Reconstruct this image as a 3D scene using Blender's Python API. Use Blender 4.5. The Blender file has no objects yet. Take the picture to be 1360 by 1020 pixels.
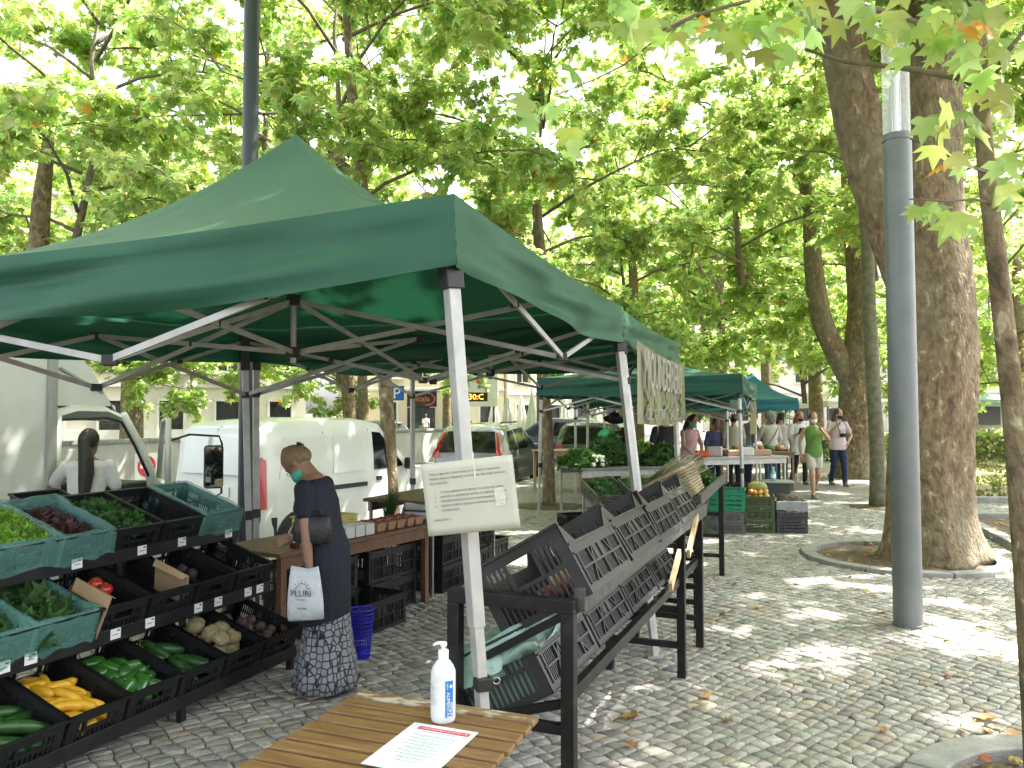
import bpy, bmesh, math, random
import numpy as np
from mathutils import Vector, Matrix, noise

random.seed(7)
RNG = np.random.default_rng(7)
R = math.radians
scene = bpy.context.scene
col = scene.collection

# ---------------------------------------------------------------- camera
cam_d = bpy.data.cameras.new('camera')
cam_d.sensor_width = 36.0
cam_d.lens = 1040 / 1360 * 36.0
cam_d.clip_start = 0.05
cam_d.clip_end = 2000
cam = bpy.data.objects.new('camera', cam_d)
col.objects.link(cam)
cam.location = (0, 0, 1.65)
cam.rotation_euler = (R(90 + 2.09), 0, 0)
scene.camera = cam

# ---------------------------------------------------------------- sky and sun
SUN_AZ, SUN_EL = R(70), R(58)          # from +Y towards +X
world = bpy.data.worlds.new('World')
scene.world = world
world.use_nodes = True
wn = world.node_tree.nodes
wl = world.node_tree.links
bg = wn['Background']
sky_n = wn.new('ShaderNodeTexSky')
sky_n.sky_type = 'NISHITA'
sky_n.sun_disc = False
sky_n.sun_elevation = SUN_EL
sky_n.sun_rotation = SUN_AZ
sky_n.air_density = 1.0
sky_n.dust_density = 4.0
sky_n.ozone_density = 1.0
hsv = wn.new('ShaderNodeHueSaturation')   # hazy, nearly white summer sky
hsv.inputs['Saturation'].default_value = 0.35
wl.new(sky_n.outputs[0], hsv.inputs['Color'])
wl.new(hsv.outputs[0], bg.inputs[0])
bg.inputs[1].default_value = 0.15
sun_d = bpy.data.lights.new('sun', 'SUN')
sun_d.energy = 4.0
sun_d.angle = R(0.53)
sun_d.color = (1.0, 0.95, 0.87)
sun = bpy.data.objects.new('sun', sun_d)
col.objects.link(sun)
sdir = Vector((math.sin(SUN_AZ) * math.cos(SUN_EL), math.cos(SUN_AZ) * math.cos(SUN_EL), math.sin(SUN_EL)))
sun.rotation_euler = (-sdir).to_track_quat('-Z', 'Y').to_euler()
sun.location = sdir * 60

vs = scene.view_settings
vs.view_transform = 'Standard'
vs.look = 'None'
vs.gamma = 1
vs.use_curve_mapping = False
vs.exposure = 2.42
scene.render.engine = 'CYCLES'
cy = scene.cycles
cy.use_denoising = True
cy.max_bounces = 12
cy.diffuse_bounces = 7
cy.glossy_bounces = 3
cy.transmission_bounces = 8
cy.transparent_max_bounces = 8
cy.sample_clamp_indirect = 6
cy.caustics_reflective = False
cy.caustics_refractive = False

# ---------------------------------------------------------------- materials
MATS = {}

def lin(c):
    return tuple(c) + ((1.0,) if len(c) == 3 else ())

def mat(name, c, rough=0.6, c2=None, scale=6.0, detail=4.0, bump=0.0, bscale=None, metal=0.0, spec=0.5,
        trans=0.0, tcol=None, contrast=(0.35, 0.65), attr=None, coat=0.0, stretch=None, gen=False):
    """procedural principled material; c2 = second colour mixed in by noise; attr = colour attribute that scales it"""
    if name in MATS:
        return MATS[name]
    m = bpy.data.materials.new(name)
    m.use_nodes = True
    n, l = m.node_tree.nodes, m.node_tree.links
    b = n['Principled BSDF']
    b.inputs['Roughness'].default_value = rough
    b.inputs['Metallic'].default_value = metal
    b.inputs['Specular IOR Level'].default_value = spec
    b.inputs['Coat Weight'].default_value = coat
    b.inputs['Coat Roughness'].default_value = 0.08
    tc = n.new('ShaderNodeTexCoord')
    src = tc.outputs['Generated' if gen else 'Object']
    if stretch:
        mp = n.new('ShaderNodeMapping')
        mp.inputs['Scale'].default_value = stretch
        l.new(src, mp.inputs['Vector'])
        src = mp.outputs[0]
    out = None
    if c2 is not None:
        nz = n.new('ShaderNodeTexNoise')
        nz.inputs['Scale'].default_value = scale
        nz.inputs['Detail'].default_value = detail
        l.new(src, nz.inputs['Vector'])
        rp = n.new('ShaderNodeValToRGB')
        rp.color_ramp.elements[0].position = contrast[0]
        rp.color_ramp.elements[1].position = contrast[1]
        rp.color_ramp.elements[0].color = lin(c)
        rp.color_ramp.elements[1].color = lin(c2)
        l.new(nz.outputs['Fac'], rp.inputs[0])
        out = rp.outputs[0]
    if attr:
        at = n.new('ShaderNodeAttribute')
        at.attribute_name = attr
        mx = n.new('ShaderNodeMix')
        mx.data_type = 'RGBA'
        mx.blend_type = 'MULTIPLY'
        mx.inputs[0].default_value = 1.0
        if out is not None:
            l.new(out, mx.inputs[6])
        else:
            mx.inputs[6].default_value = lin(c)
        l.new(at.outputs['Color'], mx.inputs[7])
        out = mx.outputs[2]
    if out is not None:
        l.new(out, b.inputs['Base Color'])
    else:
        b.inputs['Base Color'].default_value = lin(c)
    if bump:
        nb = n.new('ShaderNodeTexNoise')
        nb.inputs['Scale'].default_value = bscale or scale * 4
        nb.inputs['Detail'].default_value = 5
        l.new(src, nb.inputs['Vector'])
        bp = n.new('ShaderNodeBump')
        bp.inputs['Strength'].default_value = bump
        bp.inputs['Distance'].default_value = 0.02
        l.new(nb.outputs['Fac'], bp.inputs['Height'])
        l.new(bp.outputs[0], b.inputs['Normal'])
    if trans:
        t = n.new('ShaderNodeBsdfTranslucent')
        if tcol:
            t.inputs[0].default_value = lin(tcol)
            if attr:
                mx2 = n.new('ShaderNodeMix')
                mx2.data_type = 'RGBA'
                mx2.blend_type = 'MULTIPLY'
                mx2.inputs[0].default_value = 1.0
                mx2.inputs[6].default_value = lin(tcol)
                l.new(at.outputs['Color'], mx2.inputs[7])
                l.new(mx2.outputs[2], t.inputs[0])
        elif out is not None:
            l.new(out, t.inputs[0])
        else:
            t.inputs[0].default_value = lin(c)
        ms = n.new('ShaderNodeMixShader')
        ms.inputs[0].default_value = trans
        l.new(b.outputs[0], ms.inputs[1])
        l.new(t.outputs[0], ms.inputs[2])
        l.new(ms.outputs[0], n['Material Output'].inputs[0])
    MATS[name] = m
    return m

def glass(name, c=(0.9, 0.95, 0.95), rough=0.02, alpha=0.25, refl=0.5):
    """thin pane: mostly see-through, with a mirror-like sheen"""
    if name in MATS:
        return MATS[name]
    m = bpy.data.materials.new(name)
    m.use_nodes = True
    n, l = m.node_tree.nodes, m.node_tree.links
    b = n['Principled BSDF']
    b.inputs['Base Color'].default_value = lin(c)
    b.inputs['Roughness'].default_value = rough
    b.inputs['Specular IOR Level'].default_value = refl
    b.inputs['Alpha'].default_value = alpha
    MATS[name] = m
    return m

# ---------------------------------------------------------------- mesh helpers
class MB:
    def __init__(self):
        self.v, self.f, self.m = [], [], []

    def add(self, verts, faces, mi=0, M=None):
        o = len(self.v)
        if M is not None:
            verts = [M @ Vector(p) for p in verts]
        self.v.extend([tuple(p) for p in verts])
        self.f.extend([tuple(i + o for i in f) for f in faces])
        self.m.extend([mi] * len(faces))
        return self

    def box(self, c, s, rz=0.0, mi=0, M=None):
        x, y, z = s[0] / 2, s[1] / 2, s[2] / 2
        vv = [(-x, -y, -z), (x, -y, -z), (x, y, -z), (-x, y, -z), (-x, -y, z), (x, -y, z), (x, y, z), (-x, y, z)]
        T = Matrix.Translation(Vector(c)) @ Matrix.Rotation(rz, 4, 'Z')
        if M is not None:
            T = M @ T
        return self.add(vv, [(0, 3, 2, 1), (4, 5, 6, 7), (0, 1, 5, 4), (1, 2, 6, 5), (2, 3, 7, 6), (3, 0, 4, 7)], mi, T)

    def bar(self, p0, p1, w, h, mi=0, up=(0, 0, 1)):
        p0, p1 = Vector(p0), Vector(p1)
        d = p1 - p0
        L = d.length
        d.normalize()
        s = d.cross(Vector(up))
        if s.length < 1e-4:
            s = d.cross(Vector((0, 1, 0)))
        s.normalize()
        u = s.cross(d)
        vv = []
        for q in (p0, p1):
            for a, b in ((-1, -1), (1, -1), (1, 1), (-1, 1)):
                vv.append(q + s * (a * w / 2) + u * (b * h / 2))
        return self.add(vv, [(3, 2, 1, 0), (4, 5, 6, 7), (0, 1, 5, 4), (1, 2, 6, 5), (2, 3, 7, 6), (3, 0, 4, 7)], mi)

    def tube(self, pts, radii, n=8, mi=0, caps=True, flat=None, jit=0.0):
        """tube along pts; radii per point (number or (a, b)); flat = fixed side vector for ellipses"""
        pts = [Vector(p) for p in pts]
        N = len(pts)
        if not isinstance(radii, (list, tuple)):
            radii = [radii] * N
        vv, ff = [], []
        side = None
        for i, p in enumerate(pts):
            d = (pts[min(i + 1, N - 1)] - pts[max(i - 1, 0)])
            if d.length < 1e-7:
                d = Vector((0, 0, 1))
            d.normalize()
            if side is None:
                ref = Vector(flat) if flat is not None else (Vector((1, 0, 0)) if abs(d.x) < 0.9 else Vector((0, 1, 0)))
                side = ref
            side = (side - d * side.dot(d))
            if side.length < 1e-5:
                side = d.orthogonal()
            side.normalize()
            u = d.cross(side)
            r = radii[i]
            ra, rb = (r, r) if not isinstance(r, (list, tuple)) else r
            for k in range(n):
                a = 2 * math.pi * k / n
                j = 1.0 + (random.uniform(-jit, jit) if jit else 0)
                vv.append(p + side * (math.cos(a) * ra * j) + u * (math.sin(a) * rb * j))
        for i in range(N - 1):
            for k in range(n):
                a, b = i * n + k, i * n + (k + 1) % n
                ff.append((a, b, b + n, a + n))
        if caps:
            ff.append(tuple(range(n - 1, -1, -1)))
            ff.append(tuple(range((N - 1) * n, N * n)))
        return self.add(vv, ff, mi)

    def rings(self, rings, mi=0, caps=True, M=None):
        n = len(rings[0])
        vv = [p for r in rings for p in r]
        ff = []
        for i in range(len(rings) - 1):
            for k in range(n):
                a, b = i * n + k, i * n + (k + 1) % n
                ff.append((a, b, b + n, a + n))
        if caps:
            ff.append(tuple(range(n - 1, -1, -1)))
            ff.append(tuple(range((len(rings) - 1) * n, len(rings) * n)))
        return self.add(vv, ff, mi, M)

    def lathe(self, prof, n=16, mi=0, M=None, caps=True):
        rr = [[(r * math.cos(2 * math.pi * k / n), r * math.sin(2 * math.pi * k / n), z) for k in range(n)] for r, z in prof]
        return self.rings(rr, mi, caps, M)

    def prism(self, poly, h, mi=0, M=None):
        """poly in xy, extruded 0..h in z"""
        n = len(poly)
        vv = [(x, y, 0) for x, y in poly] + [(x, y, h) for x, y in poly]
        ff = [tuple(range(n - 1, -1, -1)), tuple(range(n, 2 * n))] + [(i, (i + 1) % n, n + (i + 1) % n, n + i) for i in range(n)]
        return self.add(vv, ff, mi, M)

    def ball(self, c, r, nu=10, nv=7, mi=0, M=None):
        if not isinstance(r, (list, tuple)):
            r = (r, r, r)
        vv = [(0, 0, -1)]
        for j in range(1, nv):
            t = -math.pi / 2 + math.pi * j / nv
            for i in range(nu):
                a = 2 * math.pi * i / nu
                vv.append((math.cos(a) * math.cos(t), math.sin(a) * math.cos(t), math.sin(t)))
        vv.append((0, 0, 1))
        ff = [(0, 1 + (i + 1) % nu, 1 + i) for i in range(nu)]
        for j in range(nv - 2):
            for i in range(nu):
                a, b = 1 + j * nu + i, 1 + j * nu + (i + 1) % nu
                ff.append((a, b, b + nu, a + nu))
        t = len(vv) - 1
        o = 1 + (nv - 2) * nu
        ff += [(o + i, o + (i + 1) % nu, t) for i in range(nu)]
        T = Matrix.Translation(Vector(c))
        if M is not None:
            T = T @ M
        vv = [(x * r[0], y * r[1], z * r[2]) for x, y, z in vv]
        return self.add(vv, ff, mi, T)

    def mesh(self, name, mats, smooth=False):
        me = bpy.data.meshes.new(name)
        me.from_pydata(self.v, [], self.f)
        if not isinstance(mats, (list, tuple)):
            mats = [mats]
        for m in mats:
            me.materials.append(m)
        if len(mats) > 1:
            me.polygons.foreach_set('material_index', self.m)
        if smooth:
            me.polygons.foreach_set('use_smooth', [True] * len(me.polygons))
            if smooth != 'all':
                try:
                    me.set_sharp_from_angle(angle=R(smooth if smooth is not True else 40))
                except Exception:
                    pass
        me.update()
        return me

    def build(self, name, mats, parent=None, smooth=False, bevel=0.0, loc=None):
        me = self.mesh(name, mats, smooth)
        return put(name, me, parent, bevel, loc)

def put(name, me, parent=None, bevel=0.0, loc=None, rot=None):
    o = bpy.data.objects.new(name, me)
    col.objects.link(o)
    if parent is not None:
        o.parent = parent
    if loc is not None:
        o.location = loc
    if rot is not None:
        o.rotation_euler = rot
    if bevel:
        b = o.modifiers.new('bevel', 'BEVEL')
        b.width = bevel
        b.segments = 2
        b.limit_method = 'ANGLE'
        b.angle_limit = R(40)
    return o

def tag(o, label, cat, group=None, kind=None):
    if label:
        o['label'] = label
    if cat:
        o['category'] = cat
    if group:
        o['group'] = group
    if kind:
        o['kind'] = kind
    return o

def thing(name, label, cat, loc=(0, 0, 0), rz=0.0, group=None):
    o = bpy.data.objects.new(name, None)
    o.empty_display_size = 0.1
    col.objects.link(o)
    o.location = loc
    o.rotation_euler = (0, 0, rz)
    return tag(o, label, cat, group)

def struct(o):
    o['kind'] = 'structure'
    return o

def copy_tree(o, parent=None):
    c = o.copy()
    col.objects.link(c)
    if parent is not None:
        c.parent = parent
    for ch in [x for x in bpy.data.objects if x.parent == o]:
        copy_tree(ch, c)
    return c

def set_colors(me, name, cols):
    """per-vertex colours, cols: (nverts, 3)"""
    a = me.color_attributes.new(name, 'FLOAT_COLOR', 'POINT')
    full = np.ones((len(me.vertices), 4), dtype=np.float32)
    full[:, :3] = cols
    a.data.foreach_set('color', full.ravel())

def np_mesh(name, V, F, mats, cols=None, smooth=False):
    """V (n,3), F (m,k) all faces of the same size k"""
    me = bpy.data.meshes.new(name)
    k = F.shape[1]
    me.vertices.add(len(V))
    me.vertices.foreach_set('co', np.asarray(V, dtype=np.float32).ravel())
    me.loops.add(F.size)
    me.loops.foreach_set('vertex_index', F.astype(np.int32).ravel())
    me.polygons.add(len(F))
    me.polygons.foreach_set('loop_start', (np.arange(len(F)) * k).astype(np.int32))
    me.polygons.foreach_set('loop_total', np.full(len(F), k, dtype=np.int32))
    for m in (mats if isinstance(mats, (list, tuple)) else [mats]):
        me.materials.append(m)
    me.update(calc_edges=True)
    if smooth:
        me.polygons.foreach_set('use_smooth', [True] * len(me.polygons))
    if cols is not None:
        set_colors(me, 'tint', cols)
    return me

def text_mesh(body, size, mi_mat, name, parent, M, align='LEFT', shear=0.0, xscale=1.0, spacing=1.0, line=1.0, depth=0.0006):
    """flat print: letters in the local xy plane of M"""
    cu = bpy.data.curves.new(name, 'FONT')
    cu.body = body
    cu.size = size
    cu.align_x = align
    cu.shear = shear
    cu.space_character = spacing
    cu.space_line = line
    cu.extrude = depth
    cu.resolution_u = 2
    t = bpy.data.objects.new('tmp_text', cu)
    col.objects.link(t)
    dg = bpy.context.evaluated_depsgraph_get()
    me = bpy.data.meshes.new_from_object(t.evaluated_get(dg))
    bpy.data.objects.remove(t)
    me.transform(M @ Matrix.Diagonal((xscale, 1, 1, 1)))
    me.materials.clear()
    me.materials.append(mi_mat)
    me.name = name
    return put(name, me, parent)

def frame(o, xa, ya):
    """matrix with origin o and the given x and y axes"""
    x = Vector(xa).normalized()
    z = x.cross(Vector(ya)).normalized()
    y = z.cross(x)
    return Matrix(((x.x, y.x, z.x, o[0]), (x.y, y.y, z.y, o[1]), (x.z, y.z, z.z, o[2]), (0, 0, 0, 1)))

def HD(deg):
    """rotation about z that turns local +Y to a compass heading (0 = +Y, positive towards +X)"""
    return -R(deg)

# shared materials
M_BLACK = mat('black_plastic', (0.008, 0.008, 0.009), 0.45, (0.016, 0.016, 0.017), 9, bump=0.05, spec=0.3)
M_CRATE = mat('crate_plastic', (0.009, 0.010, 0.011), 0.42, (0.020, 0.021, 0.022), 5, bump=0.06, bscale=60, spec=0.3)
M_STEELB = mat('black_painted_steel', (0.009, 0.009, 0.0095), 0.42, (0.035, 0.034, 0.032), 14, contrast=(0.5, 0.85), bump=0.05, spec=0.3)
M_ALU = mat('tent_frame_metal', (0.46, 0.46, 0.44), 0.42, (0.36, 0.36, 0.345), 12, metal=0.25)
M_WHITE = mat('white_paint', (0.78, 0.78, 0.76), 0.35, (0.70, 0.70, 0.68), 4, coat=0.3)
M_PAPER = mat('paper', (0.78, 0.78, 0.76), 0.7, (0.72, 0.72, 0.70), 8)
M_INK = mat('ink', (0.03, 0.03, 0.03), 0.7)
M_TYRE = mat('tyre_rubber', (0.02, 0.02, 0.02), 0.8)
M_CHROME = mat('polished_metal', (0.6, 0.6, 0.6), 0.2, metal=1.0)
# ================================================================ GROUND
KU = Vector((0.3162, 0.9487, 0))        # direction of the kerb
KN = Vector((0.9487, -0.3162, 0))       # to its right
K0 = Vector((-2.6, 9.8, 0))
ROAD_Z = -0.27

def kerb_x(y):
    return -2.6 + (y - 9.8) / 3

M_STONE = mat('limestone_cobble', (0.355, 0.340, 0.305), 0.62, (0.24, 0.228, 0.20), 34, bump=0.35, bscale=140, attr='tint')
M_JOINT = mat('joint_sand', (0.115, 0.102, 0.080), 0.95, (0.17, 0.15, 0.12), 40, bump=0.4, bscale=300)
M_SOIL = mat('bare_soil', (0.10, 0.068, 0.042), 0.95, (0.17, 0.125, 0.08), 22, bump=0.9, bscale=70)
M_ASPH = mat('asphalt', (0.10, 0.10, 0.10), 0.85, (0.14, 0.14, 0.135), 3, bump=0.3, bscale=220)
M_KERB = mat('kerb_limestone', (0.30, 0.30, 0.28), 0.7, (0.20, 0.20, 0.185), 7, bump=0.3, bscale=60)
M_CONC = mat('wall_render', (0.46, 0.45, 0.43), 0.85, (0.38, 0.37, 0.35), 2.2, bump=0.2, bscale=40)

def far_paving_material():
    m = bpy.data.materials.new('far_cobbles')
    m.use_nodes = True
    n, l = m.node_tree.nodes, m.node_tree.links
    b = n['Principled BSDF']
    b.inputs['Roughness'].default_value = 0.7
    tc = n.new('ShaderNodeTexCoord')
    vo = n.new('ShaderNodeTexVoronoi')
    vo.feature = 'DISTANCE_TO_EDGE'
    vo.inputs['Scale'].default_value = 11.8
    vo2 = n.new('ShaderNodeTexVoronoi')
    vo2.inputs['Scale'].default_value = 11.8
    rp = n.new('ShaderNodeValToRGB')
    rp.color_ramp.elements[0].position = 0.02
    rp.color_ramp.elements[1].position = 0.12
    rp.color_ramp.elements[0].color = (0.115, 0.102, 0.080, 1)
    rp.color_ramp.elements[1].color = (0.335, 0.32, 0.285, 1)
    hs = n.new('ShaderNodeMix')
    hs.data_type = 'RGBA'
    hs.blend_type = 'MULTIPLY'
    hs.inputs[0].default_value = 0.45
    bw = n.new('ShaderNodeRGBToBW')
    nz = n.new('ShaderNodeTexNoise')
    nz.inputs['Scale'].default_value = 0.5
    nz.inputs['Detail'].default_value = 5
    mr = n.new('ShaderNodeMapRange')
    mr.inputs[3].default_value = 0.7
    mr.inputs[4].default_value = 1.15
    mx = n.new('ShaderNodeMix')
    mx.data_type = 'RGBA'
    mx.blend_type = 'MULTIPLY'
    mx.inputs[0].default_value = 1.0
    for t in (vo, vo2, nz):
        l.new(tc.outputs['Object'], t.inputs['Vector'])
    l.new(vo.outputs['Distance'], rp.inputs[0])
    l.new(vo2.outputs['Color'], bw.inputs[0])
    l.new(rp.outputs[0], hs.inputs[6])
    l.new(bw.outputs[0], hs.inputs[7])
    l.new(nz.outputs['Fac'], mr.inputs[0])
    l.new(hs.outputs[2], mx.inputs[6])
    l.new(mr.outputs[0], mx.inputs[7])
    l.new(mx.outputs[2], b.inputs['Base Color'])
    bp = n.new('ShaderNodeBump')
    bp.inputs['Strength'].default_value = 0.6
    bp.inputs['Distance'].default_value = 0.02
    l.new(vo.outputs['Distance'], bp.inputs['Height'])
    l.new(bp.outputs[0], b.inputs['Normal'])
    return m

M_FARCOB = far_paving_material()

def sheet(name, poly, z, m, thick=None):
    mb = MB()
    if thick:
        mb.prism(poly, thick, 0, Matrix.Translation((0, 0, z - thick)))
    else:
        mb.add([(x, y, z) for x, y in poly], [tuple(range(len(poly)))])
    return struct(mb.build(name, m))

# far terrain to the horizon
sheet('ground', [(-900, -300), (900, -300), (900, 1200), (-900, 1200)], -0.60, mat('far_ground', (0.20, 0.18, 0.14), 0.95, (0.13, 0.14, 0.08), 0.05))
kp = lambda t, off=0.0: tuple((K0 + KU * t + KN * off)[:2])
NEAR_END = 14.2
# promenade slab, split where the stones are modelled one by one
sheet('paving_bed', [kp(-32), (60, -20), (60, NEAR_END), (kerb_x(NEAR_END), NEAR_END)], -0.012, M_JOINT, 0.5)
sheet('promenade_paving', [(kerb_x(NEAR_END), NEAR_END + 0.002), (60, NEAR_END + 0.002), (120, 150), (kerb_x(90), 90)], 0.0, M_FARCOB, 0.5)
sheet('road', [kp(-40, -0.12), kp(85, -0.12), (-60, 120), (-60, -40)], ROAD_Z, M_ASPH, 0.2)

# kerb along the road, stone by stone
kerb = struct(bpy.data.objects.new('kerb', None))
col.objects.link(kerb)
kb = MB().box((0, 0, 0), (0.16, 0.985, 0.40)).mesh('kerb_stone', M_KERB)
for i in range(-6, 16):
    p = K0 + KU * (i * 1.0) + KN * -0.085
    put('kerb_stone', kb, kerb, 0.012, (p.x, p.y, -0.185 + random.uniform(-0.004, 0.004)), (0, 0, HD(18.43)))

# parapet wall of the ramp across the road
pw = thing('parapet_wall', 'long pale rendered parapet wall across the road behind the parked vehicles', 'wall', (-13.5, 10.0, ROAD_Z), HD(26.2))
MB().box((0, 12.3, 0.60), (0.26, 24.6, 1.2)).build('wall_body', M_CONC, pw, bevel=0.01)
for i in range(12):
    MB().box((0, 1.03 + i * 2.05, 1.245), (0.34, 2.02, 0.09)).build('coping_stone', M_KERB, pw, bevel=0.01)

# no entry plate on that wall
sg = thing('no_entry_sign', 'square white plate with a red no entry disc on the parapet wall', 'sign', (-8.55, 18.1, 0.42), HD(26.2))
MB().box((0.18, 0, 0), (0.015, 0.60, 0.60)).build('plate', M_WHITE, sg)
M_RED = mat('sign_red', (0.55, 0.02, 0.03), 0.5)
MB().lathe([(0.001, 0), (0.24, 0), (0.24, 0.006), (0.001, 0.006)], 24, 0, Matrix.Translation((0.189, 0, 0)) @ Matrix.Rotation(R(90), 4, 'Y')).build('disc', M_RED, sg)
MB().box((0.198, 0, 0), (0.005, 0.36, 0.085)).build('bar', M_WHITE, sg)

# ---------------------------------------------------------------- cobbles
PITS = [((4.42, 8.95), 1.07), ((2.47, 3.12), 0.86), ((0.66, 13.9), 0.62), ((6.42, 13.75), 0.5), ((-1.85, 12.0), 0.5)]

def cobbles():
    pitch = 0.081
    ang = R(38)
    ca, sa = math.cos(ang), math.sin(ang)
    n = 300
    I, J = np.meshgrid(np.arange(-n, n + 1), np.arange(-n, n + 1), indexing='ij')
    a = I * pitch * 1.12
    b = J * pitch * 0.92 + (0.5 * pitch) * 0
    X = a * ca - b * sa + 3.0
    Y = a * sa + b * ca + 8.0
    # hand laid rows wander
    wx = 0.09 * np.sin(X * 0.9 + 1.3 * np.sin(Y * 0.6)) + 0.05 * np.sin(Y * 1.7 + X * 0.8)
    wy = 0.10 * np.sin(Y * 0.8 + 1.1 * np.sin(X * 0.7)) + 0.05 * np.sin(X * 2.1 - Y * 0.5)
    X = X + wx + RNG.uniform(-0.018, 0.018, X.shape)
    Y = Y + wy + RNG.uniform(-0.018, 0.018, X.shape)
    P = np.stack([X, Y], -1)
    q = np.stack([P[:-1, :-1], P[1:, :-1], P[1:, 1:], P[:-1, 1:]], 2).reshape(-1, 4, 2)
    c = q.mean(1)
    keep = (c[:, 1] > 2.2) & (c[:, 1] < NEAR_END - 0.06) & (np.abs(c[:, 0]) < 0.70 * c[:, 1] + 0.5)
    keep &= c[:, 0] > (-2.6 + (c[:, 1] - 9.8) / 3) + 0.10
    for (px, py), r in PITS:
        keep &= np.hypot(c[:, 0] - px, c[:, 1] - py) > r + 0.035
    # split some into two halves for variety
    q, c = q[keep], c[keep]
    m = len(q)
    gap = RNG.uniform(0.87, 0.945, (m, 1, 1))
    q = c[:, None] + (q - c[:, None]) * gap
    h = RNG.normal(0.004, 0.0018, m)
    tilt = RNG.normal(0, 0.022, (m, 2))
    rel = q - c[:, None]
    ztop = h[:, None] + (rel * tilt[:, None]).sum(2)
    # octagonal outline: corners knocked off
    nxt, prv = np.roll(q, -1, 1), np.roll(q, 1, 1)
    k1 = q + (prv - q) * RNG.uniform(0.03, 0.15, (m, 4, 1))
    k2 = q + (nxt - q) * RNG.uniform(0.03, 0.15, (m, 4, 1))
    oc = np.stack([k1, k2], 2).reshape(m, 8, 2)
    rel8 = oc - c[:, None]
    z8 = h[:, None] + (rel8 * tilt[:, None]).sum(2)
    bot = np.concatenate([oc, np.full((m, 8, 1), -0.03)], 2)
    mid = np.concatenate([oc, (z8 - 0.0045)[..., None]], 2)
    top = np.concatenate([c[:, None] + rel8 * 0.94, z8[..., None]], 2)
    V = np.concatenate([bot, mid, top], 1)                 # m,24,3
    ring = np.arange(8)
    r2 = (ring + 1) % 8
    quads = np.concatenate([np.stack([ring, r2, r2 + 8, ring + 8], 1), np.stack([ring + 8, r2 + 8, r2 + 16, ring + 16], 1)])
    topq = np.array([[16, 17, 18, 19], [16, 19, 20, 23], [20, 21, 22, 23]])
    F = np.concatenate([quads, topq])                      # 19 quads
    tint = RNG.normal(1.0, 0.16, (m, 1)) * np.array([[1.0, 1.0, 1.0]]) + RNG.normal(0, 0.025, (m, 3))
    warm = RNG.random(m) < 0.06
    tint[warm] *= np.array([1.05, 0.93, 0.80])
    tint = np.clip(tint, 0.45, 1.45)
    # the 300 that show largest: near, inside the frame, not below tables or racks
    d = c[:, 1]
    px = 680 + 1040 * c[:, 0] / d
    py = 548 + 1716 / d
    seen = (py < 1014) & (px < 1352) & (((px > 775) & (px < 1300)) | ((px > 150) & (px < 300) & (py > 940)))
    seen &= ~((px > 740) & (px < 780)) & ~((px > 1100) & (py > 975))
    order = np.argsort(np.where(seen, d, 99))
    single = order[:300]
    mask = np.ones(m, bool)
    mask[single] = False
    return V, F, tint, single, mask

_V, _F, _T, _single, _mask = cobbles()
near_bed = bpy.data.objects['paving_bed']
k = int(_mask.sum())
VV = _V[_mask].reshape(-1, 3)
FF = (np.arange(k)[:, None, None] * 24 + _F[None]).reshape(-1, 4)
me = np_mesh('cobbles', VV, FF, M_STONE, np.repeat(_T[_mask], 24, 0))
o = put('cobbles', me, near_bed)
o['kind'] = 'stuff'
for i in _single:
    c0 = _V[i].mean(0)
    me = np_mesh('cobble', _V[i] - c0, _F, M_STONE, np.repeat(_T[i:i + 1], 24, 0))
    put('cobble', me, near_bed, 0, c0)

# ---------------------------------------------------------------- tree pits with stone rings
def tree_pit(c, r, w, segs, z=0.045, a0=0.0, a1=360.0):
    root = struct(bpy.data.objects.new('tree_pit', None))
    col.objects.link(root)
    root.location = (c[0], c[1], 0)
    s = MB()
    n = 40
    ri = r - w + 0.01
    rings = [[(math.cos(2 * math.pi * k / n) * ri * f, math.sin(2 * math.pi * k / n) * ri * f, -0.012 + 0.02 * (1 - f) + random.uniform(-0.008, 0.012) * (f < 1)) for k in range(n)]
             for f in (1.0, 0.85, 0.65, 0.4, 0.15)]
    s.rings(rings, 0, False)
    s.add([rings[-1][k] for k in range(n)], [tuple(range(n))])
    s.build('soil', M_SOIL, root, smooth='all')
    for i in range(segs):
        t0 = R(a0 + (a1 - a0) * i / segs) + 0.006 / r
        t1 = R(a0 + (a1 - a0) * (i + 1) / segs) - 0.006 / r
        mb = MB()
        m = max(3, int((t1 - t0) / R(5)))
        rr = []
        for k in range(m + 1):
            t = t0 + (t1 - t0) * k / m
            rr.append([(math.cos(t) * q, math.sin(t) * q, zz) for q, zz in ((r - w, -0.06), (r, -0.06), (r, z), (r - w, z))])
        mb.rings(rr)
        mb.build('kerb_stone', M_KERB, root, bevel=0.010)
    return root

tree_pit(PITS[0][0], PITS[0][1], 0.15, 8)
tree_pit(PITS[1][0], PITS[1][1], 0.17, 6, a0=20, a1=380)
for p, r in PITS[2:]:
    root = struct(bpy.data.objects.new('tree_pit', None))
    col.objects.link(root)
    root.location = (p[0], p[1], 0.001)
    mb = MB()
    n = 28
    mb.lathe([(r, -0.03), (r * 0.97, 0.004), (r * 0.5, 0.02), (0.02, 0.03)], n, 0, None)
    mb.build('soil', M_SOIL, root, smooth='all')

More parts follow.
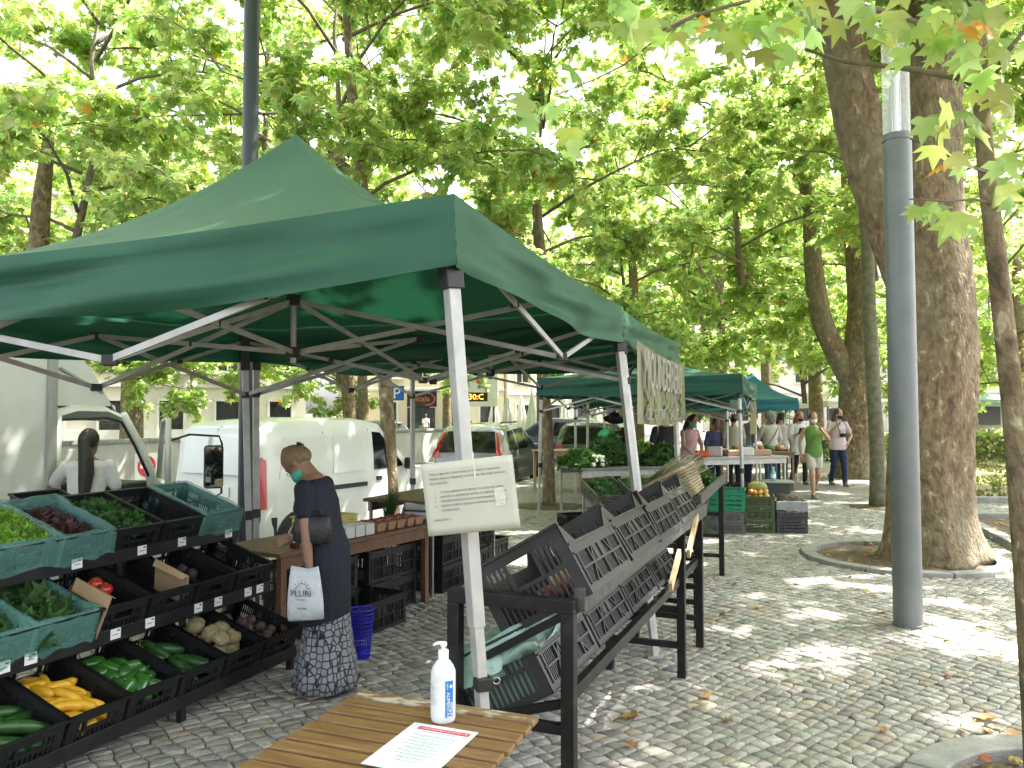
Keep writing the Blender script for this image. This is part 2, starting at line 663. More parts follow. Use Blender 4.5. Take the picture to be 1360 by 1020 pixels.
# ---------------------------------------------------------------- park side: bed kerb, lawn
M_GRASSB = mat('lawn_earth', (0.16, 0.15, 0.06), 0.95, (0.26, 0.21, 0.12), 1.6, bump=0.6, bscale=30)
sheet('lawn', [(8.0, 14.6), (34, 14.6), (40, 31.5), (12.5, 31.5)], 0.035, M_GRASSB, 0.1)
sheet('planting_bed', [(6.98, 12.1), (5.86, 8.5), (14, 8.5), (14, 12.1)], 0.03, M_SOIL, 0.1)
bk = struct(bpy.data.objects.new('bed_kerb', None))
col.objects.link(bk)
for (p, q, n) in (((6.9, 12.2), (5.75, 8.45), 4), ((6.95, 12.2), (14, 12.2), 6), ((7.9, 14.5), (30, 14.5), 16)):
    p, q = Vector(p + (0,)), Vector(q + (0,))
    for i in range(n):
        a, b = p.lerp(q, (i + 0.006) / n), p.lerp(q, (i + 0.994) / n)
        MB().bar(a + Vector((0, 0, 0.03)), b + Vector((0, 0, 0.03)), 0.16, 0.14).build('kerb_stone', M_KERB, bk, bevel=0.012)

# grass tufts on the lawn: one mass
def grass_mass():
    n = 9000
    y = RNG.uniform(14.9, 31, n)
    x = RNG.uniform(0, 1, n) * 12 + 8.4 + (y - 14.6) * 0.32
    patch = np.sin(x * 1.1 + 2 * np.sin(y * 0.5)) + np.sin(y * 1.4 + x * 0.6)
    k = patch > -0.5
    x, y = x[k], y[k]
    n = len(x)
    a = RNG.uniform(0, 6.28, n)
    h = RNG.uniform(0.04, 0.12, n)
    w = RNG.uniform(0.02, 0.06, n)
    lean = RNG.uniform(-0.05, 0.05, (n, 2))
    V = np.zeros((n, 3, 3))
    V[:, 0] = np.stack([x - np.cos(a) * w, y - np.sin(a) * w, np.full(n, 0.034)], 1)
    V[:, 1] = np.stack([x + np.cos(a) * w, y + np.sin(a) * w, np.full(n, 0.034)], 1)
    V[:, 2] = np.stack([x + lean[:, 0], y + lean[:, 1], 0.034 + h], 1)
    F = np.arange(3 * n).reshape(n, 3)
    t = np.repeat(RNG.normal(1, 0.2, (n, 1)) * np.ones((1, 3)), 3, 0)
    me = np_mesh('grass', V.reshape(-1, 3), F, mat('grass_blade', (0.10, 0.16, 0.03), 0.8, (0.20, 0.20, 0.06), 0.8, attr='tint', trans=0.3), t)
    o = put('grass', me)
    tag(o, 'patchy sunlit grass on the lawn right of the big trunk', 'grass', None, 'stuff')

grass_mass()
# ================================================================ TREES
def bark_material():
    m = bpy.data.materials.new('plane_bark')
    m.use_nodes = True
    n, l = m.node_tree.nodes, m.node_tree.links
    b = n['Principled BSDF']
    b.inputs['Roughness'].default_value = 0.85
    tc = n.new('ShaderNodeTexCoord')
    mp = n.new('ShaderNodeMapping')
    mp.inputs['Scale'].default_value = (1, 1, 0.55)
    l.new(tc.outputs['Object'], mp.inputs[0])
    nz = n.new('ShaderNodeTexNoise')
    nz.inputs['Scale'].default_value = 13
    nz.inputs['Detail'].default_value = 6
    nz.inputs['Distortion'].default_value = 0.6
    l.new(mp.outputs[0], nz.inputs['Vector'])
    rp = n.new('ShaderNodeValToRGB')
    cr = rp.color_ramp
    cr.elements[0].position = 0.30
    cr.elements[0].color = (0.085, 0.062, 0.038, 1)
    cr.elements[1].position = 0.74
    cr.elements[1].color = (0.46, 0.39, 0.26, 1)
    for p, c in ((0.43, (0.155, 0.108, 0.062, 1)), (0.53, (0.215, 0.155, 0.092, 1)), (0.63, (0.25, 0.19, 0.115, 1)), (0.66, (0.40, 0.33, 0.21, 1))):
        e = cr.elements.new(p)
        e.color = c
    l.new(nz.outputs['Fac'], rp.inputs[0])
    n2 = n.new('ShaderNodeTexNoise')
    n2.inputs['Scale'].default_value = 1.3
    n2.inputs['Detail'].default_value = 3
    l.new(mp.outputs[0], n2.inputs['Vector'])
    mx = n.new('ShaderNodeMix')
    mx.data_type = 'RGBA'
    r2 = n.new('ShaderNodeMapRange')
    r2.inputs[1].default_value = 0.45
    r2.inputs[2].default_value = 0.7
    r2.inputs[4].default_value = 0.55
    l.new(n2.outputs['Fac'], r2.inputs[0])
    l.new(r2.outputs[0], mx.inputs[0])
    l.new(rp.outputs[0], mx.inputs[6])
    mx.inputs[7].default_value = (0.20, 0.195, 0.135, 1)
    l.new(mx.outputs[2], b.inputs['Base Color'])
    n3 = n.new('ShaderNodeTexNoise')
    n3.inputs['Scale'].default_value = 28
    n3.inputs['Detail'].default_value = 7
    l.new(mp.outputs[0], n3.inputs['Vector'])
    bp = n.new('ShaderNodeBump')
    bp.inputs['Strength'].default_value = 1.0
    bp.inputs['Distance'].default_value = 0.04
    l.new(n3.outputs['Fac'], bp.inputs['Height'])
    l.new(bp.outputs[0], b.inputs['Normal'])
    return m

M_BARK = bark_material()
M_TWIG = mat('twig_bark', (0.13, 0.105, 0.075), 0.9, (0.20, 0.165, 0.12), 12)
M_LEAF = mat('plane_leaf', (0.150, 0.205, 0.070), 0.38, (0.205, 0.250, 0.105), 16, attr='tint', trans=0.62, tcol=(0.72, 0.84, 0.28), spec=0.6)

M_YBARK = mat('young_green_bark', (0.115, 0.115, 0.065), 0.85, (0.20, 0.19, 0.13), 9, detail=6, bump=0.3, contrast=(0.4, 0.7))
LEAF_XY = np.array([(0.0, 0.0), (0.30, -0.06), (0.56, 0.16), (0.30, 0.28), (0.52, 0.66), (0.17, 0.58), (0.0, 1.0),
                    (-0.17, 0.58), (-0.52, 0.66), (-0.30, 0.28), (-0.56, 0.16), (-0.30, -0.06)])
LEAF_Z = np.array([0.0, -0.06, -0.14, -0.02, -0.12, -0.02, -0.16, -0.02, -0.12, -0.02, -0.14, -0.06])
_lf = [(12, i, (i + 1) % 12) for i in range(12)]
LEAF_F = np.array(_lf)
LEAF_V = np.concatenate([np.column_stack([LEAF_XY, LEAF_Z]), [[0, 0.34, 0.05]]])

def leaves_mesh(pos, tipdir, normal, size, tint, name='crown'):
    """pos (n,3) leaf bases, tipdir and normal (n,3)"""
    t = tipdir / np.linalg.norm(tipdir, axis=1, keepdims=True)
    nn = normal - t * (normal * t).sum(1, keepdims=True)
    nn /= np.linalg.norm(nn, axis=1, keepdims=True) + 1e-9
    s = np.cross(t, nn)
    n = len(pos)
    L = LEAF_V
    curl = RNG.uniform(0.4, 2.0, (n, 1, 1))
    V = pos[:, None] + size[:, None, None] * (s[:, None] * L[None, :, 0:1] + t[:, None] * L[None, :, 1:2] + nn[:, None] * (L[None, :, 2:3] * curl))
    F = (np.arange(n)[:, None, None] * 13 + LEAF_F[None]).reshape(-1, 3)
    return np_mesh(name, V.reshape(-1, 3), F, M_LEAF, np.repeat(tint, 13, 0))

def leaf_tints(n, brown=0.006):
    v = RNG.normal(1.0, 0.16, (n, 1))
    t = np.ones((n, 3)) * v
    yel = RNG.random(n)
    t[:, 0] *= 0.82 + 0.40 * yel ** 2
    t[:, 2] *= 0.8 + 0.4 * RNG.random(n)
    br = RNG.random(n) < brown
    t[br] = np.array([1.5, 0.60, 0.30]) * RNG.uniform(0.6, 1.1, (int(br.sum()), 1))
    return np.clip(t, 0.25, 3)

def unit(v):
    return v / (np.linalg.norm(v) + 1e-9)

def crown_template(seed, rad, limbs, subs, twigs, per, leaf=0.17, droop=0.5):
    """returns (leaf mesh, branch mesh); origin at the crown's centre"""
    global RNG
    keep = RNG
    RNG = np.random.default_rng(seed)
    rs = random.Random(seed)
    rx, ry, rz = rad
    br = MB()
    P, T, N = [], [], []
    top = Vector((rs.uniform(-0.4, 0.4), rs.uniform(-0.4, 0.4), rz * 0.75))
    base = Vector((0, 0, -rz * 0.85))
    br.tube([base, base.lerp(top, 0.35) + Vector((0.12, 0.1, 0)), base.lerp(top, 0.7) + Vector((-0.1, 0.1, 0)), top], [0.075, 0.055, 0.036, 0.015], 7)
    for i in range(limbs):
        f = (i + 0.5) / limbs
        a = i * 2.399 + rs.uniform(-0.3, 0.3)
        zt = -0.85 + 1.75 * f + rs.uniform(-0.12, 0.12)
        rr = math.sqrt(max(0.06, 1 - min(0.97, abs(zt)) ** 2)) * rs.uniform(0.80, 1.05)
        end = Vector((math.cos(a) * rx * rr, math.sin(a) * ry * rr, rz * zt))
        st = base.lerp(top, max(0.02, f * 0.85))
        mid = st.lerp(end, 0.5) + Vector((0, 0, rs.uniform(0.1, 0.5)))
        pts = [st, st.lerp(mid, 0.5) + Vector((rs.uniform(-.1, .1), rs.uniform(-.1, .1), 0.1)), mid, mid.lerp(end, 0.55) + Vector((rs.uniform(-.15, .15), rs.uniform(-.15, .15), 0.05)), end]
        br.tube(pts, [0.036, 0.029, 0.021, 0.014, 0.007], 6)
        L = (end - st).length
        for s in range(subs):
            g = 0.30 + 0.70 * (s + rs.random()) / subs
            g = min(g, 0.99)
            seg = g * 4
            k = min(3, int(seg))
            p0 = pts[k].lerp(pts[k + 1], seg - k)
            out = (end - st).normalized()
            d = Vector((rs.gauss(0, 1), rs.gauss(0, 1), rs.gauss(0.05, 0.5)))
            d = (d.normalized() * 0.95 + out * 0.55).normalized()
            l2 = rs.uniform(0.8, 1.7) * (0.55 + 0.1 * L)
            p1 = p0 + d * l2 * 0.5 + Vector((0, 0, 0.06))
            p2 = p0 + d * l2 + Vector((0, 0, -0.18 * droop))
            br.tube([p0, p1, p2], [0.018, 0.012, 0.005], 4, caps=False)
            for w in range(twigs):
                h = 0.25 + 0.75 * (w + rs.random()) / twigs
                q0 = p0.lerp(p1, h * 2) if h < 0.5 else p1.lerp(p2, min(1, h * 2 - 1))
                e = Vector((rs.gauss(0, 1), rs.gauss(0, 1), rs.gauss(-0.15 * droop, 0.45)))
                e = (e.normalized() + d * 0.5).normalized()
                l3 = rs.uniform(0.35, 0.75)
                q1 = q0 + e * l3 + Vector((0, 0, -0.12 * droop))
                br.tube([q0, q1], [0.006, 0.003], 3, caps=False)
                m = per
                u = RNG.uniform(0.1, 1.08, m)
                base_p = np.array(q0)[None] * (1 - u[:, None]) + np.array(q1)[None] * u[:, None]
                od = RNG.normal(0, 1, (m, 3)) * np.array([1, 1, 0.55])
                od /= np.linalg.norm(od, axis=1, keepdims=True)
                pp = base_p + od * RNG.uniform(0.03, 0.14, (m, 1))
                tip = od + np.array(e)[None] * 0.5 + np.array([0, 0, -0.45])
                nor = RNG.normal(0, 0.42, (m, 3)) + np.array([0, 0, 1.0])
                P.append(pp)
                T.append(tip)
                N.append(nor)
    P, T, N = np.concatenate(P), np.concatenate(T), np.concatenate(N)
    n = len(P)
    size = np.clip(RNG.normal(leaf, leaf * 0.24, n), leaf * 0.4, leaf * 1.6)
    me = leaves_mesh(P, T, N, size, leaf_tints(n))
    bm = br.mesh('branches', M_TWIG, 'all')
    RNG = keep
    return me, bm

CROWNS = [
    crown_template(11, (4.2, 4.2, 3.4), 13, 6, 6, 36, leaf=0.136),
    crown_template(23, (4.2, 4.2, 3.4), 13, 6, 6, 36, leaf=0.136),
    crown_template(37, (4.2, 4.2, 3.4), 13, 6, 6, 36, leaf=0.136),
]

def trunk_mesh(pts, radii, n=16, lump=0.05, seed=0, name='trunk', flare=0.0, sub=5, bark=None):
    """smoothed polyline trunk with lumpy outline and root flare"""
    P, Rr = [], []
    m = len(pts)
    pts = [Vector(p) for p in pts]
    for i in range(m - 1):
        p0, p1, p2, p3 = pts[max(i - 1, 0)], pts[i], pts[i + 1], pts[min(i + 2, m - 1)]
        for s in range(sub):
            t = s / sub
            q = 0.5 * ((2 * p1) + (p2 - p0) * t + (2 * p0 - 5 * p1 + 4 * p2 - p3) * t * t + (3 * p1 - p0 - 3 * p2 + p3) * t ** 3)
            P.append(q)
            Rr.append(radii[i] + (radii[i + 1] - radii[i]) * t)
    P.append(pts[-1])
    Rr.append(radii[-1])
    mb = MB()
    rings = []
    side = Vector((1, 0, 0))
    for i, p in enumerate(P):
        d = (P[min(i + 1, len(P) - 1)] - P[max(i - 1, 0)]).normalized()
        s = (side - d * side.dot(d)).normalized()
        u = d.cross(s)
        ring = []
        for k in range(n):
            a = 2 * math.pi * k / n
            dirv = s * math.cos(a) + u * math.sin(a)
            r = Rr[i] * (1 + lump * noise.noise(dirv * 1.7 + Vector((seed, seed * 2.3, p.z * 1.1))) * 2.0)
            if flare:
                hgt = (p - P[0]).length
                g = flare * math.exp(-hgt / (0.34)) * (0.65 + 0.5 * math.sin(a * 5 + seed) + 0.3 * math.sin(a * 3 + 1.0))
                r += Rr[i] * max(0, g)
            ring.append(p + dirv * r)
        rings.append(ring)
    mb.rings(rings, 0, True)
    return mb.mesh(name, bark or M_BARK, 'all')

def tree(name, label, base, trunk, radii, crown, centre, scale, rz=0.0, lump=0.05, flare=0.25, n=14, group=None, rx=0.0, seed=1.0, extra=(), bark=None):
    """trunk points relative to base; crown centre in world coordinates, scale relative to the 4.2 x 4.2 x 3.4 template"""
    t = thing(name, label, 'tree', base, 0, group)
    put('trunk', trunk_mesh(trunk, radii, n, lump, seed, flare=flare, bark=bark), t)
    for pts, rr in extra:
        put('limb', trunk_mesh(pts, rr, 12, lump, seed + 3, 'limb'), t)
    b = Vector(base)
    crowns = crown if isinstance(crown, list) else [(crown, centre, scale, rz)]
    for ci, ce, sc, r in crowns:
        lm, bm = CROWNS[ci]
        rel = Vector(ce) - b
        for nm, me in (('crown', lm), ('branches', bm)):
            o = put(nm, me, t, 0, rel, (rx, 0, r))
            o.scale = sc if isinstance(sc, (tuple, list)) else (sc, sc, sc)
    return t

# the great plane by the lamp post
tree('plane_tree', 'massive mottled plane tree in a stone ring behind the grey lamp post', (4.78, 8.98, -0.02),
     [(0, 0, 0), (-0.02, 0.0, 0.5), (0.0, 0, 1.3), (0.05, 0.0, 2.4), (0.06, 0.05, 3.3), (0.06, 0.1, 4.6), (0.12, 0.2, 6.4), (0.0, 0.6, 9.0), (0.2, 1.0, 12)],
     [0.52, 0.44, 0.425, 0.455, 0.43, 0.40, 0.35, 0.27, 0.12],
     [(0, (2.2, 7.2, 8.9), (1.25, 1.2, 0.95), 0.4), (1, (5.7, 6.6, 9.8), (1.0, 1.0, 0.85), 1.7), (0, (10.4, 12.2, 9.6), (0.85, 0.85, 0.8), 0.8), (1, (7.6, 9.9, 10.6), (0.58, 0.58, 0.5), 2.2), (2, (3.0, 12.4, 11.8), (1.3, 1.2, 1.1), 2.9)], None, None,
     lump=0.06, flare=0.28, n=28, seed=4.0,
     extra=[([(-0.15, 0.0, 3.15), (-0.42, 0.02, 3.95), (-0.72, 0.05, 5.0), (-0.98, 0.0, 6.2), (-1.6, -0.4, 8.2), (-2.4, -1.2, 10)], [0.27, 0.27, 0.26, 0.24, 0.18, 0.08])])

# forked plane beyond the walkers
tree('plane_tree', 'big forked plane tree beyond the walking women', (8.75, 20.0, -0.02),
     [(0, 0, 0), (0.0, 0, 0.6), (0.05, 0, 1.8), (0.15, 0, 2.9), (0.25, 0.1, 4.2), (0.2, 0.3, 6.2), (0.1, 0.6, 9)],
     [0.56, 0.46, 0.43, 0.45, 0.34, 0.28, 0.12],
     [(1, (5.6, 19.0, 7.8), (1.15, 1.15, 1.05), 0.9), (2, (9.6, 20.6, 8.6), (1.35, 1.3, 1.2), 2.1)], None, None, lump=0.06, flare=0.30, n=22, seed=9.0,
     extra=[([(-0.05, 0, 2.3), (-0.45, 0, 3.2), (-0.85, -0.05, 4.1), (-1.05, -0.1, 5.4), (-1.2, -0.2, 7.2), (-1.8, -0.4, 9)], [0.25, 0.28, 0.26, 0.23, 0.17, 0.07])])

# young trees along the walk
tree('young_plane_tree', 'slim straight green-barked tree right of the woman with the camera', (6.42, 13.75, 0),
     [(0, 0, 0), (-0.03, 0, 1.2), (-0.10, 0, 2.8), (-0.14, 0, 4.6), (-0.3, 0, 6.6)], [0.150, 0.125, 0.115, 0.100, 0.06],
     0, (6.2, 14.2, 8.0), (0.62, 0.62, 0.75), 0.6, flare=0.15, seed=2.0, bark=M_YBARK)
tree('young_plane_tree', 'slender plane tree at the kerb behind the table of punnets', (-1.85, 12.0, -0.02),
     [(0, 0, 0), (-0.05, 0, 1.4), (-0.16, 0, 2.8), (-0.42, 0, 4.8), (-0.62, 0, 6.4), (-0.8, 0.1, 8.6)], [0.135, 0.115, 0.105, 0.10, 0.085, 0.04],
     1, (-2.7, 12.4, 6.9), (0.92, 0.9, 1.05), 1.1, flare=0.15, seed=3.0,
     extra=[([(-0.50, 0, 5.3), (-0.95, 0.05, 5.65), (-1.5, 0.1, 5.7), (-2.2, 0.2, 6.1)], [0.05, 0.042, 0.035, 0.02])])
tree('young_plane_tree', 'thin pale-trunked tree in a soil pit beside the silver car', (0.66, 13.9, -0.01),
     [(0, 0, 0), (-0.03, 0, 1.2), (-0.10, 0, 2.6), (-0.12, 0.1, 4.4), (-0.3, 0.1, 6.5)], [0.115, 0.098, 0.09, 0.08, 0.05],
     2, (0.5, 14.6, 6.6), (0.85, 0.85, 0.98), 2.2, flare=0.12, seed=5.0)
# rows of further trees: (base, height of trunk, r, crown variant, crown centre, crown scale, turn, label)
FAR_TREES = [
    ((3.6, 22.5, 0), 5.5, 0.16, 0, (3.2, 22.5, 6.3), (0.95, 0.95, 1.15), 0.3, 'plane tree rising behind the first row of green market tents'),
    ((7.5, 28.5, 0), 6.5, 0.34, 1, (7.4, 28.5, 6.6), (1.45, 1.4, 1.5), 1.9, 'plane tree with thick trunk showing above the teal tent'),
    ((12.8, 33.0, 0), 6.5, 0.30, 2, (11.6, 31.0, 6.2), (1.4, 1.4, 1.45), 2.6, 'far plane tree seen left of the forked trunk'),
    ((1.2, 33.0, -0.25), 6.0, 0.2, 2, (1.4, 33.0, 6.6), (1.35, 1.35, 1.3), 0.5, 'street tree beyond the silver car'),
    ((-5.1, 24.5, -0.25), 5.5, 0.22, 2, (-5.3, 24.0, 6.0), (1.15, 1.15, 1.2), 4.0, 'street tree with mottled trunk across the road behind the white van'),
    ((-12.3, 25.5, -0.25), 5.5, 0.27, 0, (-11.4, 24.0, 5.9), (1.35, 1.3, 1.3), 5.1, 'street tree across the road behind the truck cab'),
    ((-9.6, 15.5, -0.25), 6.0, 0.22, 1, (-8.6, 15.2, 7.8), (1.15, 1.15, 1.1), 0.2, 'street tree across the road whose foliage fills the upper left'),
    ((-17.5, 21.0, -0.25), 6.0, 0.22, 2, (-17.5, 21.0, 7.0), (1.3, 1.3, 1.3), 3.3, 'street tree across the road at the far left'),
    ((12.6, 15.8, 0), 6.0, 0.28, 0, (12.8, 15.8, 8.2), (1.2, 1.2, 1.15), 1.2, 'park tree right of the great trunk'),
    ((17.6, 27.0, 0), 5.5, 0.28, 1, (17.4, 27.0, 5.9), (1.4, 1.4, 1.25), 2.0, 'park tree standing behind the clipped hedge'),
    ((23.5, 34.0, 0), 5.5, 0.3, 2, (23.0, 34.0, 7.0), (1.5, 1.5, 1.3), 0.7, 'park tree at the far right beyond the lawn'),
    ((-6.8, 36.0, -0.25), 6.0, 0.25, 1, (-7.6, 36.0, 6.0), (1.4, 1.4, 1.3), 1.4, 'street tree in front of the yellow cafe building'),
    ((-16.5, 33.5, -0.25), 7, 0.25, 0, (-16.5, 33.5, 9.8), (1.6, 1.6, 1.7), 0.7, 'tall street tree far left before the cream house'),
    ((-3.6, 43.0, -0.25), 7, 0.25, 1, (-3.6, 43.0, 10.8), (1.6, 1.6, 1.6), 2.7, 'tall tree behind the tents before the LED panel'),
    ((5.6, 40.0, -0.25), 7, 0.25, 2, (5.6, 40.0, 9.6), (1.7, 1.6, 1.8), 1.1, 'tall tree in the middle distance above the dark green tents'),
    ((14.6, 45.0, 0), 7, 0.3, 0, (14.6, 45.0, 9.6), (1.8, 1.7, 1.9), 3.0, 'tall tree far behind the white peaked tent'),
    ((-23.5, 30.0, -0.25), 7, 0.25, 1, (-23.5, 30.0, 8.8), (1.6, 1.6, 1.6), 5.0, 'tall street tree at the left edge beyond the truck'),
    ((25.5, 46.0, 0), 7, 0.3, 2, (26.5, 46.0, 8.6), (1.8, 1.8, 1.8), 4.4, 'tall park tree behind the pale green kiosk'),
    ((-5.9, 17.4, -0.25), 7, 0.2, 2, (-5.6, 17.4, 9.6), (1.05, 1.05, 1.1), 1.6, 'kerbside tree whose top shows above the tent peak'),
    ((-4.9, 4.2, -0.25), 5.5, 0.2, 0, (-4.2, 4.6, 8.4), (1.0, 1.05, 0.8), 2.5, 'kerbside tree added for shade over the truck'),  # tree added in the kerb row for its overhead shade
    ((-1.2, -3.6, 0), 6.5, 0.3, 1, (-0.2, -1.9, 9.2), (1.1, 1.1, 0.85), 0.9, 'unseen plane tree added to shade the sanitizer table'),  # stands unseen behind the camera, added to shade the foreground
    ((7.4, 1.2, 0), 6.5, 0.35, 2, (5.9, 2.6, 9.0), (1.1, 1.1, 0.85), 3.9, 'unseen plane tree added to shade the paving at the lower right'),  # unseen tree beside the view, added to keep sun off the near paving
]
for b, h, r, cv, ce, sc, rz, lab in FAR_TREES:
    lean = (Vector(ce) - Vector(b)) * 0.25
    tree('plane_tree', lab, b, [(0, 0, 0), (0.03, 0, h * 0.2), (lean.x * 0.4, lean.y * 0.4, h * 0.55), (lean.x, lean.y, h), (lean.x * 1.6, lean.y * 1.6, h + 1.5)],
         [r * 1.15, r, r * 0.92, r * 0.8, r * 0.4], cv, ce, sc, rz, flare=0.2, n=14, seed=b[0], group='plane trees around the market')

# ---------------------------------------------------------------- nearest sapling, its branch crosses the lamp head
def sapling():
    t = thing('young_plane_tree', 'slim grey sapling at the right edge with big backlit leaves', 'tree', (2.40, 3.60, -0.02))
    put('trunk', trunk_mesh([(0, 0, 0), (-0.05, 0, 0.9), (-0.09, 0, 1.6), (-0.16, 0, 2.4), (-0.21, 0, 3.1), (-0.22, 0, 4.2), (-0.2, 0, 5.2)],
                            [0.062, 0.052, 0.048, 0.042, 0.036, 0.028, 0.015], 14, 0.06, 6.0, flare=0.2), t)
    base = Vector((2.40, 3.60, -0.02))

    def px(x, y, d):
        return Vector(((x - 680) / 1040 * d, d, 1.65 + (548 - y) / 1040 * d)) - base
    limbs = [
        ([px(1322, 118, 3.62), px(1290, 98, 3.6), px(1210, 84, 3.55), px(1130, 75, 3.5), px(1076, 58, 3.45)], [0.020, 0.017, 0.013, 0.010, 0.007]),
        ([px(1316, 60, 3.6), px(1200, 10, 3.5), px(1060, -25, 3.4), px(930, 10, 3.3), px(855, 45, 3.2)], [0.018, 0.014, 0.010, 0.007, 0.004]),
        ([px(930, 10, 3.3), px(880, 40, 3.25), px(830, 80, 3.2), px(790, 100, 3.2), px(740, 120, 3.2)], [0.006, 0.005, 0.004, 0.003, 0.002]),
        ([px(1326, 230, 3.6), px(1290, 215, 3.5), px(1240, 190, 3.4), px(1215, 180, 3.4)], [0.008, 0.006, 0.005, 0.003]),
        ([px(1328, 270, 3.6), px(1300, 262, 3.5), px(1262, 265, 3.4), px(1212, 262, 3.4)], [0.008, 0.006, 0.004, 0.003]),
        ([px(1320, 110, 3.6), px(1350, 60, 3.5), px(1390, 10, 3.4)], [0.016, 0.012, 0.008]),
        ([px(1316, 30, 3.6), px(1290, -30, 3.4), px(1250, -60, 3.1), px(1180, -60, 2.9)], [0.016, 0.012, 0.008, 0.004]),
    ]
    br = []
    for pts, rr in limbs:
        br.append(put('branch', MB().tube(pts, rr, 7).mesh('branch', M_TWIG, 'all'), t))
    # leaf clusters: (px, py, depth, number, spread in pixels)
    cl = [(850, 15, 3.2, 11, 52), (905, 28, 3.25, 10, 44), (960, 18, 3.3, 10, 44), (1010, 22, 3.35, 9, 40), (740, 140, 3.2, 4, 32), (760, 172, 3.2, 3, 26),
          (702, 125, 3.2, 1, 10), (760, 75, 3.2, 1, 10), (1040, 48, 3.4, 5, 28), (1060, 12, 3.4, 7, 38), (1110, 8, 3.4, 7, 38), (1165, 14, 3.4, 7, 36), (1215, 18, 3.4, 9, 38),
          (1262, 25, 3.4, 10, 38), (1310, 20, 3.4, 10, 38), (1342, 45, 3.45, 10, 34), (1290, 85, 3.45, 6, 30), (1335, 110, 3.5, 6, 30),
          (1255, 150, 3.45, 5, 22), (1300, 150, 3.5, 4, 24), (1270, 210, 3.4, 4, 22), (1225, 270, 3.4, 2, 14), (1280, 290, 3.4, 4, 26), (1320, 190, 3.5, 5, 28), (1345, 240, 3.5, 5, 26), (1250, 265, 3.42, 2, 12)]
    P, T, N, S = [], [], [], []
    for x, y, d, n, sp in cl:
        for i in range(n):
            p = px(x + random.gauss(0, sp * 0.6), y + random.gauss(0, sp * 0.42), d + random.uniform(-0.22, 0.22))
            P.append(p)
            T.append((random.gauss(-0.15, 0.6), random.gauss(0, 0.6), -0.75 + random.gauss(0, 0.3)))
            N.append((random.gauss(0, 0.55), random.gauss(-0.75, 0.5), random.gauss(0.75, 0.3)))
            S.append(random.uniform(0.085, 0.155))
    n = len(P)
    tint = leaf_tints(n, 0.025) * 1.2
    me = leaves_mesh(np.array(P), np.array(T), np.array(N), np.array(S), tint, 'crown')
    put('crown', me, t)
    # upper crown above the frame
    lm, bm = CROWNS[0]
    for nm, m2 in (('crown', lm), ('branches', bm)):
        o = put(nm, m2, t, 0, Vector((-0.1, -0.4, 6.4)))
        o.scale = (0.42, 0.42, 0.45)

sapling()

# ---------------------------------------------------------------- clipped hedge
def hedge(name, label, p, q, h, w, n):
    p, q = Vector(p), Vector(q)
    u = RNG.random(n)
    L = (q - p).length
    side = Vector((-(q - p).y, (q - p).x, 0)).normalized()
    face = RNG.integers(0, 3, n)
    a = np.where(face == 0, -0.5, np.where(face == 1, 0.5, RNG.uniform(-0.5, 0.5, n)))
    b = np.where(face == 2, 1.0, RNG.random(n))
    pos = np.array(p)[None] + (np.array(q - p))[None] * u[:, None] + np.array(side)[None] * (a * w)[:, None]
    pos[:, 2] += 0.05 + b * h
    pos += RNG.normal(0, 0.06, (n, 3))
    tip = RNG.normal(0, 1, (n, 3))
    nor = RNG.normal(0, 0.7, (n, 3)) + np.array([0, 0, 0.6])
    me = leaves_mesh(pos, tip, nor, RNG.uniform(0.06, 0.13, n), leaf_tints(n, 0.02), 'foliage')
    t = thing(name, label, 'hedge')
    put('foliage', me, t)
    mb = MB()
    for i in range(int(L / 0.5)):
        c = p.lerp(q, (i + 0.5) / int(L / 0.5))
        mb.tube([c, c + Vector((random.uniform(-.1, .1), random.uniform(-.1, .1), h * 0.8))], [0.03, 0.015], 5)
    mb.box((p + q) / 2 + Vector((0, 0, h * 0.52)), ((L - 0.2), w * 0.7, h * 0.8), math.atan2((q - p).y, (q - p).x))
    mb.build('stems', M_TWIG, t)

hedge('hedge', 'low clipped green hedge across the lawn right of the great trunk', (15.6, 28.2, 0), (22, 28.6, 0), 0.85, 0.8, 4200)
hedge('hedge', 'distant low hedge between the forked tree and the great trunk', (10.6, 27.0, 0), (13.6, 27.6, 0), 0.75, 0.7, 1600)

# ---------------------------------------------------------------- lamp posts
M_LAMP = mat('lamp_grey_paint', (0.17, 0.185, 0.19), 0.45, (0.14, 0.155, 0.16), 5, bump=0.03, metal=0.2)
M_LAMPGLASS = glass('lamp_glass', (0.92, 0.95, 0.95), 0.06, 0.20, 0.8)

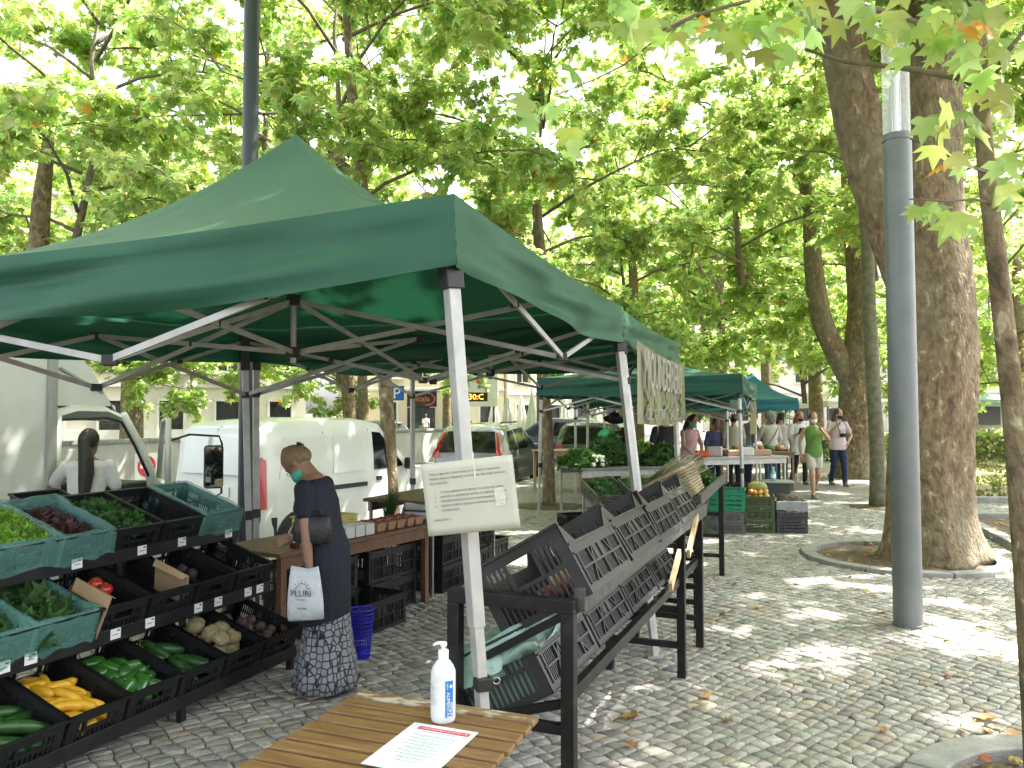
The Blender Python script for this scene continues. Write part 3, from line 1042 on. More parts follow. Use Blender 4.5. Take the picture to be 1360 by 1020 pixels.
def lamp_post(label, loc, r, h, gh, dark=False, lean=0.0):
    t = thing('lamp_post', label, 'lamp post', loc)
    t.rotation_euler = (0, lean, 0)
    m = mat('lamp_blue_grey_paint', (0.035, 0.047, 0.062), 0.4) if dark else M_LAMP
    MB().lathe([(r * 1.04, 0), (r * 1.04, 0.02), (r, 0.022), (r, h - 0.03), (r * 0.99, h)], 32).build('post', m, t, smooth=30)
    MB().lathe([(r * 1.06, h - 0.005), (r * 1.06, h + 0.045), (r * 0.9, h + 0.05)], 32).build('collar', m, t, smooth=30)
    MB().lathe([(r * 0.96, h + 0.05), (r * 0.96, h + gh), (r * 0.93, h + gh), (r * 0.93, h + 0.05)], 32, caps=False).build('glass_cylinder', M_LAMPGLASS, t, smooth=30)
    MB().lathe([(r * 1.0, h + gh), (r * 1.02, h + gh + 0.06), (r * 0.7, h + gh + 0.10), (0.01, h + gh + 0.11)], 32).build('cap', mat('lamp_cap', (0.7, 0.7, 0.68), 0.3), t, smooth=30)
    bar = MB()
    for a in range(3):
        bar.tube([(r * 0.3 * math.cos(a * 2.1), r * 0.3 * math.sin(a * 2.1), h + 0.05), (r * 0.3 * math.cos(a * 2.1), r * 0.3 * math.sin(a * 2.1), h + gh)], 0.006, 6)
    bar.tube([(0, 0, h + 0.05), (0, 0, h + gh * 0.55)], 0.02, 10)
    bar.lathe([(0.02, h + gh * 0.55), (r * 0.5, h + gh * 0.80), (r * 0.5, h + gh * 0.84), (0.02, h + gh * 0.84)], 16)
    bar.build('lamp_core', M_CHROME, t, smooth=30)
    return t

lamp_post('thick grey cylindrical lamp post with clear glass head on the right', (3.07, 6.13, 0), 0.106, 3.80, 0.86, lean=R(-0.3))
lamp_post('dark blue-grey lamp post rising behind the tent roof', (-2.79, 8.25, 0), 0.082, 6.6, 0.7, True)
# ================================================================ TENTS
def fabric(name, c, c2, tr, tc):
    return mat(name, c, 0.50, c2, 2.2, detail=6, bump=0.10, bscale=9, trans=tr, tcol=tc, spec=0.35)

M_GREEN = fabric('green_canvas', (0.020, 0.090, 0.054), (0.025, 0.104, 0.063), 0.11, (0.025, 0.15, 0.075))
M_TEAL = fabric('teal_canvas', (0.030, 0.16, 0.215), (0.04, 0.19, 0.25), 0.15, (0.03, 0.18, 0.22))
M_DGREEN = fabric('dark_green_canvas', (0.008, 0.070, 0.048), (0.012, 0.083, 0.057), 0.14, (0.01, 0.10, 0.06))
M_WCANV = fabric('white_canvas', (0.72, 0.72, 0.70), (0.66, 0.66, 0.64), 0.2, (0.6, 0.6, 0.56))
M_CONN = mat('black_nylon', (0.015, 0.015, 0.016), 0.5)

def corner_out(E, i):
    # where two valances meet: the mitre of their outward directions
    tot = Vector()
    for a, b in ((E[i - 1], E[i]), (E[i], E[(i + 1) % 4])):
        o = Vector(((b - a).y, -(b - a).x, 0)).normalized()
        if o.dot((a + b) / 2) < 0:
            o = -o
        tot += o
    n = tot.normalized()
    return n / max(0.4, n.dot(o))

def tent(label, eave, peak, vh, feet=None, m=M_GREEN, truss=True, wrinkle=1.0, seed=0, power=1.32, legw=0.040, skip_legs=(), sag=0.03, group='market tents along the promenade', plain=()):
    """eave: four corners of the roof edge, in order round; feet: where the legs stand"""
    eave = [Vector(p) for p in eave]
    peak = Vector(peak)
    base = sum(eave, Vector()) / 4
    base.z = 0
    t = thing('market_tent', label, 'tent', base, 0, group)
    E = [p - base for p in eave]
    A = peak - base
    rs = random.Random(seed)
    ph = rs.uniform(0, 9)
    # roof: four panels
    for i in range(4):
        a, b = E[i], E[(i + 1) % 4]
        nu, nv = 26, 16
        V, F = [], []
        for j in range(nv + 1):
            s = j / nv
            for k in range(nu + 1):
                w = k / nu
                e = a.lerp(b, w)
                p = e.lerp(A, s)
                z = e.z + (A.z - e.z) * (0.30 * s + 0.70 * s ** (power + 0.9))
                z -= sag * math.sin(math.pi * w) * (1 - s) ** 2
                edge = min(w, 1 - w) * 2
                z += wrinkle * 0.010 * noise.noise(Vector((p.x * 2.3 + ph, p.y * 2.3, 1.0))) * (1 - s * 0.6)
                z += wrinkle * 0.006 * math.sin(w * 38 + 3 * s + ph) * (1 - edge) * (1 - s)
                V.append((p.x, p.y, z))
        for j in range(nv):
            for k in range(nu):
                q = j * (nu + 1) + k
                F.append((q, q + 1, q + nu + 2, q + nu + 1))
        MB().add(V, F).build('roof_panel', m, t, smooth='all')
    # valances
    for i in range(4):
        a, b = E[i], E[(i + 1) % 4]
        out = Vector(((b - a).y, -(b - a).x, 0)).normalized()
        if out.dot((a + b) / 2) < 0:
            out = -out
        nu, nv = 60, 10
        V, F = [], []
        ca, cb = corner_out(E, i), corner_out(E, (i + 1) % 4)
        for j in range(nv + 1):
            s = j / nv
            for k in range(nu + 1):
                w = k / nu
                p = a.lerp(b, w)
                cs = math.sin(math.pi * w)
                z = p.z + 0.004 - sag * cs - vh * s * (1.0 + 0.05 * math.sin(w * 7 + ph))
                z -= 0.03 * cs * s
                fold = 0.014 * math.sin(s * 8 + 2.2 * math.sin(w * 4 + ph + i)) + 0.010 * math.sin(w * 19 + s * 3 + ph) + 0.006 * math.sin(s * 17 + w * 11)
                fold *= 1.7 * wrinkle * min(1.0, s * 2.5) * (0.35 + 0.65 * cs)
                gather = wrinkle * 0.010 * math.sin(s * 30 + i) * (math.exp(-w * 16) + math.exp(-(1 - w) * 16)) * s
                e0, e1 = max(0.0, 1 - w / 0.05), max(0.0, 1 - (1 - w) / 0.05)
                q = p + out * ((0.012 + 0.018 * s + fold + gather) * (1 - e0 - e1)) + (ca * e0 + cb * e1) * (0.012 + 0.018 * s + 0.006 * math.sin(s * 30))
                V.append((q.x, q.y, z))
        for j in range(nv):
            for k in range(nu):
                q = j * (nu + 1) + k
                F.append((q, q + 1, q + nu + 2, q + nu + 1))
        MB().add(V, F).build('valance', m, t, smooth='all')
    ctr = Vector((A.x, A.y, 0))
    tops = []
    for i in range(4):
        inw = (ctr - E[i])
        inw.z = 0
        inw.normalize()
        tp = E[i] + inw * 0.05
        tops.append(tp - Vector((0, 0, 0.03)))
    drop = vh * 0.86
    for i in range(4):
        if i in skip_legs:
            continue
        top = tops[i]
        ft = Vector(feet[i]) - base if feet else Vector((top.x, top.y, 0))
        d = (ft - top).normalized()
        mid = top.lerp(ft, 0.62)
        leg = MB()
        leg.bar(top, mid, legw, legw, up=(ctr - top))
        leg.bar(mid - d * 0.25, ft + Vector((0, 0, 0.006)), legw * 0.82, legw * 0.82, up=(ctr - top))
        lg = leg.build('leg', M_ALU, t, bevel=0.003)
        MB().box(ft + Vector((0, 0, 0.005)), (legw * 2.2, legw * 2.2, 0.008)).build('foot_plate', M_ALU, lg)
        MB().bar(top.lerp(ft, 0.0) - d * 0.01, top + d * (vh + 0.045), legw * 1.45, legw * 1.45, up=(ctr - top)).build('corner_connector', M_CONN, lg, bevel=0.004)
        if i in plain:
            continue
        MB().bar(mid - d * 0.03, mid + d * 0.04, legw * 1.25, legw * 1.25, up=(ctr - top)).build('clamp', M_CONN, lg)
    if not truss:
        return t
    hi = [p - Vector((0, 0, 0.07)) for p in tops]
    lo = [tops[i] + ((Vector(feet[i]) - base if feet else Vector((tops[i].x, tops[i].y, 0))) - tops[i]).normalized() * (drop + 0.27) for i in range(4)]
    bw, bh = 0.013, 0.026
    cz_hi = sum(p.z for p in hi) / 4 + 0.06
    C_hi, C_lo = Vector((A.x, A.y, cz_hi)), Vector((A.x, A.y, cz_hi - 0.30))
    mids = []

    def strut(p, q, off=0.0):
        n = (q - p).cross(Vector((0, 0, 1))).normalized() * off
        MB().bar(p + n, q + n, bw, bh).build('strut', M_ALU, t)

    def joint(p, s=0.045):
        MB().box(p, (s, s, s * 0.8), rs.uniform(0, 0.4)).build('joint', M_CONN, t, bevel=0.004)
    for i in range(4):
        k = (i + 1) % 4
        mh = (hi[i] + hi[k]) / 2 - Vector((0, 0, 0.055))
        ml = (lo[i] + lo[k]) / 2 + Vector((0, 0, 0.05))
        inw = (ctr - mh)
        inw.z = 0
        inw = inw.normalized() * 0.03
        mh += inw
        ml += inw
        mids.append((mh, ml))
        strut(hi[i], ml, 0.010)
        if i not in plain:
            strut(lo[i], mh, -0.010)
            joint(lo[i], 0.06)
        strut(hi[k], ml, -0.010)
        if k not in plain:
            strut(lo[k], mh, 0.010)
        joint(mh, 0.055)
        joint(ml, 0.055)
        joint((hi[i] + ml) / 2, 0.034)
        joint((hi[k] + ml) / 2, 0.034)
        strut(mh, C_lo, 0.010)
        strut(ml, C_hi, -0.010)
        joint((mh + C_lo) / 2, 0.034)
    MB().tube([C_lo - Vector((0, 0, 0.06)), A - Vector((0, 0, 0.04))], 0.017, 8).build('mast', M_ALU, t, smooth=30)
    joint(C_hi, 0.075)
    joint(C_lo, 0.075)
    return t

P1, P2, P3, P4 = (-0.21, 2.72, 2.41), (0.775, 5.55, 2.40), (-2.10, 6.10, 2.30), (-3.02, 3.30, 2.23)
tent('nearest green pop-up tent over the vegetable racks', [P1, P2, P3, P4], (-1.26, 4.5, 3.27), 0.250,
     [(-0.055, 2.75, 0), (0.965, 5.36, 0), (-2.02, 6.12, 0), (-2.95, 3.3, 0)], M_GREEN, seed=3, legw=0.047, plain=(0, 1))
D2 = Vector((0.98, 2.87, 0))
Q1, Q2, Q3, Q4 = Vector(P2) + Vector((0.02, 0.07, -0.02)), Vector((1.80, 8.55, 2.42)), Vector((-1.16, 8.95, 2.34)), Vector(P3) + Vector((0.02, 0.08, 0.0))
tent('second green pop-up tent, joined to the nearest one, with a hanging banner', [Q1, Q2, Q3, Q4], (-0.2, 7.3, 3.0), 0.24,
     [(0.99, 5.45, 0), (1.83, 8.5, 0), (-1.12, 8.9, 0), (-2.0, 6.2, 0)], M_GREEN, seed=5, legw=0.044)
tent('third dark green market tent with a low flat roof', [(3.28, 11.2, 2.20), (4.40, 14.1, 2.17), (1.45, 15.2, 2.2), (0.42, 12.4, 2.20)], (2.35, 13.2, 2.62), 0.27,
     [(3.3, 11.2, 0), (4.4, 14.1, 0), (1.45, 15.2, 0), (0.42, 12.4, 0)], M_DGREEN, seed=8, power=1.1)
tent('fourth green market tent showing its valance below the third', [(4.15, 15.0, 2.02), (5.1, 17.8, 2.02), (2.2, 18.9, 2.05), (1.25, 16.0, 2.05)], (3.2, 16.9, 2.50), 0.26,
     None, M_DGREEN, seed=11, power=1.1)
tent('pointed teal market tent farther along the row', [(6.86, 18.8, 1.99), (7.85, 21.6, 1.99), (5.0, 22.6, 1.99), (4.0, 19.8, 1.99)], (6.25, 20.4, 2.68), 0.27,
     None, M_TEAL, seed=13, power=1.0)
tent('farthest green tent behind the teal one', [(8.3, 23.6, 2.0), (9.3, 26.4, 2.0), (6.4, 27.4, 2.0), (5.4, 24.6, 2.0)], (7.3, 25.5, 2.5), 0.27,
     None, M_DGREEN, seed=17, power=1.0, truss=False)
tent('white peaked tent far behind the woman with the camera', [(13.3, 33.0, 2.15), (16.3, 33.6, 2.15), (15.7, 36.6, 2.15), (12.7, 36.0, 2.15)], (14.2, 34.6, 3.3), 0.25,
     None, M_WCANV, seed=19, truss=False, power=1.0)
tent('pale green kiosk tent far off beyond the hedge', [(21.0, 38.0, 2.3), (25.5, 38.4, 2.3), (25.2, 41.4, 2.3), (20.8, 41.0, 2.3)], (23, 39.7, 2.9), 0.3,
     None, fabric('pale_green_canvas', (0.25, 0.36, 0.32), (0.3, 0.4, 0.36), 0.2, (0.2, 0.3, 0.25)), seed=21, truss=False, power=1.0)

# banner hanging below the valance of the second tent, along its walkway side
M_BANNER = mat('printed_banner', (0.085, 0.09, 0.05), 0.6, (0.22, 0.21, 0.14), 3.6, detail=5, stretch=(1, 1, 0.35), contrast=(0.38, 0.62))
bn = thing('banner', 'printed stall banner with white lettering hanging under the second tent', 'banner', (0, 0, 0))
b0, b1 = Vector((0.87, 5.62, 0)), Vector((1.84, 8.50, 0))
V, F = [], []
NU, NV = 24, 8
bdir = (b1 - b0).normalized()
bout = Vector((bdir.y, -bdir.x, 0))
def bpt(w, s, off=0.0):
    p = b0.lerp(b1, w) + bout * (0.03 + off + 0.012 * math.sin(w * 14) * s)
    zt = 2.17 - 0.03 * math.sin(math.pi * w)
    return Vector((p.x, p.y, zt - 0.60 * s))
for j in range(NV + 1):
    for k in range(NU + 1):
        V.append(bpt(k / NU, j / NV))
for j in range(NV):
    for k in range(NU):
        q = j * (NU + 1) + k
        F.append((q, q + 1, q + NU + 2, q + NU + 1))
MB().add(V, F).build('banner_sheet', M_BANNER, bn, smooth='all')
M_BLET = mat('banner_lettering', (0.30, 0.30, 0.27), 0.6)
M_BGRN = mat('banner_leaf_print', (0.16, 0.20, 0.05), 0.6)
def bmat(w, s, off=0.022):
    return frame(bpt(w, s, off), bdir, (0, 0, 1))
text_mesh('MIQUINDERNEIRO', 0.42, M_BLET, 'lettering', bn, bmat(0.05, 0.55), xscale=0.78, spacing=0.86)
text_mesh('SALUTE', 0.15, M_BLET, 'lettering', bn, bmat(0.52, 0.93), xscale=1.3)
text_mesh('DEL  GASTRO', 0.13, M_BLET, 'lettering', bn, bmat(0.08, 0.95), xscale=1.3)
text_mesh('LIVES', 0.13, M_BLET, 'lettering', bn, bmat(0.82, 0.95), xscale=1.2)
for i in range(5):
    w = 0.12 + i * 0.19
    p = bpt(w, 0.72 + 0.08 * (i % 2), 0.018)
    mb = MB()
    for j in range(5):
        a = j * 1.25 + i
        mb.prism([(0, 0), (0.10 * math.cos(a - .25), 0.10 * math.sin(a - .25)), (0.2 * math.cos(a), 0.2 * math.sin(a)), (0.10 * math.cos(a + .25), 0.10 * math.sin(a + .25))], 0.001 + j * 0.0004, 0, frame(p, bdir, (0, 0, 1)))
    mb.build('leaf_print', M_BGRN, bn)
# ================================================================ CRATES
M_OLIVE = mat('olive_crate_plastic', (0.055, 0.085, 0.030), 0.45, (0.075, 0.11, 0.045), 5)
M_GREENC = mat('green_crate_plastic', (0.012, 0.23, 0.13), 0.4, (0.02, 0.28, 0.16), 5)
M_GREYC = mat('grey_crate_plastic', (0.13, 0.13, 0.135), 0.45, (0.17, 0.17, 0.172), 5)
CR_CACHE = {}

def crate_meshes(W, L, H, m, style):
    """x = width, y = length, origin at the middle of the bottom"""
    key = (W, L, H, m.name, style)
    if key in CR_CACHE:
        return CR_CACHE[key]
    th = 0.007
    base = MB()
    base.box((0, 0, 0.010), (W - 0.02, L - 0.02, 0.012))
    for i in range(5):
        y = -L / 2 + L * (i + 0.5) / 5
        base.box((0, y, 0.003), (W - 0.03, 0.012, 0.006))

    def wall(S, end, H=H):
        """wall in xz, outward = -y, length S"""
        w = MB()
        w.box((0, 0, 0.016), (S, th, 0.030))
        if style == 'slot':
            k = 4
            hh = (H - 0.05) / k
            for i in range(k):
                z = 0.03 + hh * (i + 0.5)
                w.box((0, 0.0005, z), (S - 0.01, th * 0.8, hh * 0.62))
            for s in (-1, 1):
                w.box((s * (S / 2 - 0.02), 0, H / 2), (0.04, th * 1.2, H - 0.012))
            for s in (-0.25, 0, 0.25):
                w.box((s * S, -0.001, H / 2), (0.018, th * 1.4, H - 0.02))
            w.box((0, 0, H - 0.012), (S, th * 1.1, 0.024))
        else:
            H0 = H
            if style == 'lowside' and not end:
                H = H * 0.70
            band = 0.05 if end else H * 0.20
            w.box((0, 0, H - band / 2), (S, th, band))
            for s in (-1, 1):
                w.box((s * (S / 2 - 0.022), 0, H / 2), (0.044, th * 1.25, H - 0.004))
            zb, zt = 0.03, H - band
            if end:
                zm = zb + (zt - zb) * 0.50
                w.box((0, 0, zm), (S - 0.04, th * 1.4, 0.016))
                n = int((S - 0.09) / 0.023)
                for i in range(n):
                    x = -(S - 0.09) / 2 + (S - 0.09) * (i + 0.5) / n
                    w.box((x, 0.001, (zb + zm) / 2), (0.011, th * 0.7, zm - zb))
                    if abs(x) > 0.065:
                        w.box((x, 0.001, (zt + zm) / 2), (0.011, th * 0.7, zt - zm))
                for s in (-1, 1):
                    w.box((s * 0.066, -0.002, (zt + zm) / 2), (0.014, th * 1.8, zt - zm))
            else:
                k = 4
                for i in range(k + 1):
                    x = -S / 2 + 0.035 + (S - 0.07) * i / k
                    w.box((x, -0.003, (zb + zt) / 2), (0.012, th * 2.0, zt - zb))
                zm = (zb + zt) / 2
                w.box((0, -0.003, zm), (S - 0.05, th * 2.0, 0.009))
                w.box((0, -0.003, zt - 0.002), (S - 0.02, th * 2.2, 0.008))
                # solid plate in the middle and diagonal ribs
                w.box((0, 0, (zm + zt) / 2), (S * 0.20, th * 0.9, zt - zm))
                for s in (-1, 1):
                    w.bar((s * S * 0.13, -0.004, zt), (s * S * 0.30, -0.004, zb), 0.009, 0.009)
                n = int((S - 0.10) / 0.0165)
                for i in range(n):
                    x = -(S - 0.10) / 2 + (S - 0.10) * (i + 0.5) / n
                    w.box((x, 0.001, (zb + zt) / 2), (0.0075, th * 0.6, zt - zb))
        # rolled rim
        w.box((0, -0.006, H - 0.005), (S + 0.02, 0.020, 0.010))
        if style == 'lowside' and not end:
            for s in (-1, 1):
                w.add([(s * S / 2, -0.004, H), (s * (S / 2 - 0.10), -0.004, H), (s * S / 2, -0.004, H0), (s * S / 2, 0.004, H), (s * (S / 2 - 0.10), 0.004, H), (s * S / 2, 0.004, H0)],
                      [(0, 1, 2), (5, 4, 3), (1, 4, 5, 2)])
        return w
    r = (base.mesh('base', m), wall(L, False).mesh('side_wall', m), wall(W, True).mesh('end_wall', m))
    CR_CACHE[key] = r
    return r

def crate(label, M, W=0.32, L=0.50, H=0.17, m=None, style='vent', group=None, name='crate'):
    m = m or M_CRATE
    t = thing(name, label, 'crate', group=group)
    t.matrix_world = M
    b, sw, ew = crate_meshes(W, L, H, m, style)
    put('base', b, t)
    put('side_wall', sw, t, 0, (-W / 2, 0, 0), (0, 0, -R(90)))
    put('side_wall', sw, t, 0, (W / 2, 0, 0), (0, 0, R(90)))
    put('end_wall', ew, t, 0, (0, -L / 2, 0), (0, 0, 0))
    put('end_wall', ew, t, 0, (0, L / 2, 0), (0, 0, R(180)))
    return t

def axes(o, x, y, z):
    x, y, z = Vector(x), Vector(y), Vector(z)
    return Matrix(((x.x, y.x, z.x, o[0]), (x.y, y.y, z.y, o[1]), (x.z, y.z, z.z, o[2]), (0, 0, 0, 1)))

def flat_crate(label, x, y, z, head=20, **kw):
    """crate standing level; its width runs along the local x of the heading"""
    return crate(label, Matrix.Translation((x, y, z)) @ Matrix.Rotation(HD(head), 4, 'Z'), **kw)

def plastic(name, c, alpha, rough=0.25):
    if name in MATS:
        return MATS[name]
    m = mat(name, c, rough, tuple(min(1, q * 1.25) for q in c), 7, bump=0.55, bscale=24, spec=0.7)
    m.node_tree.nodes['Principled BSDF'].inputs['Alpha'].default_value = alpha
    return m

M_LINER = plastic('teal_plastic_film', (0.14, 0.34, 0.30), 0.42)
M_CLEARBAG = plastic('clear_plastic_film', (0.62, 0.66, 0.66), 0.35, 0.2)

def liner(label, M, W=0.32, L=0.50, H=0.17, m=None, seed=0, low=0.25, cat='plastic bag'):
    """bag film turned over the rim of a crate"""
    rs = random.Random(seed)
    n = 72
    def ring(off, z, jit, drop=0.0):
        out = []
        hw, hl = W / 2 + off, L / 2 + off
        per = 2 * (W + L)
        for k in range(n):
            s = per * k / n
            if s < W:
                x, y = -hw + 2 * hw * s / W, -hl
            elif s < W + L:
                x, y = hw, -hl + 2 * hl * (s - W) / L
            elif s < 2 * W + L:
                x, y = hw - 2 * hw * (s - W - L) / W, hl
            else:
                x, y = -hw, hl - 2 * hl * (s - 2 * W - L) / L
            q = noise.noise(Vector((x * 9 + seed * 3, y * 9, z * 4)))
            q2 = noise.noise(Vector((x * 26 + seed, y * 26, 5 + z)))
            out.append((x * (1 + jit * 0.06 * q2 + jit * 0.1 * q), y * (1 + jit * 0.05 * q2), z + drop * q + 0.008 * jit * q2))
        return out
    rg = [ring(0.024, H * low, 1.0, 0.05), ring(0.020, H * 0.62, 0.8), ring(0.018, H * 0.92, 0.5), ring(0.010, H + 0.012, 0.5, 0.012), ring(-0.008, H + 0.010, 0.5, 0.012),
          ring(-0.018, H * 0.8, 0.9), ring(-0.020, H * 0.45, 1.2), ring(-0.022, 0.03, 1.0)]
    o = MB().rings(rg, 0, False).build('plastic_liner', m or M_LINER, None, smooth='all')
    o.matrix_world = M
    tag(o, label, cat)
    return o

# ================================================================ LEFT RACK
RK = Matrix.Translation((-1.40, 5.10, 0)) @ Matrix.Rotation(HD(22), 4, 'Z')
rack = thing('display_rack', 'black stepped three-tier vegetable rack on the left', 'rack')
rack.matrix_world = RK
TIER_X, TIER_Z = (0.0, -0.22, -0.48), (0.10, 0.49, 0.83)
RLEN = 2.75
for k in range(3):
    MB().box((TIER_X[k] + 0.012, -RLEN / 2, TIER_Z[k] + 0.02), (0.012, RLEN, 0.072)).build('front_rail', M_BLACK, rack, bevel=0.003)
    MB().box((TIER_X[k] - 0.44, -RLEN / 2, TIER_Z[k] + 0.13), (0.03, RLEN, 0.03)).build('back_rail', M_STEELB, rack)
for y in (-0.02, -0.93, -1.83, -2.72):
    for k in range(3):
        MB().bar((TIER_X[k] - 0.02, y, TIER_Z[k] - 0.01), (TIER_X[k] - 0.45, y, TIER_Z[k] + 0.125), 0.03, 0.03).build('shelf_arm', M_STEELB, rack)
    MB().bar((-0.02, y, 0.0), (-0.02, y, 0.10), 0.035, 0.035).build('leg', M_STEELB, rack)
    MB().bar((-0.50, y, 0.0), (-0.50, y, 0.88), 0.035, 0.035, up=(0, 1, 0)).build('leg', M_STEELB, rack)
    MB().bar((-0.92, y, 0.0), (-0.92, y, 0.98), 0.035, 0.035, up=(0, 1, 0)).build('leg', M_STEELB, rack)
    MB().bar((-0.02, y, 0.09), (-0.92, y, 0.09), 0.03, 0.03).build('cross_bar', M_STEELB, rack)

TAU = R(18)
CW = 0.33

def slot(k, i, cw=CW, L=0.50, dx=0.0):
    """matrix of the crate in tier k, i-th from the far end: crate x runs along the rack, crate y towards the back"""
    y = -(i + 0.5) * cw - 0.01
    back = Vector((-math.cos(TAU), 0, math.sin(TAU)))
    up = Vector((math.sin(TAU), 0, math.cos(TAU)))
    o = Vector((TIER_X[k] + dx, y, TIER_Z[k] + 0.022)) + back * (L / 2 + 0.004)
    return RK @ axes(o, (0, 1, 0), back, up)

for k, rows in enumerate((
    ['of beetroot at the far end of the bottom row', 'of knobbly celeriac in the bottom row', 'of dark green courgettes in the bottom row', 'of green peppers in the bottom row',
     'of yellow courgettes in the bottom row', 'of cucumbers at the near end of the bottom row', 'cut off by the left edge, bottom row', None],
    ['almost empty at the far end of the middle row', 'holding a few dark roots, middle row second from far end', 'with a cardboard sheet standing in it, middle row', 'of red tomatoes in the middle row',
     'lined with green film in the middle row', 'lined with green film at the left edge, middle row', None, None],
    ['lined with green film at the far end of the top row', 'empty in the top row beside the green lined far one', 'of leafy celery in the top row', 'of dark red lettuce in the top row',
     'of bright green salad in the top row', 'at the left edge of the top row', None, None])):
    for i, lab in enumerate(rows):
        if lab:
            crate('black vented crate ' + lab, slot(k, i), CW - 0.022, 0.50, 0.17 if k < 2 else 0.165, group='black crates on the left rack')
HB = slot(2, 3.15, 0.33, 0.50, -0.55) @ Matrix.Translation((0, 0, -0.02))
crate('black crate of grey-green herbs behind the dark red lettuce', HB, CW - 0.02, 0.40, 0.16)
GF = slot(2, 2.0, 0.33, 0.50, -0.46) @ Matrix.Translation((0, 0, -0.03))
crate('black vented crate standing behind the celery crate on the top row', GF, CW - 0.02, 0.36, 0.22)
for k, i, lab, sd in ((2, 0, 'green plastic film lining the far crate of the top row', 1), (2, 3, 'green plastic film round the dark red lettuce crate', 2),
                      (2, 4, 'green plastic film round the bright salad crate', 3), (2, 5, 'green plastic film on the leftmost crate of the top row', 8), (1, 4, 'green plastic film lining the crate of chard in the middle row', 4),
                      (1, 5, 'green plastic film on the leftmost crate of the middle row', 5)):
    liner(lab, slot(k, i), CW - 0.02, 0.50, 0.17, seed=sd, low=0.12 if k == 2 else 0.05)

# price cards on the rails
def price_card(label, k, y, w=0.062, h=0.052):
    M = RK @ Matrix.Translation((TIER_X[k] + 0.021, y, TIER_Z[k] + 0.030 + random.uniform(-0.004, 0.004))) @ Matrix.Rotation(R(random.uniform(-3, 3)), 4, 'X')
    t = thing('price_card', label, 'price card', group='price cards on the left rack')
    t.matrix_world = M
    MB().box((0, 0, 0), (0.0022, w, h)).build('card', M_PAPER, t)
    mb = MB()
    mb.box((0.0014, 0.016, 0.015), (0.0006, 0.017, 0.008))
    mb.build('price_print', M_INK, t)
    MB().box((0.0014, 0.0, -0.004), (0.0006, 0.034, 0.0035)).build('name_print', M_INK, t)
    return t

CARDS = [(2, -0.10, 'white price card at the far end of the top rail'), (2, -0.50, 'white price card on the top rail below the empty black crate'), (2, -0.80, 'white price card on the top rail below the celery'),
         (2, -1.22, 'white price card on the top rail below the dark red lettuce'),
         (1, -0.10, 'white price card farthest along the middle rail'), (1, -0.21, 'second white price card from the far end of the middle rail'), (1, -0.47, 'third white price card from the far end of the middle rail'),
         (1, -0.63, 'fourth white price card from the far end of the middle rail'), (1, -0.98, 'white price card on the middle rail below the tomatoes'), (1, -1.20, 'white price card on the middle rail left of the tomatoes'),
         (1, -1.66, 'right of the two white price cards under the green lined middle crate'), (1, -1.79, 'left of the two white price cards under the green lined middle crate')]
for k, y, lab in CARDS:
    price_card(lab, k, y)

# ================================================================ VEGETABLES
M_YEL = mat('yellow_courgette_skin', (0.62, 0.30, 0.012), 0.35, (0.72, 0.42, 0.03), 14, spec=0.5)
M_STEM = mat('green_stem', (0.10, 0.17, 0.04), 0.6)
M_PEP = mat('green_pepper_skin', (0.022, 0.10, 0.012), 0.22, (0.035, 0.14, 0.02), 9, spec=0.6)
M_CUC = mat('dark_courgette_skin', (0.012, 0.050, 0.010), 0.35, (0.035, 0.10, 0.022), 22, spec=0.5)
M_TOM = mat('tomato_skin', (0.42, 0.018, 0.015), 0.22, (0.50, 0.04, 0.02), 8, spec=0.6)
M_CEL = mat('celeriac_skin', (0.27, 0.22, 0.10), 0.8, (0.40, 0.34, 0.19), 20, bump=0.8, bscale=60)
M_BEET = mat('beetroot_skin', (0.060, 0.030, 0.030), 0.75, (0.12, 0.075, 0.06), 18, bump=0.5, bscale=50)
M_SALAD = mat('salad_leaf', (0.14, 0.30, 0.03), 0.5, (0.22, 0.40, 0.05), 20, attr='tint', trans=0.35, tcol=(0.35, 0.6, 0.05))
M_LETT = mat('red_lettuce_leaf', (0.045, 0.018, 0.020), 0.5, (0.09, 0.04, 0.035), 20, attr='tint', trans=0.2, tcol=(0.12, 0.03, 0.03))
M_HERB = mat('grey_herb_leaf', (0.10, 0.125, 0.075), 0.7, (0.19, 0.20, 0.14), 20, attr='tint', trans=0.2, tcol=(0.2, 0.25, 0.12))
M_DLEAF = mat('dark_leaf', (0.03, 0.085, 0.02), 0.5, (0.05, 0.12, 0.03), 20, attr='tint', trans=0.3, tcol=(0.1, 0.25, 0.03))

def long_veg(m, L, r, bend, stem=True, n=9):
    mb = MB()
    pts, rr = [], []
    for i in range(9):
        t = i / 8
        pts.append((bend * math.sin(math.pi * t) * L, L * (t - 0.5), 0))
        rr.append(r * (0.45 + 0.75 * math.sin(math.pi * (0.12 + 0.78 * t)) ** 0.7) if 0 < i < 8 else r * 0.35)
    mb.tube(pts, rr, n, 0)
    if stem:
        mb.tube([(0, L * 0.49, 0), (0.004, L * 0.49 + 0.022, 0.003)], [r * 0.45, r * 0.38], 6, 1)
    return mb.mesh('vegetable', [m, M_STEM], 'all')

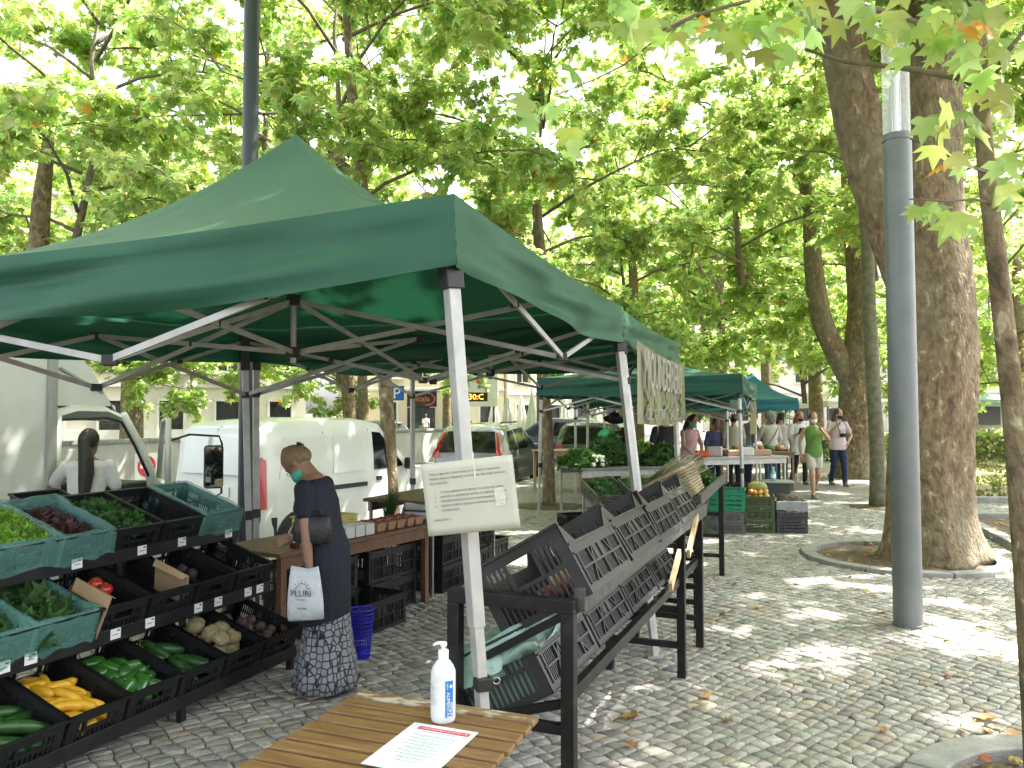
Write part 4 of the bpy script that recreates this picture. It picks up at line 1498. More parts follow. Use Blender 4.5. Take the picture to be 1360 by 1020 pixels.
def pepper_mesh(seed):
    rs = random.Random(seed)
    rings = []
    L = 0.135
    for j in range(9):
        t = j / 8
        prof = (0.5, 0.92, 1.0, 0.97, 0.88, 0.78, 0.66, 0.50, 0.2)[j]
        ring = []
        for k in range(14):
            a = 2 * math.pi * k / 14
            r = 0.038 * prof * (1 + 0.13 * math.cos(3 * a + 0.4 * math.sin(4 * t)) + 0.08 * noise.noise(Vector((math.cos(a) * 2 + seed, math.sin(a) * 2, t * 5))))
            ring.append((r * math.cos(a) + 0.012 * math.sin(2.5 * t + seed), L * (t - 0.5), r * math.sin(a)))
        rings.append(ring[::-1])
    mb = MB().rings(rings, 0)
    mb.tube([(0, -L * 0.47, 0), (0.003, -L * 0.5 - 0.012, 0.002), (0.010, -L * 0.5 - 0.030, 0.006)], [0.012, 0.006, 0.005], 6, 1)
    return mb.mesh('vegetable', [M_PEP, M_STEM], 'all')

def lump_mesh(m, r, seed, amp=0.18, fl=0.9, tail=False, stem=False):
    mb = MB()
    mb.ball((0, 0, 0), 1.0, 12, 8, 0)
    vv = []
    for p in mb.v:
        d = Vector(p)
        s = r * (1 + amp * noise.noise(d * 1.8 + Vector((seed, 0, 0))) + amp * 0.5 * noise.noise(d * 4 + Vector((0, seed, 0))))
        vv.append((d.x * s, d.y * s, d.z * s * fl))
    mb.v = vv
    if tail:
        mb.tube([(0, 0, -r * 0.8), (0.005, 0.004, -r * 1.5), (0.012, 0.0, -r * 2.0)], [r * 0.28, r * 0.1, r * 0.03], 6, 0)
    if stem:
        for k in range(5):
            a = k * 1.257
            mb.tube([(0, 0, r * fl * 0.93), (math.cos(a) * r * 0.45, math.sin(a) * r * 0.45, r * fl * 0.95)], [0.004, 0.002], 4, 1)
    return mb.mesh('vegetable', [m, M_STEM], 'all')

YEL = [long_veg(M_YEL, L, r, b) for L, r, b in ((0.17, 0.020, 0.05), (0.19, 0.022, 0.10), (0.15, 0.023, 0.02))]
CUC = [long_veg(M_CUC, L, r, b) for L, r, b in ((0.24, 0.024, 0.04), (0.27, 0.026, 0.08), (0.22, 0.028, 0.02))]
PEP = [pepper_mesh(s) for s in (1.0, 4.0, 7.5)]
TOM = [lump_mesh(M_TOM, 0.038, s, 0.06, 0.85, stem=True) for s in (1, 5)]
CELR = [lump_mesh(M_CEL, 0.056, s, 0.28) for s in (2, 6, 9)]
BEET = [lump_mesh(M_BEET, 0.034, s, 0.2, tail=True) for s in (3, 8)]

def heap(M, meshes, n, name, label, cat, W=0.29, L=0.46, r=0.025, layers=2, along=0.0, spread=0.5, y0=0.0, rots=None, cols=3):
    """n single pieces heaped in a crate with matrix M; along = preferred heading inside the crate"""
    rs = random.Random(len(label) * 13 + n)
    per = math.ceil(n / layers)
    k = 0
    for ly in range(layers):
        rows = math.ceil(per / cols)
        for q in range(per):
            if k >= n:
                break
            cx, ry = q % cols, q // cols
            sh = 1.0 - 0.14 * ly
            x = ((cx + 0.5) / cols - 0.5) * (W - 2 * r) * sh + rs.uniform(-0.02, 0.02)
            y = ((ry + 0.5) / rows - 0.5) * (L - 2 * r) * sh + rs.uniform(-0.02, 0.02) + y0
            z = 0.022 + r + ly * r * 1.45 + rs.uniform(0, r * 0.4)
            o = put(name, rs.choice(meshes))
            if rots == 'any':
                rot = Matrix.Rotation(rs.uniform(-0.6, 0.6), 4, 'X') @ Matrix.Rotation(rs.uniform(-0.6, 0.6), 4, 'Y') @ Matrix.Rotation(rs.uniform(0, 6.28), 4, 'Z')
            else:
                rot = Matrix.Rotation(along + rs.gauss(0, spread), 4, 'Z') @ Matrix.Rotation(rs.uniform(-0.22, 0.22), 4, 'X') @ Matrix.Rotation(rs.uniform(0, 6.28), 4, 'Y')
            s = rs.uniform(0.88, 1.12)
            o.matrix_world = M @ Matrix.Translation((x, y, z)) @ rot @ Matrix.Scale(s, 4)
            tag(o, label, cat, name.replace('_', ' ') + ' heap ' + label.split()[-1] + ' ' + label.split()[-2])
            k += 1

heap(slot(0, 4), YEL, 42, 'yellow_courgette', 'yellow courgette in the bottom row crate of the left rack', 'courgette', r=0.021, layers=3, along=0.5, spread=0.7, cols=3)
heap(slot(0, 5), CUC, 14, 'cucumber', 'dark green cucumber in the bottom crate at the left edge', 'cucumber', r=0.026, layers=2, along=1.2, spread=0.25, cols=2)
heap(slot(0, 2), CUC, 12, 'green_courgette', 'dark green courgette between the peppers and the celeriac', 'courgette', r=0.026, layers=2, along=0.35, spread=0.25, cols=3)
heap(slot(0, 3), PEP, 26, 'green_pepper', 'glossy green pepper in the bottom row crate', 'pepper', r=0.034, layers=2, along=0.2, spread=0.9, cols=3)
heap(slot(0, 1), CELR, 11, 'celeriac', 'knobbly pale celeriac in the bottom row crate', 'celeriac', r=0.052, layers=2, rots='any', cols=2)
heap(slot(0, 0), BEET, 20, 'beetroot', 'small dark beetroot in the far bottom crate', 'beetroot', r=0.033, layers=2, rots='any', cols=3)
heap(slot(1, 3), TOM, 13, 'tomato', 'ripe red tomato in the middle row crate', 'tomato', r=0.036, layers=2, rots='any', cols=3, L=0.34, y0=0.05)
heap(slot(1, 1), BEET, 7, 'root_vegetable', 'small brown root in the middle row crate behind the cardboard', 'root', r=0.033, layers=1, rots='any', cols=3, y0=0.1, L=0.25)

def leaf_heap(name, label, M, m, n, W=0.28, L=0.45, z0=0.10, hump=0.06, size=(0.03, 0.06), up=0.6, cat='salad'):
    """a mass of loose leaves nobody could count"""
    x = RNG.uniform(-0.5, 0.5, n) * W
    y = RNG.uniform(-0.5, 0.5, n) * L
    z = z0 + hump * np.cos(np.pi * x / W) * np.cos(np.pi * y / L) + RNG.uniform(-0.03, 0.015, n)
    pos = np.stack([x, y, z], 1)
    tip = RNG.normal(0, 1, (n, 3)) + np.array([0, 0, up])
    nor = RNG.normal(0, 0.7, (n, 3)) + np.array([0, -0.3, 0.7])
    t = RNG.normal(1, 0.25, (n, 1)) * np.ones((1, 3))
    me = leaves_mesh(pos, tip, nor, RNG.uniform(size[0], size[1], n), np.clip(t, 0.4, 1.7), name)
    me.materials.clear()
    me.materials.append(m)
    mb = MB()
    o = put(name, me)
    o.matrix_world = M
    tag(o, label, cat, None, 'stuff')
    return o

leaf_heap('salad_greens', 'bright green salad leaves heaped in the green lined top crate', slot(2, 4), M_SALAD, 1500, z0=0.125, hump=0.07)
leaf_heap('salad_greens', 'bright green salad leaves in the leftmost top crate', slot(2, 5), M_SALAD, 900, z0=0.12, hump=0.07)
leaf_heap('red_lettuce', 'dark red lettuce leaves in the green lined top crate', slot(2, 3), M_LETT, 1300, z0=0.085, hump=0.04)
leaf_heap('herb_bunches', 'grey-green herbs in the crate behind the dark red lettuce', HB, M_HERB, 1500, z0=0.12, hump=0.05, L=0.35, size=(0.015, 0.04), cat='herbs')
leaf_heap('celery_leaves', 'leafy green celery in the black top crate', slot(2, 2), M_DLEAF, 700, z0=0.12, hump=0.05, size=(0.02, 0.05), cat='celery')
leaf_heap('chard_leaves', 'dark green chard leaves in the green lined middle crate', slot(1, 4), M_DLEAF, 260, z0=0.09, hump=0.04, size=(0.06, 0.13), up=0.2, cat='chard')
leaf_heap('chard_leaves', 'dark green chard leaves in the leftmost middle crate', slot(1, 5), M_DLEAF, 220, z0=0.09, hump=0.04, size=(0.06, 0.13), up=0.2, cat='chard')

# cardboard standing in the middle row
M_CARD = mat('brown_cardboard', (0.36, 0.25, 0.13), 0.85, (0.42, 0.30, 0.17), 8, bump=0.15, bscale=60)
def card_sheet(label, M, w, h, fold):
    t = MB()
    t.box((0, 0, h / 2), (0.004, w, h))
    t.add([(0.002, -w / 2, h), (0.002, w / 2, h), (fold, w / 2 - 0.01, h - 0.03), (fold, -w / 2 + 0.02, h - 0.02), (-0.002, -w / 2, h + 0.002), (-0.002, w / 2, h + 0.002), (fold, w / 2 - 0.01, h - 0.026), (fold, -w / 2 + 0.02, h - 0.016)],
          [(0, 1, 2, 3), (7, 6, 5, 4), (3, 2, 6, 7), (0, 3, 7, 4), (1, 5, 6, 2)])
    o = t.build('cardboard_sheet', M_CARD, None)
    o.matrix_world = M
    tag(o, label, 'cardboard')
card_sheet('folded brown cardboard standing beside the tomatoes', slot(1, 3) @ Matrix.Translation((-0.150, -0.14, 0.0)) @ Matrix.Rotation(R(8), 4, 'Y'), 0.26, 0.23, 0.05)
card_sheet('square brown cardboard sheet leaning in the middle row crate', slot(1, 2) @ Matrix.Translation((0.13, -0.12, 0.03)) @ Matrix.Rotation(R(-14), 4, 'Y'), 0.26, 0.20, -0.03)
# ================================================================ RIGHT RACK (seen from behind)
R2 = Matrix.Translation((0.207, 2.88, 0)) @ Matrix.Rotation(HD(22.5), 4, 'Z')
M_RAILG = mat('worn_grey_rail', (0.035, 0.035, 0.034), 0.5, (0.075, 0.075, 0.072), 18, bump=0.1)
r2 = thing('display_rack', 'black steel rack of tilted empty crates on the right, seen from behind', 'rack')
r2.matrix_world = R2
PW = 0.05
YS = (0.0, 2.22, 2.92)
for i, y in enumerate(YS):
    MB().bar((0, y, 0), (0, y, 0.92), PW, PW, up=(0, 1, 0)).build('post', M_STEELB, r2, bevel=0.003)
    MB().bar((-0.46, y, 0), (-0.46, y, 0.92 if i == 0 else 0.6), PW, PW, up=(0, 1, 0)).build('post', M_STEELB, r2, bevel=0.003)
    if i == 0:
        MB().bar((-0.485, y, 0.945), (0.025, y, 0.945), PW, PW).build('top_bar', M_STEELB, r2, bevel=0.003)
    for z in ((0.50, 0.16) if i == 0 else (0.62, 0.42, 0.20)):
        MB().bar((-0.435, y, z), (-0.025, y, z), 0.036, 0.036).build('rung', M_STEELB, r2, bevel=0.002)
MB().bar((0.03, 0.03, 0.965), (0.03, 2.95, 0.965), 0.045, 0.085).build('back_rail', M_RAILG, r2, bevel=0.004)
MB().bar((-0.02, 0.03, 0.60), (-0.02, 2.9, 0.60), 0.035, 0.05).build('lower_rail', M_STEELB, r2, bevel=0.003)
MB().bar((-0.34, 0.03, 0.74), (-0.34, 2.9, 0.74), 0.035, 0.035).build('front_rail', M_STEELB, r2, bevel=0.003)
MB().bar((-0.56, 0.03, 0.44), (-0.56, 2.9, 0.44), 0.035, 0.035).build('lower_front_rail', M_STEELB, r2, bevel=0.003)
for y in (0.03, 1.45, 2.85):
    MB().bar((-0.56, y, 0.42), (-0.02, y, 0.585), 0.03, 0.03).build('slope_arm', M_STEELB, r2)
    MB().bar((-0.34, y, 0.72), (0.02, y, 0.93), 0.03, 0.03).build('slope_arm', M_STEELB, r2)
MB().bar((0.075, 2.05, 0.80), (0.055, 2.50, 0.97), 0.02, 0.055).build('wood_brace', mat('raw_pine', (0.42, 0.30, 0.16), 0.7, (0.50, 0.37, 0.21), 9, stretch=(1, 1, 6)), r2)
MB().bar((0.065, 1.55, 0.70), (0.05, 1.9, 0.83), 0.02, 0.05).build('wood_brace', MATS['raw_pine'], r2)

def tilt_slot(i, xr, zr, W=0.40, L=0.60, tilt=30.0, y0=0.03, pitch=0.625):
    """crate whose right bottom edge sits at (xr, zr), right side raised"""
    a = R(tilt)
    xa = Vector((math.cos(a), 0, math.sin(a)))
    za = Vector((-math.sin(a), 0, math.cos(a)))
    o = Vector((xr, y0 + (i + 0.5) * pitch, zr)) - xa * (W / 2)
    return R2 @ axes(o, xa, (0, 1, 0), za)

names = ('nearest', 'second', 'third', 'fourth')
for i in range(4):
    crate('dark tilted crate in the upper row of the right rack, %s from the camera' % names[i], tilt_slot(i, 0.075 - 0.004 * i, 0.985 + (0, 0.012, 0.0, 0.008)[i], tilt=30 + (0, 3, -2, 2)[i], pitch=0.635), 0.40, 0.60, 0.29, mat('grey_black_plastic', (0.013, 0.014, 0.015), 0.38, (0.028, 0.029, 0.031), 6, bump=0.06, bscale=60), 'lowside', group='tilted crates on the right rack')
for i in range(4):
    crate('dark tilted crate in the lower row of the right rack, %s from the camera' % names[i], tilt_slot(i, -0.075, 0.605, tilt=29), 0.40, 0.60, 0.27, MATS['grey_black_plastic'], 'lowside', group='tilted crates on the right rack')
# film hanging over the lower near crate
liner('pale green film over the rim of the nearest lower tilted crate', tilt_slot(0, -0.075, 0.605, tilt=29), 0.40, 0.60, 0.27, plastic('pale_green_film', (0.30, 0.46, 0.38), 0.75), seed=9, low=0.66)

# fruit left in the nearest upper crate, seen through its slots
M_REDF = mat('red_onion_skin', (0.24, 0.035, 0.05), 0.4, (0.32, 0.07, 0.07), 9)
RF = [lump_mesh(M_REDF, 0.034, s, 0.08) for s in (1, 2)]
OF = [lump_mesh(mat('squash_skin', (0.45, 0.26, 0.12), 0.5, (0.55, 0.38, 0.22), 9), 0.042, s, 0.1) for s in (3, 4)]
heap(tilt_slot(0, 0.075, 0.985), RF, 16, 'red_onion', 'red onion seen through the slots of the nearest upper tilted crate', 'onion', W=0.34, L=0.5, r=0.034, layers=1, rots='any', cols=4)
heap(tilt_slot(0, 0.075, 0.985) @ Matrix.Translation((0.08, 0, 0.03)), OF, 8, 'butternut_squash', 'pale squash seen through the slots of the nearest upper tilted crate', 'squash', W=0.16, L=0.5, r=0.04, layers=1, rots='any', cols=2)

# rack further on, carrying a long wicker basket
R3 = Matrix.Translation((1.40, 6.0, 0)) @ Matrix.Rotation(HD(20.0), 4, 'Z')
r3 = thing('display_rack', 'black steel rack carrying the long wicker basket', 'rack')
r3.matrix_world = R3
for y in (0.05, 2.12):
    MB().bar((0, y, 0), (0, y, 0.95), PW, PW, up=(0, 1, 0)).build('post', M_STEELB, r3, bevel=0.003)
    MB().bar((-0.46, y, 0), (-0.46, y, 0.78), PW, PW, up=(0, 1, 0)).build('post', M_STEELB, r3, bevel=0.003)
    for z in (0.62, 0.40, 0.20):
        MB().bar((-0.435, y, z), (-0.025, y, z), 0.036, 0.036).build('rung', M_STEELB, r3, bevel=0.002)
MB().bar((0.03, 0, 0.985), (0.03, 2.2, 0.985), 0.03, 0.085).build('back_rail', M_RAILG, r3, bevel=0.004)
MB().bar((-0.40, 0, 0.80), (-0.40, 2.2, 0.80), 0.035, 0.035).build('front_rail', M_STEELB, r3, bevel=0.003)

# wicker basket: woven strands round stakes
M_WICK = mat('dry_wicker', (0.23, 0.17, 0.10), 0.75, (0.36, 0.29, 0.19), 16, bump=0.3)
bk_t = thing('wicker_basket', 'long shallow wicker basket tilted on the black rack past the crates', 'basket')
a = R(28)
bk_t.matrix_world = R3 @ axes(Vector((-0.16, 0.42, 0.93)), (math.cos(a), 0, math.sin(a)), (0, 1, 0), (-math.sin(a), 0, math.cos(a)))
def bring(s, z, n=44):
    out = []
    for k in range(n):
        t = 2 * math.pi * k / n
        c, q = math.cos(t), math.sin(t)
        ex = 0.30
        x = 0.19 * s * math.copysign(abs(c) ** ex, c)
        y = 0.40 * s * math.copysign(abs(q) ** ex, q)
        out.append((x, y, z))
    return out
for j in range(9):
    z = 0.012 + 0.024 * j
    s = 0.86 + 0.016 * j
    rg = [Vector(p) for p in bring(s, z)]
    off = [(1 + (0.035 if (k + j) % 2 else -0.02)) for k in range(len(rg))]
    pts = [Vector((p.x * f, p.y * f * (0.99 if f < 1 else 1.0), p.z)) for p, f in zip(rg, off)]
    MB().tube(pts + [pts[0]], 0.0125, 5, caps=False).build('weave', M_WICK, bk_t, smooth='all')
st = bring(0.87, 0.0, 22)
st2 = bring(1.0, 0.225, 22)
for p, q in zip(st, st2):
    MB().tube([p, q], 0.006, 5).build('stake', M_WICK, bk_t, smooth='all')
rim = bring(1.01, 0.232)
MB().tube(rim + [rim[0]], 0.016, 6, caps=False).build('rim', M_WICK, bk_t, smooth='all')
MB().prism([(x, y) for x, y, z in bring(0.86, 0)], 0.012).build('base', M_WICK, bk_t)
# dried stalks lying in and over the basket
mb = MB()
for i in range(150):
    y = random.uniform(-0.36, 0.36)
    p = Vector((random.uniform(-0.18, -0.05), y, random.uniform(0.10, 0.26)))
    q = p + Vector((random.uniform(0.22, 0.42), random.uniform(-0.18, 0.18), random.uniform(0.0, 0.10)))
    mb.tube([p, p.lerp(q, 0.5) + Vector((0, 0, random.uniform(0, 0.03))), q], [0.005, 0.004, 0.002], 4)
o = mb.build('dried_stalks', mat('dry_stalk', (0.22, 0.20, 0.13), 0.85, (0.34, 0.31, 0.21), 10), None, smooth='all')
o.matrix_world = bk_t.matrix_world
tag(o, 'dry grey-brown stalks heaped in the wicker basket', 'stalks', None, 'stuff')

# ================================================================ SLATTED TABLE IN FRONT
TB = Matrix.Translation((-0.486, 2.66, 0)) @ Matrix.Rotation(math.atan2(-0.216, 0.561), 4, 'Z')
M_SLAT = mat('worn_varnished_slats', (0.150, 0.078, 0.030), 0.40, (0.26, 0.148, 0.062), 5, detail=7, bump=0.2, bscale=30, stretch=(1.2, 14, 14), contrast=(0.3, 0.7))
M_SLATW = mat('flaking_slat', (0.20, 0.115, 0.055), 0.65, (0.46, 0.41, 0.34), 14, detail=8, bump=0.5, bscale=40, stretch=(1, 3, 3), contrast=(0.47, 0.60))
M_PINE = mat('table_frame_pine', (0.42, 0.29, 0.13), 0.6, (0.50, 0.36, 0.18), 6, stretch=(8, 1, 1), bump=0.1)
tb = thing('folding_table', 'weathered slatted wooden table in the foreground', 'table')
tb.matrix_world = TB
TH, TWd, TL = 0.72, 0.60, 0.86
pitch = 0.0700
for i in range(13):
    yc = -0.031 - i * pitch
    mb = MB()
    m = M_SLATW if i in (0,) else M_SLAT
    w = 0.0545
    x0, x1 = -0.02 + random.uniform(-0.003, 0.003), TWd + 0.012 + random.uniform(-0.004, 0.004)
    mb.box(((x0 + x1) / 2, yc, TH - 0.009 + random.uniform(-0.001, 0.001)), (x1 - x0, w, 0.018), random.uniform(-0.004, 0.004))
    mb.build('slat', m, tb, bevel=0.004)
for x in (0.05, TWd - 0.05):
    MB().box((x, -TL / 2, TH - 0.040), (0.028, TL - 0.02, 0.044)).build('frame_rail', M_PINE, tb, bevel=0.003)
for x in (0.09, TWd - 0.09):
    for ya, yb in ((-0.10, -0.74), (-0.74, -0.10)):
        off = 0.030 if ya < yb else 0.0
        MB().bar((x + off, ya, TH - 0.045), (x + off, yb, 0.005), 0.024, 0.045).build('leg', M_PINE, tb, bevel=0.003)

# notice lying on the table
nt = thing('paper_notice', 'white printed notice with a crimson title bar lying on the slatted table', 'notice')
pc = [Vector((-0.292, 2.385, 0)), Vector((-0.081, 2.302, 0))]
pcx = (pc[1] - pc[0]).normalized()
pcy = Vector((-pcx.y, pcx.x, 0))
NM = frame(pc[0] + Vector((0, 0, TH + 0.0015)), pcx, pcy)
nt.matrix_world = NM
MB().box((0.105, -0.1485, 0), (0.21, 0.297, 0.0006)).build('sheet', mat('cool_white_paper', (0.72, 0.76, 0.84), 0.45), nt)
MB().box((0.112, -0.030, 0.0008), (0.165, 0.021, 0.0006)).build('title_bar', mat('crimson_print', (0.55, 0.02, 0.07), 0.5), nt)
text_mesh('CORONAVIRUS (COVID-19)', 0.0135, M_PAPER, 'title', nt, Matrix.Translation((0.112, -0.0345, 0.0014)), 'CENTER', depth=0.0001, xscale=0.92)
body = ['RECOMENDACOES AOS CLIENTES', 'Mantenha a distancia de seguranca entre clientes', 'Desinfete as maos antes de tocar nos produtos', 'Use mascara de forma correta durante a visita',
        'Evite tocar nos produtos que nao vai comprar', 'Respeite as indicacoes dos vendedores', 'Cubra a boca e o nariz ao tossir ou espirrar', 'Em caso de sintomas ligue 808 24 24 24', 'Obrigado pela sua colaboracao', 'Proteja-se a si e aos outros']
for i, b_ in enumerate(body):
    text_mesh(b_, 0.0068, M_INK, 'print_line', nt, Matrix.Translation((0.105, -0.058 - i * 0.0205 - (0 if i else -0.004), 0.0006)), 'CENTER', depth=0.0001)
    if 0 < i < 9:
        text_mesh(body[(i + 3) % 8 + 1][:34], 0.0055, mat('grey_print', (0.25, 0.25, 0.27), 0.6), 'print_line', nt, Matrix.Translation((0.105, -0.066 - i * 0.0205, 0.0006)), 'CENTER', depth=0.0001)

# pump bottle
bt = thing('pump_bottle', 'white pump bottle of sanitizer with a blue label on the slatted table', 'bottle', (-0.208, 2.40, TH + 0.001), R(8))
M_HDPE = mat('white_hdpe', (0.80, 0.81, 0.82), 0.28, (0.76, 0.77, 0.79), 5, trans=0.25, tcol=(0.85, 0.87, 0.9))
rb = 0.0375
MB().lathe([(0.030, 0), (rb - 0.002, 0.003), (rb, 0.012), (rb, 0.142), (rb - 0.001, 0.150), (rb - 0.006, 0.163), (0.022, 0.177), (0.0145, 0.184), (0.0135, 0.188)], 36).build('body', M_HDPE, bt, smooth=50)
M_WCAP = mat('white_cap', (0.82, 0.82, 0.82), 0.3)
MB().lathe([(0.0155, 0.184), (0.0160, 0.186), (0.0160, 0.208), (0.0150, 0.211), (0.010, 0.212)], 28).build('collar', M_WCAP, bt, smooth=40)
MB().lathe([(0.006, 0.211), (0.006, 0.222), (0.010, 0.223), (0.0115, 0.230), (0.010, 0.234), (0.002, 0.235)], 20).build('pump_stem', M_WCAP, bt, smooth=40)
MB().tube([(0.006, -0.002, 0.232), (-0.012, -0.004, 0.2335), (-0.026, -0.006, 0.231), (-0.031, -0.007, 0.226)], [(0.009, 0.0045), (0.0085, 0.0045), (0.006, 0.004), (0.004, 0.003)], 10).build('nozzle', M_WCAP, bt, smooth='all')
def wrap(a0, a1, z0, z1, off, m, nm):
    V, F = [], []
    n = 14
    for k in range(n + 1):
        a = a0 + (a1 - a0) * k / n
        for z in (z0, z1):
            V.append(((rb + off) * math.cos(a), (rb + off) * math.sin(a), z))
    for k in range(n):
        F.append((2 * k, 2 * k + 2, 2 * k + 3, 2 * k + 1))
    return MB().add(V, F).build(nm, m, bt, smooth='all')
wrap(R(168), R(320), 0.022, 0.128, 0.0005, mat('bottle_label', (0.66, 0.67, 0.66), 0.45), 'label_sheet')
wrap(R(276), R(316), 0.022, 0.128, 0.0010, mat('label_blue', (0.015, 0.16, 0.50), 0.4), 'blue_band')
def on_bottle(a, z, off=0.0016, up=True):
    a = R(a)
    p = Vector(((rb + off) * math.cos(a), (rb + off) * math.sin(a), z))
    out = Vector((math.cos(a), math.sin(a), 0))
    tng = Vector((-math.sin(a), math.cos(a), 0))
    return frame(p, (0, 0, -1), tng) if up else frame(p, tng, (0, 0, 1))
text_mesh('ALIMENTAR', 0.0145, M_PAPER, 'lettering', bt, on_bottle(283, 0.096), depth=0.0001)
text_mesh('AREA', 0.0175, M_PAPER, 'lettering', bt, on_bottle(300, 0.066), depth=0.0001)
text_mesh('higiene', 0.007, M_PAPER, 'lettering', bt, on_bottle(284, 0.122), depth=0.0001)
MB().lathe([(0.003, 0), (0.0050, 0), (0.0050, 0.0004), (0.003, 0.0004)], 16, 0, on_bottle(303, 0.112, 0.0016, False)).build('emblem', M_PAPER, bt)
for i in range(12):
    w_ = random.uniform(8, 20)
    V, F = [], []
    a0 = R(195)
    wrap(a0, a0 + R(w_ * 2.2), 0.114 - i * 0.0055, 0.1150 - i * 0.0055, 0.0011, mat('label_small_print', (0.18, 0.18, 0.18), 0.6), 'small_print')

# ================================================================ NOTICE TAPED TO THE TENT LEG
ns = thing('paper_sign', 'laminated typed notice taped to the front tent leg', 'sign')
# plane of the sign: corners measured on the leg, slightly turned and rising to the right
o_ = Vector((-0.313, 2.69, 1.472))
xa = Vector((0.300, -0.035, 0.035)).normalized()
ya = Vector((-0.045, 0.0, 0.97)).normalized()
SM = frame(o_, xa, ya)
ns.matrix_world = SM
SW, SH = 0.318, 0.246
V, F = [], []
n1, n2 = 16, 10
for j in range(n2 + 1):
    for k in range(n1 + 1):
        x, y = SW * k / n1, -SH * j / n2
        V.append((x, y, 0.006 * math.sin(math.pi * x / SW) + 0.0015 * math.sin(9 * x + 7 * y)))
for j in range(n2):
    for k in range(n1):
        q = j * (n1 + 1) + k
        F.append((q, q + n1 + 1, q + n1 + 2, q + 1))
so = MB().add(V, F).build('sheet', mat('laminated_ivory_sheet', (0.47, 0.46, 0.39), 0.28, (0.51, 0.50, 0.425), 6), ns, smooth='all')
sd = so.modifiers.new('s', 'SOLIDIFY')
sd.thickness = 0.0008
lines = ['PARA O BEM DE TODO "PORQUE ESTAMOS TODOS NO', 'MESMO BARCO" PEDIMOS O FAVOR DE TER ESTES PONTOS', 'EM ATENÇÃO:', '', '1.     TOCAR APENAS NOS PRODUTOS QUE VAI LEVAR', '2.     MANTER A DISTÂNCIA ENTRE OS DEMAIS CLIENTES',
         '3.     MANTER DISTÂNCIA DOS FUNCIONÁRIOS', '4.     TER EM CONTA TODAS AS NORMAS ENTRETANTO', '       CONHECIDAS', '', 'OBRIGADA :)']
M_SIGNINK = mat('typed_ink', (0.10, 0.10, 0.09), 0.6)
for i, s_ in enumerate(lines):
    if s_:
        ind = 0.011 if 4 <= i <= 8 else 0.0
        text_mesh(s_, 0.0098, M_SIGNINK, 'print_line', ns, Matrix.Translation((0.026 + ind, -0.042 - i * 0.0155, 0.0078)), depth=0.0001)
for k, (x, y, w_, h_) in enumerate(((0.262, -0.135, 0.035, 0.060), (0.185, -0.02, 0.006, 0.09))):
    MB().box((x, y, 0.0085), (w_, h_, 0.0004)).build('tape', plastic('clear_tape', (0.75, 0.74, 0.68), 0.35), ns)

# black strap with ring low on the front leg
sp = thing('leg_strap', 'black strap with a steel ring round the front tent leg', 'strap')
lp = Vector((-0.21, 2.74, 2.38)).lerp(Vector((-0.055, 2.75, 0)), 0.70)
sp.location = lp
MB().box((0, 0, 0), (0.056, 0.056, 0.045), R(20)).build('band', M_CONN, sp, bevel=0.004)
pts = [(0.036 + 0.012 + 0.012 * math.cos(t), -0.01, 0.012 + 0.012 * math.sin(t)) for t in np.linspace(0, 6.28, 14)]
MB().tube(pts, 0.002, 5, caps=False).build('ring', M_CHROME, sp, smooth='all')
# ================================================================ PEOPLE
def fuse(mb, name, mats, voxel, smooth_it=3):
    """melt overlapping volumes into one continuous skin"""
    me = mb.mesh('tmp', mats[0] if isinstance(mats, list) else mats)
    o = bpy.data.objects.new('tmp', me)
    col.objects.link(o)
    r = o.modifiers.new('r', 'REMESH')
    r.mode = 'VOXEL'
    r.voxel_size = voxel
    s = o.modifiers.new('s', 'SMOOTH')
    s.factor = 0.5
    s.iterations = smooth_it
    dg = bpy.context.evaluated_depsgraph_get()
    me2 = bpy.data.meshes.new_from_object(o.evaluated_get(dg))
    bpy.data.objects.remove(o)
    me2.materials.clear()
    me2.materials.append(mats[0] if isinstance(mats, list) else mats)
    me2.polygons.foreach_set('use_smooth', [True] * len(me2.polygons))
    me2.name = name
    return me2

def limb(mb, pts, rr, n=10):
    mb.tube(pts, rr, n)
    for p, r in zip(pts, rr):
        mb.ball(p, r if not isinstance(r, tuple) else (r[0], r[0], r[1]), n, 6)

def ell_rings(mb, rings, n=18):
    """rings: (centre, right vector, forward vector, a, b)"""
    out = []
    for c, rv, fv, a, b in rings:
        out.append([c + rv * (a * math.cos(2 * math.pi * k / n)) + fv * (b * math.sin(2 * math.pi * k / n)) for k in range(n)])
    mb.rings(out)

SKINS = {}
def skin(c):
    return mat('skin_%d' % int(c[0] * 1000), c, 0.5, tuple(q * 0.9 for q in c), 12)

def cloth(name, c, c2=None, scale=8):
    return mat(name, c, 0.85, c2 or tuple(q * 0.82 for q in c), scale, bump=0.25, bscale=26)

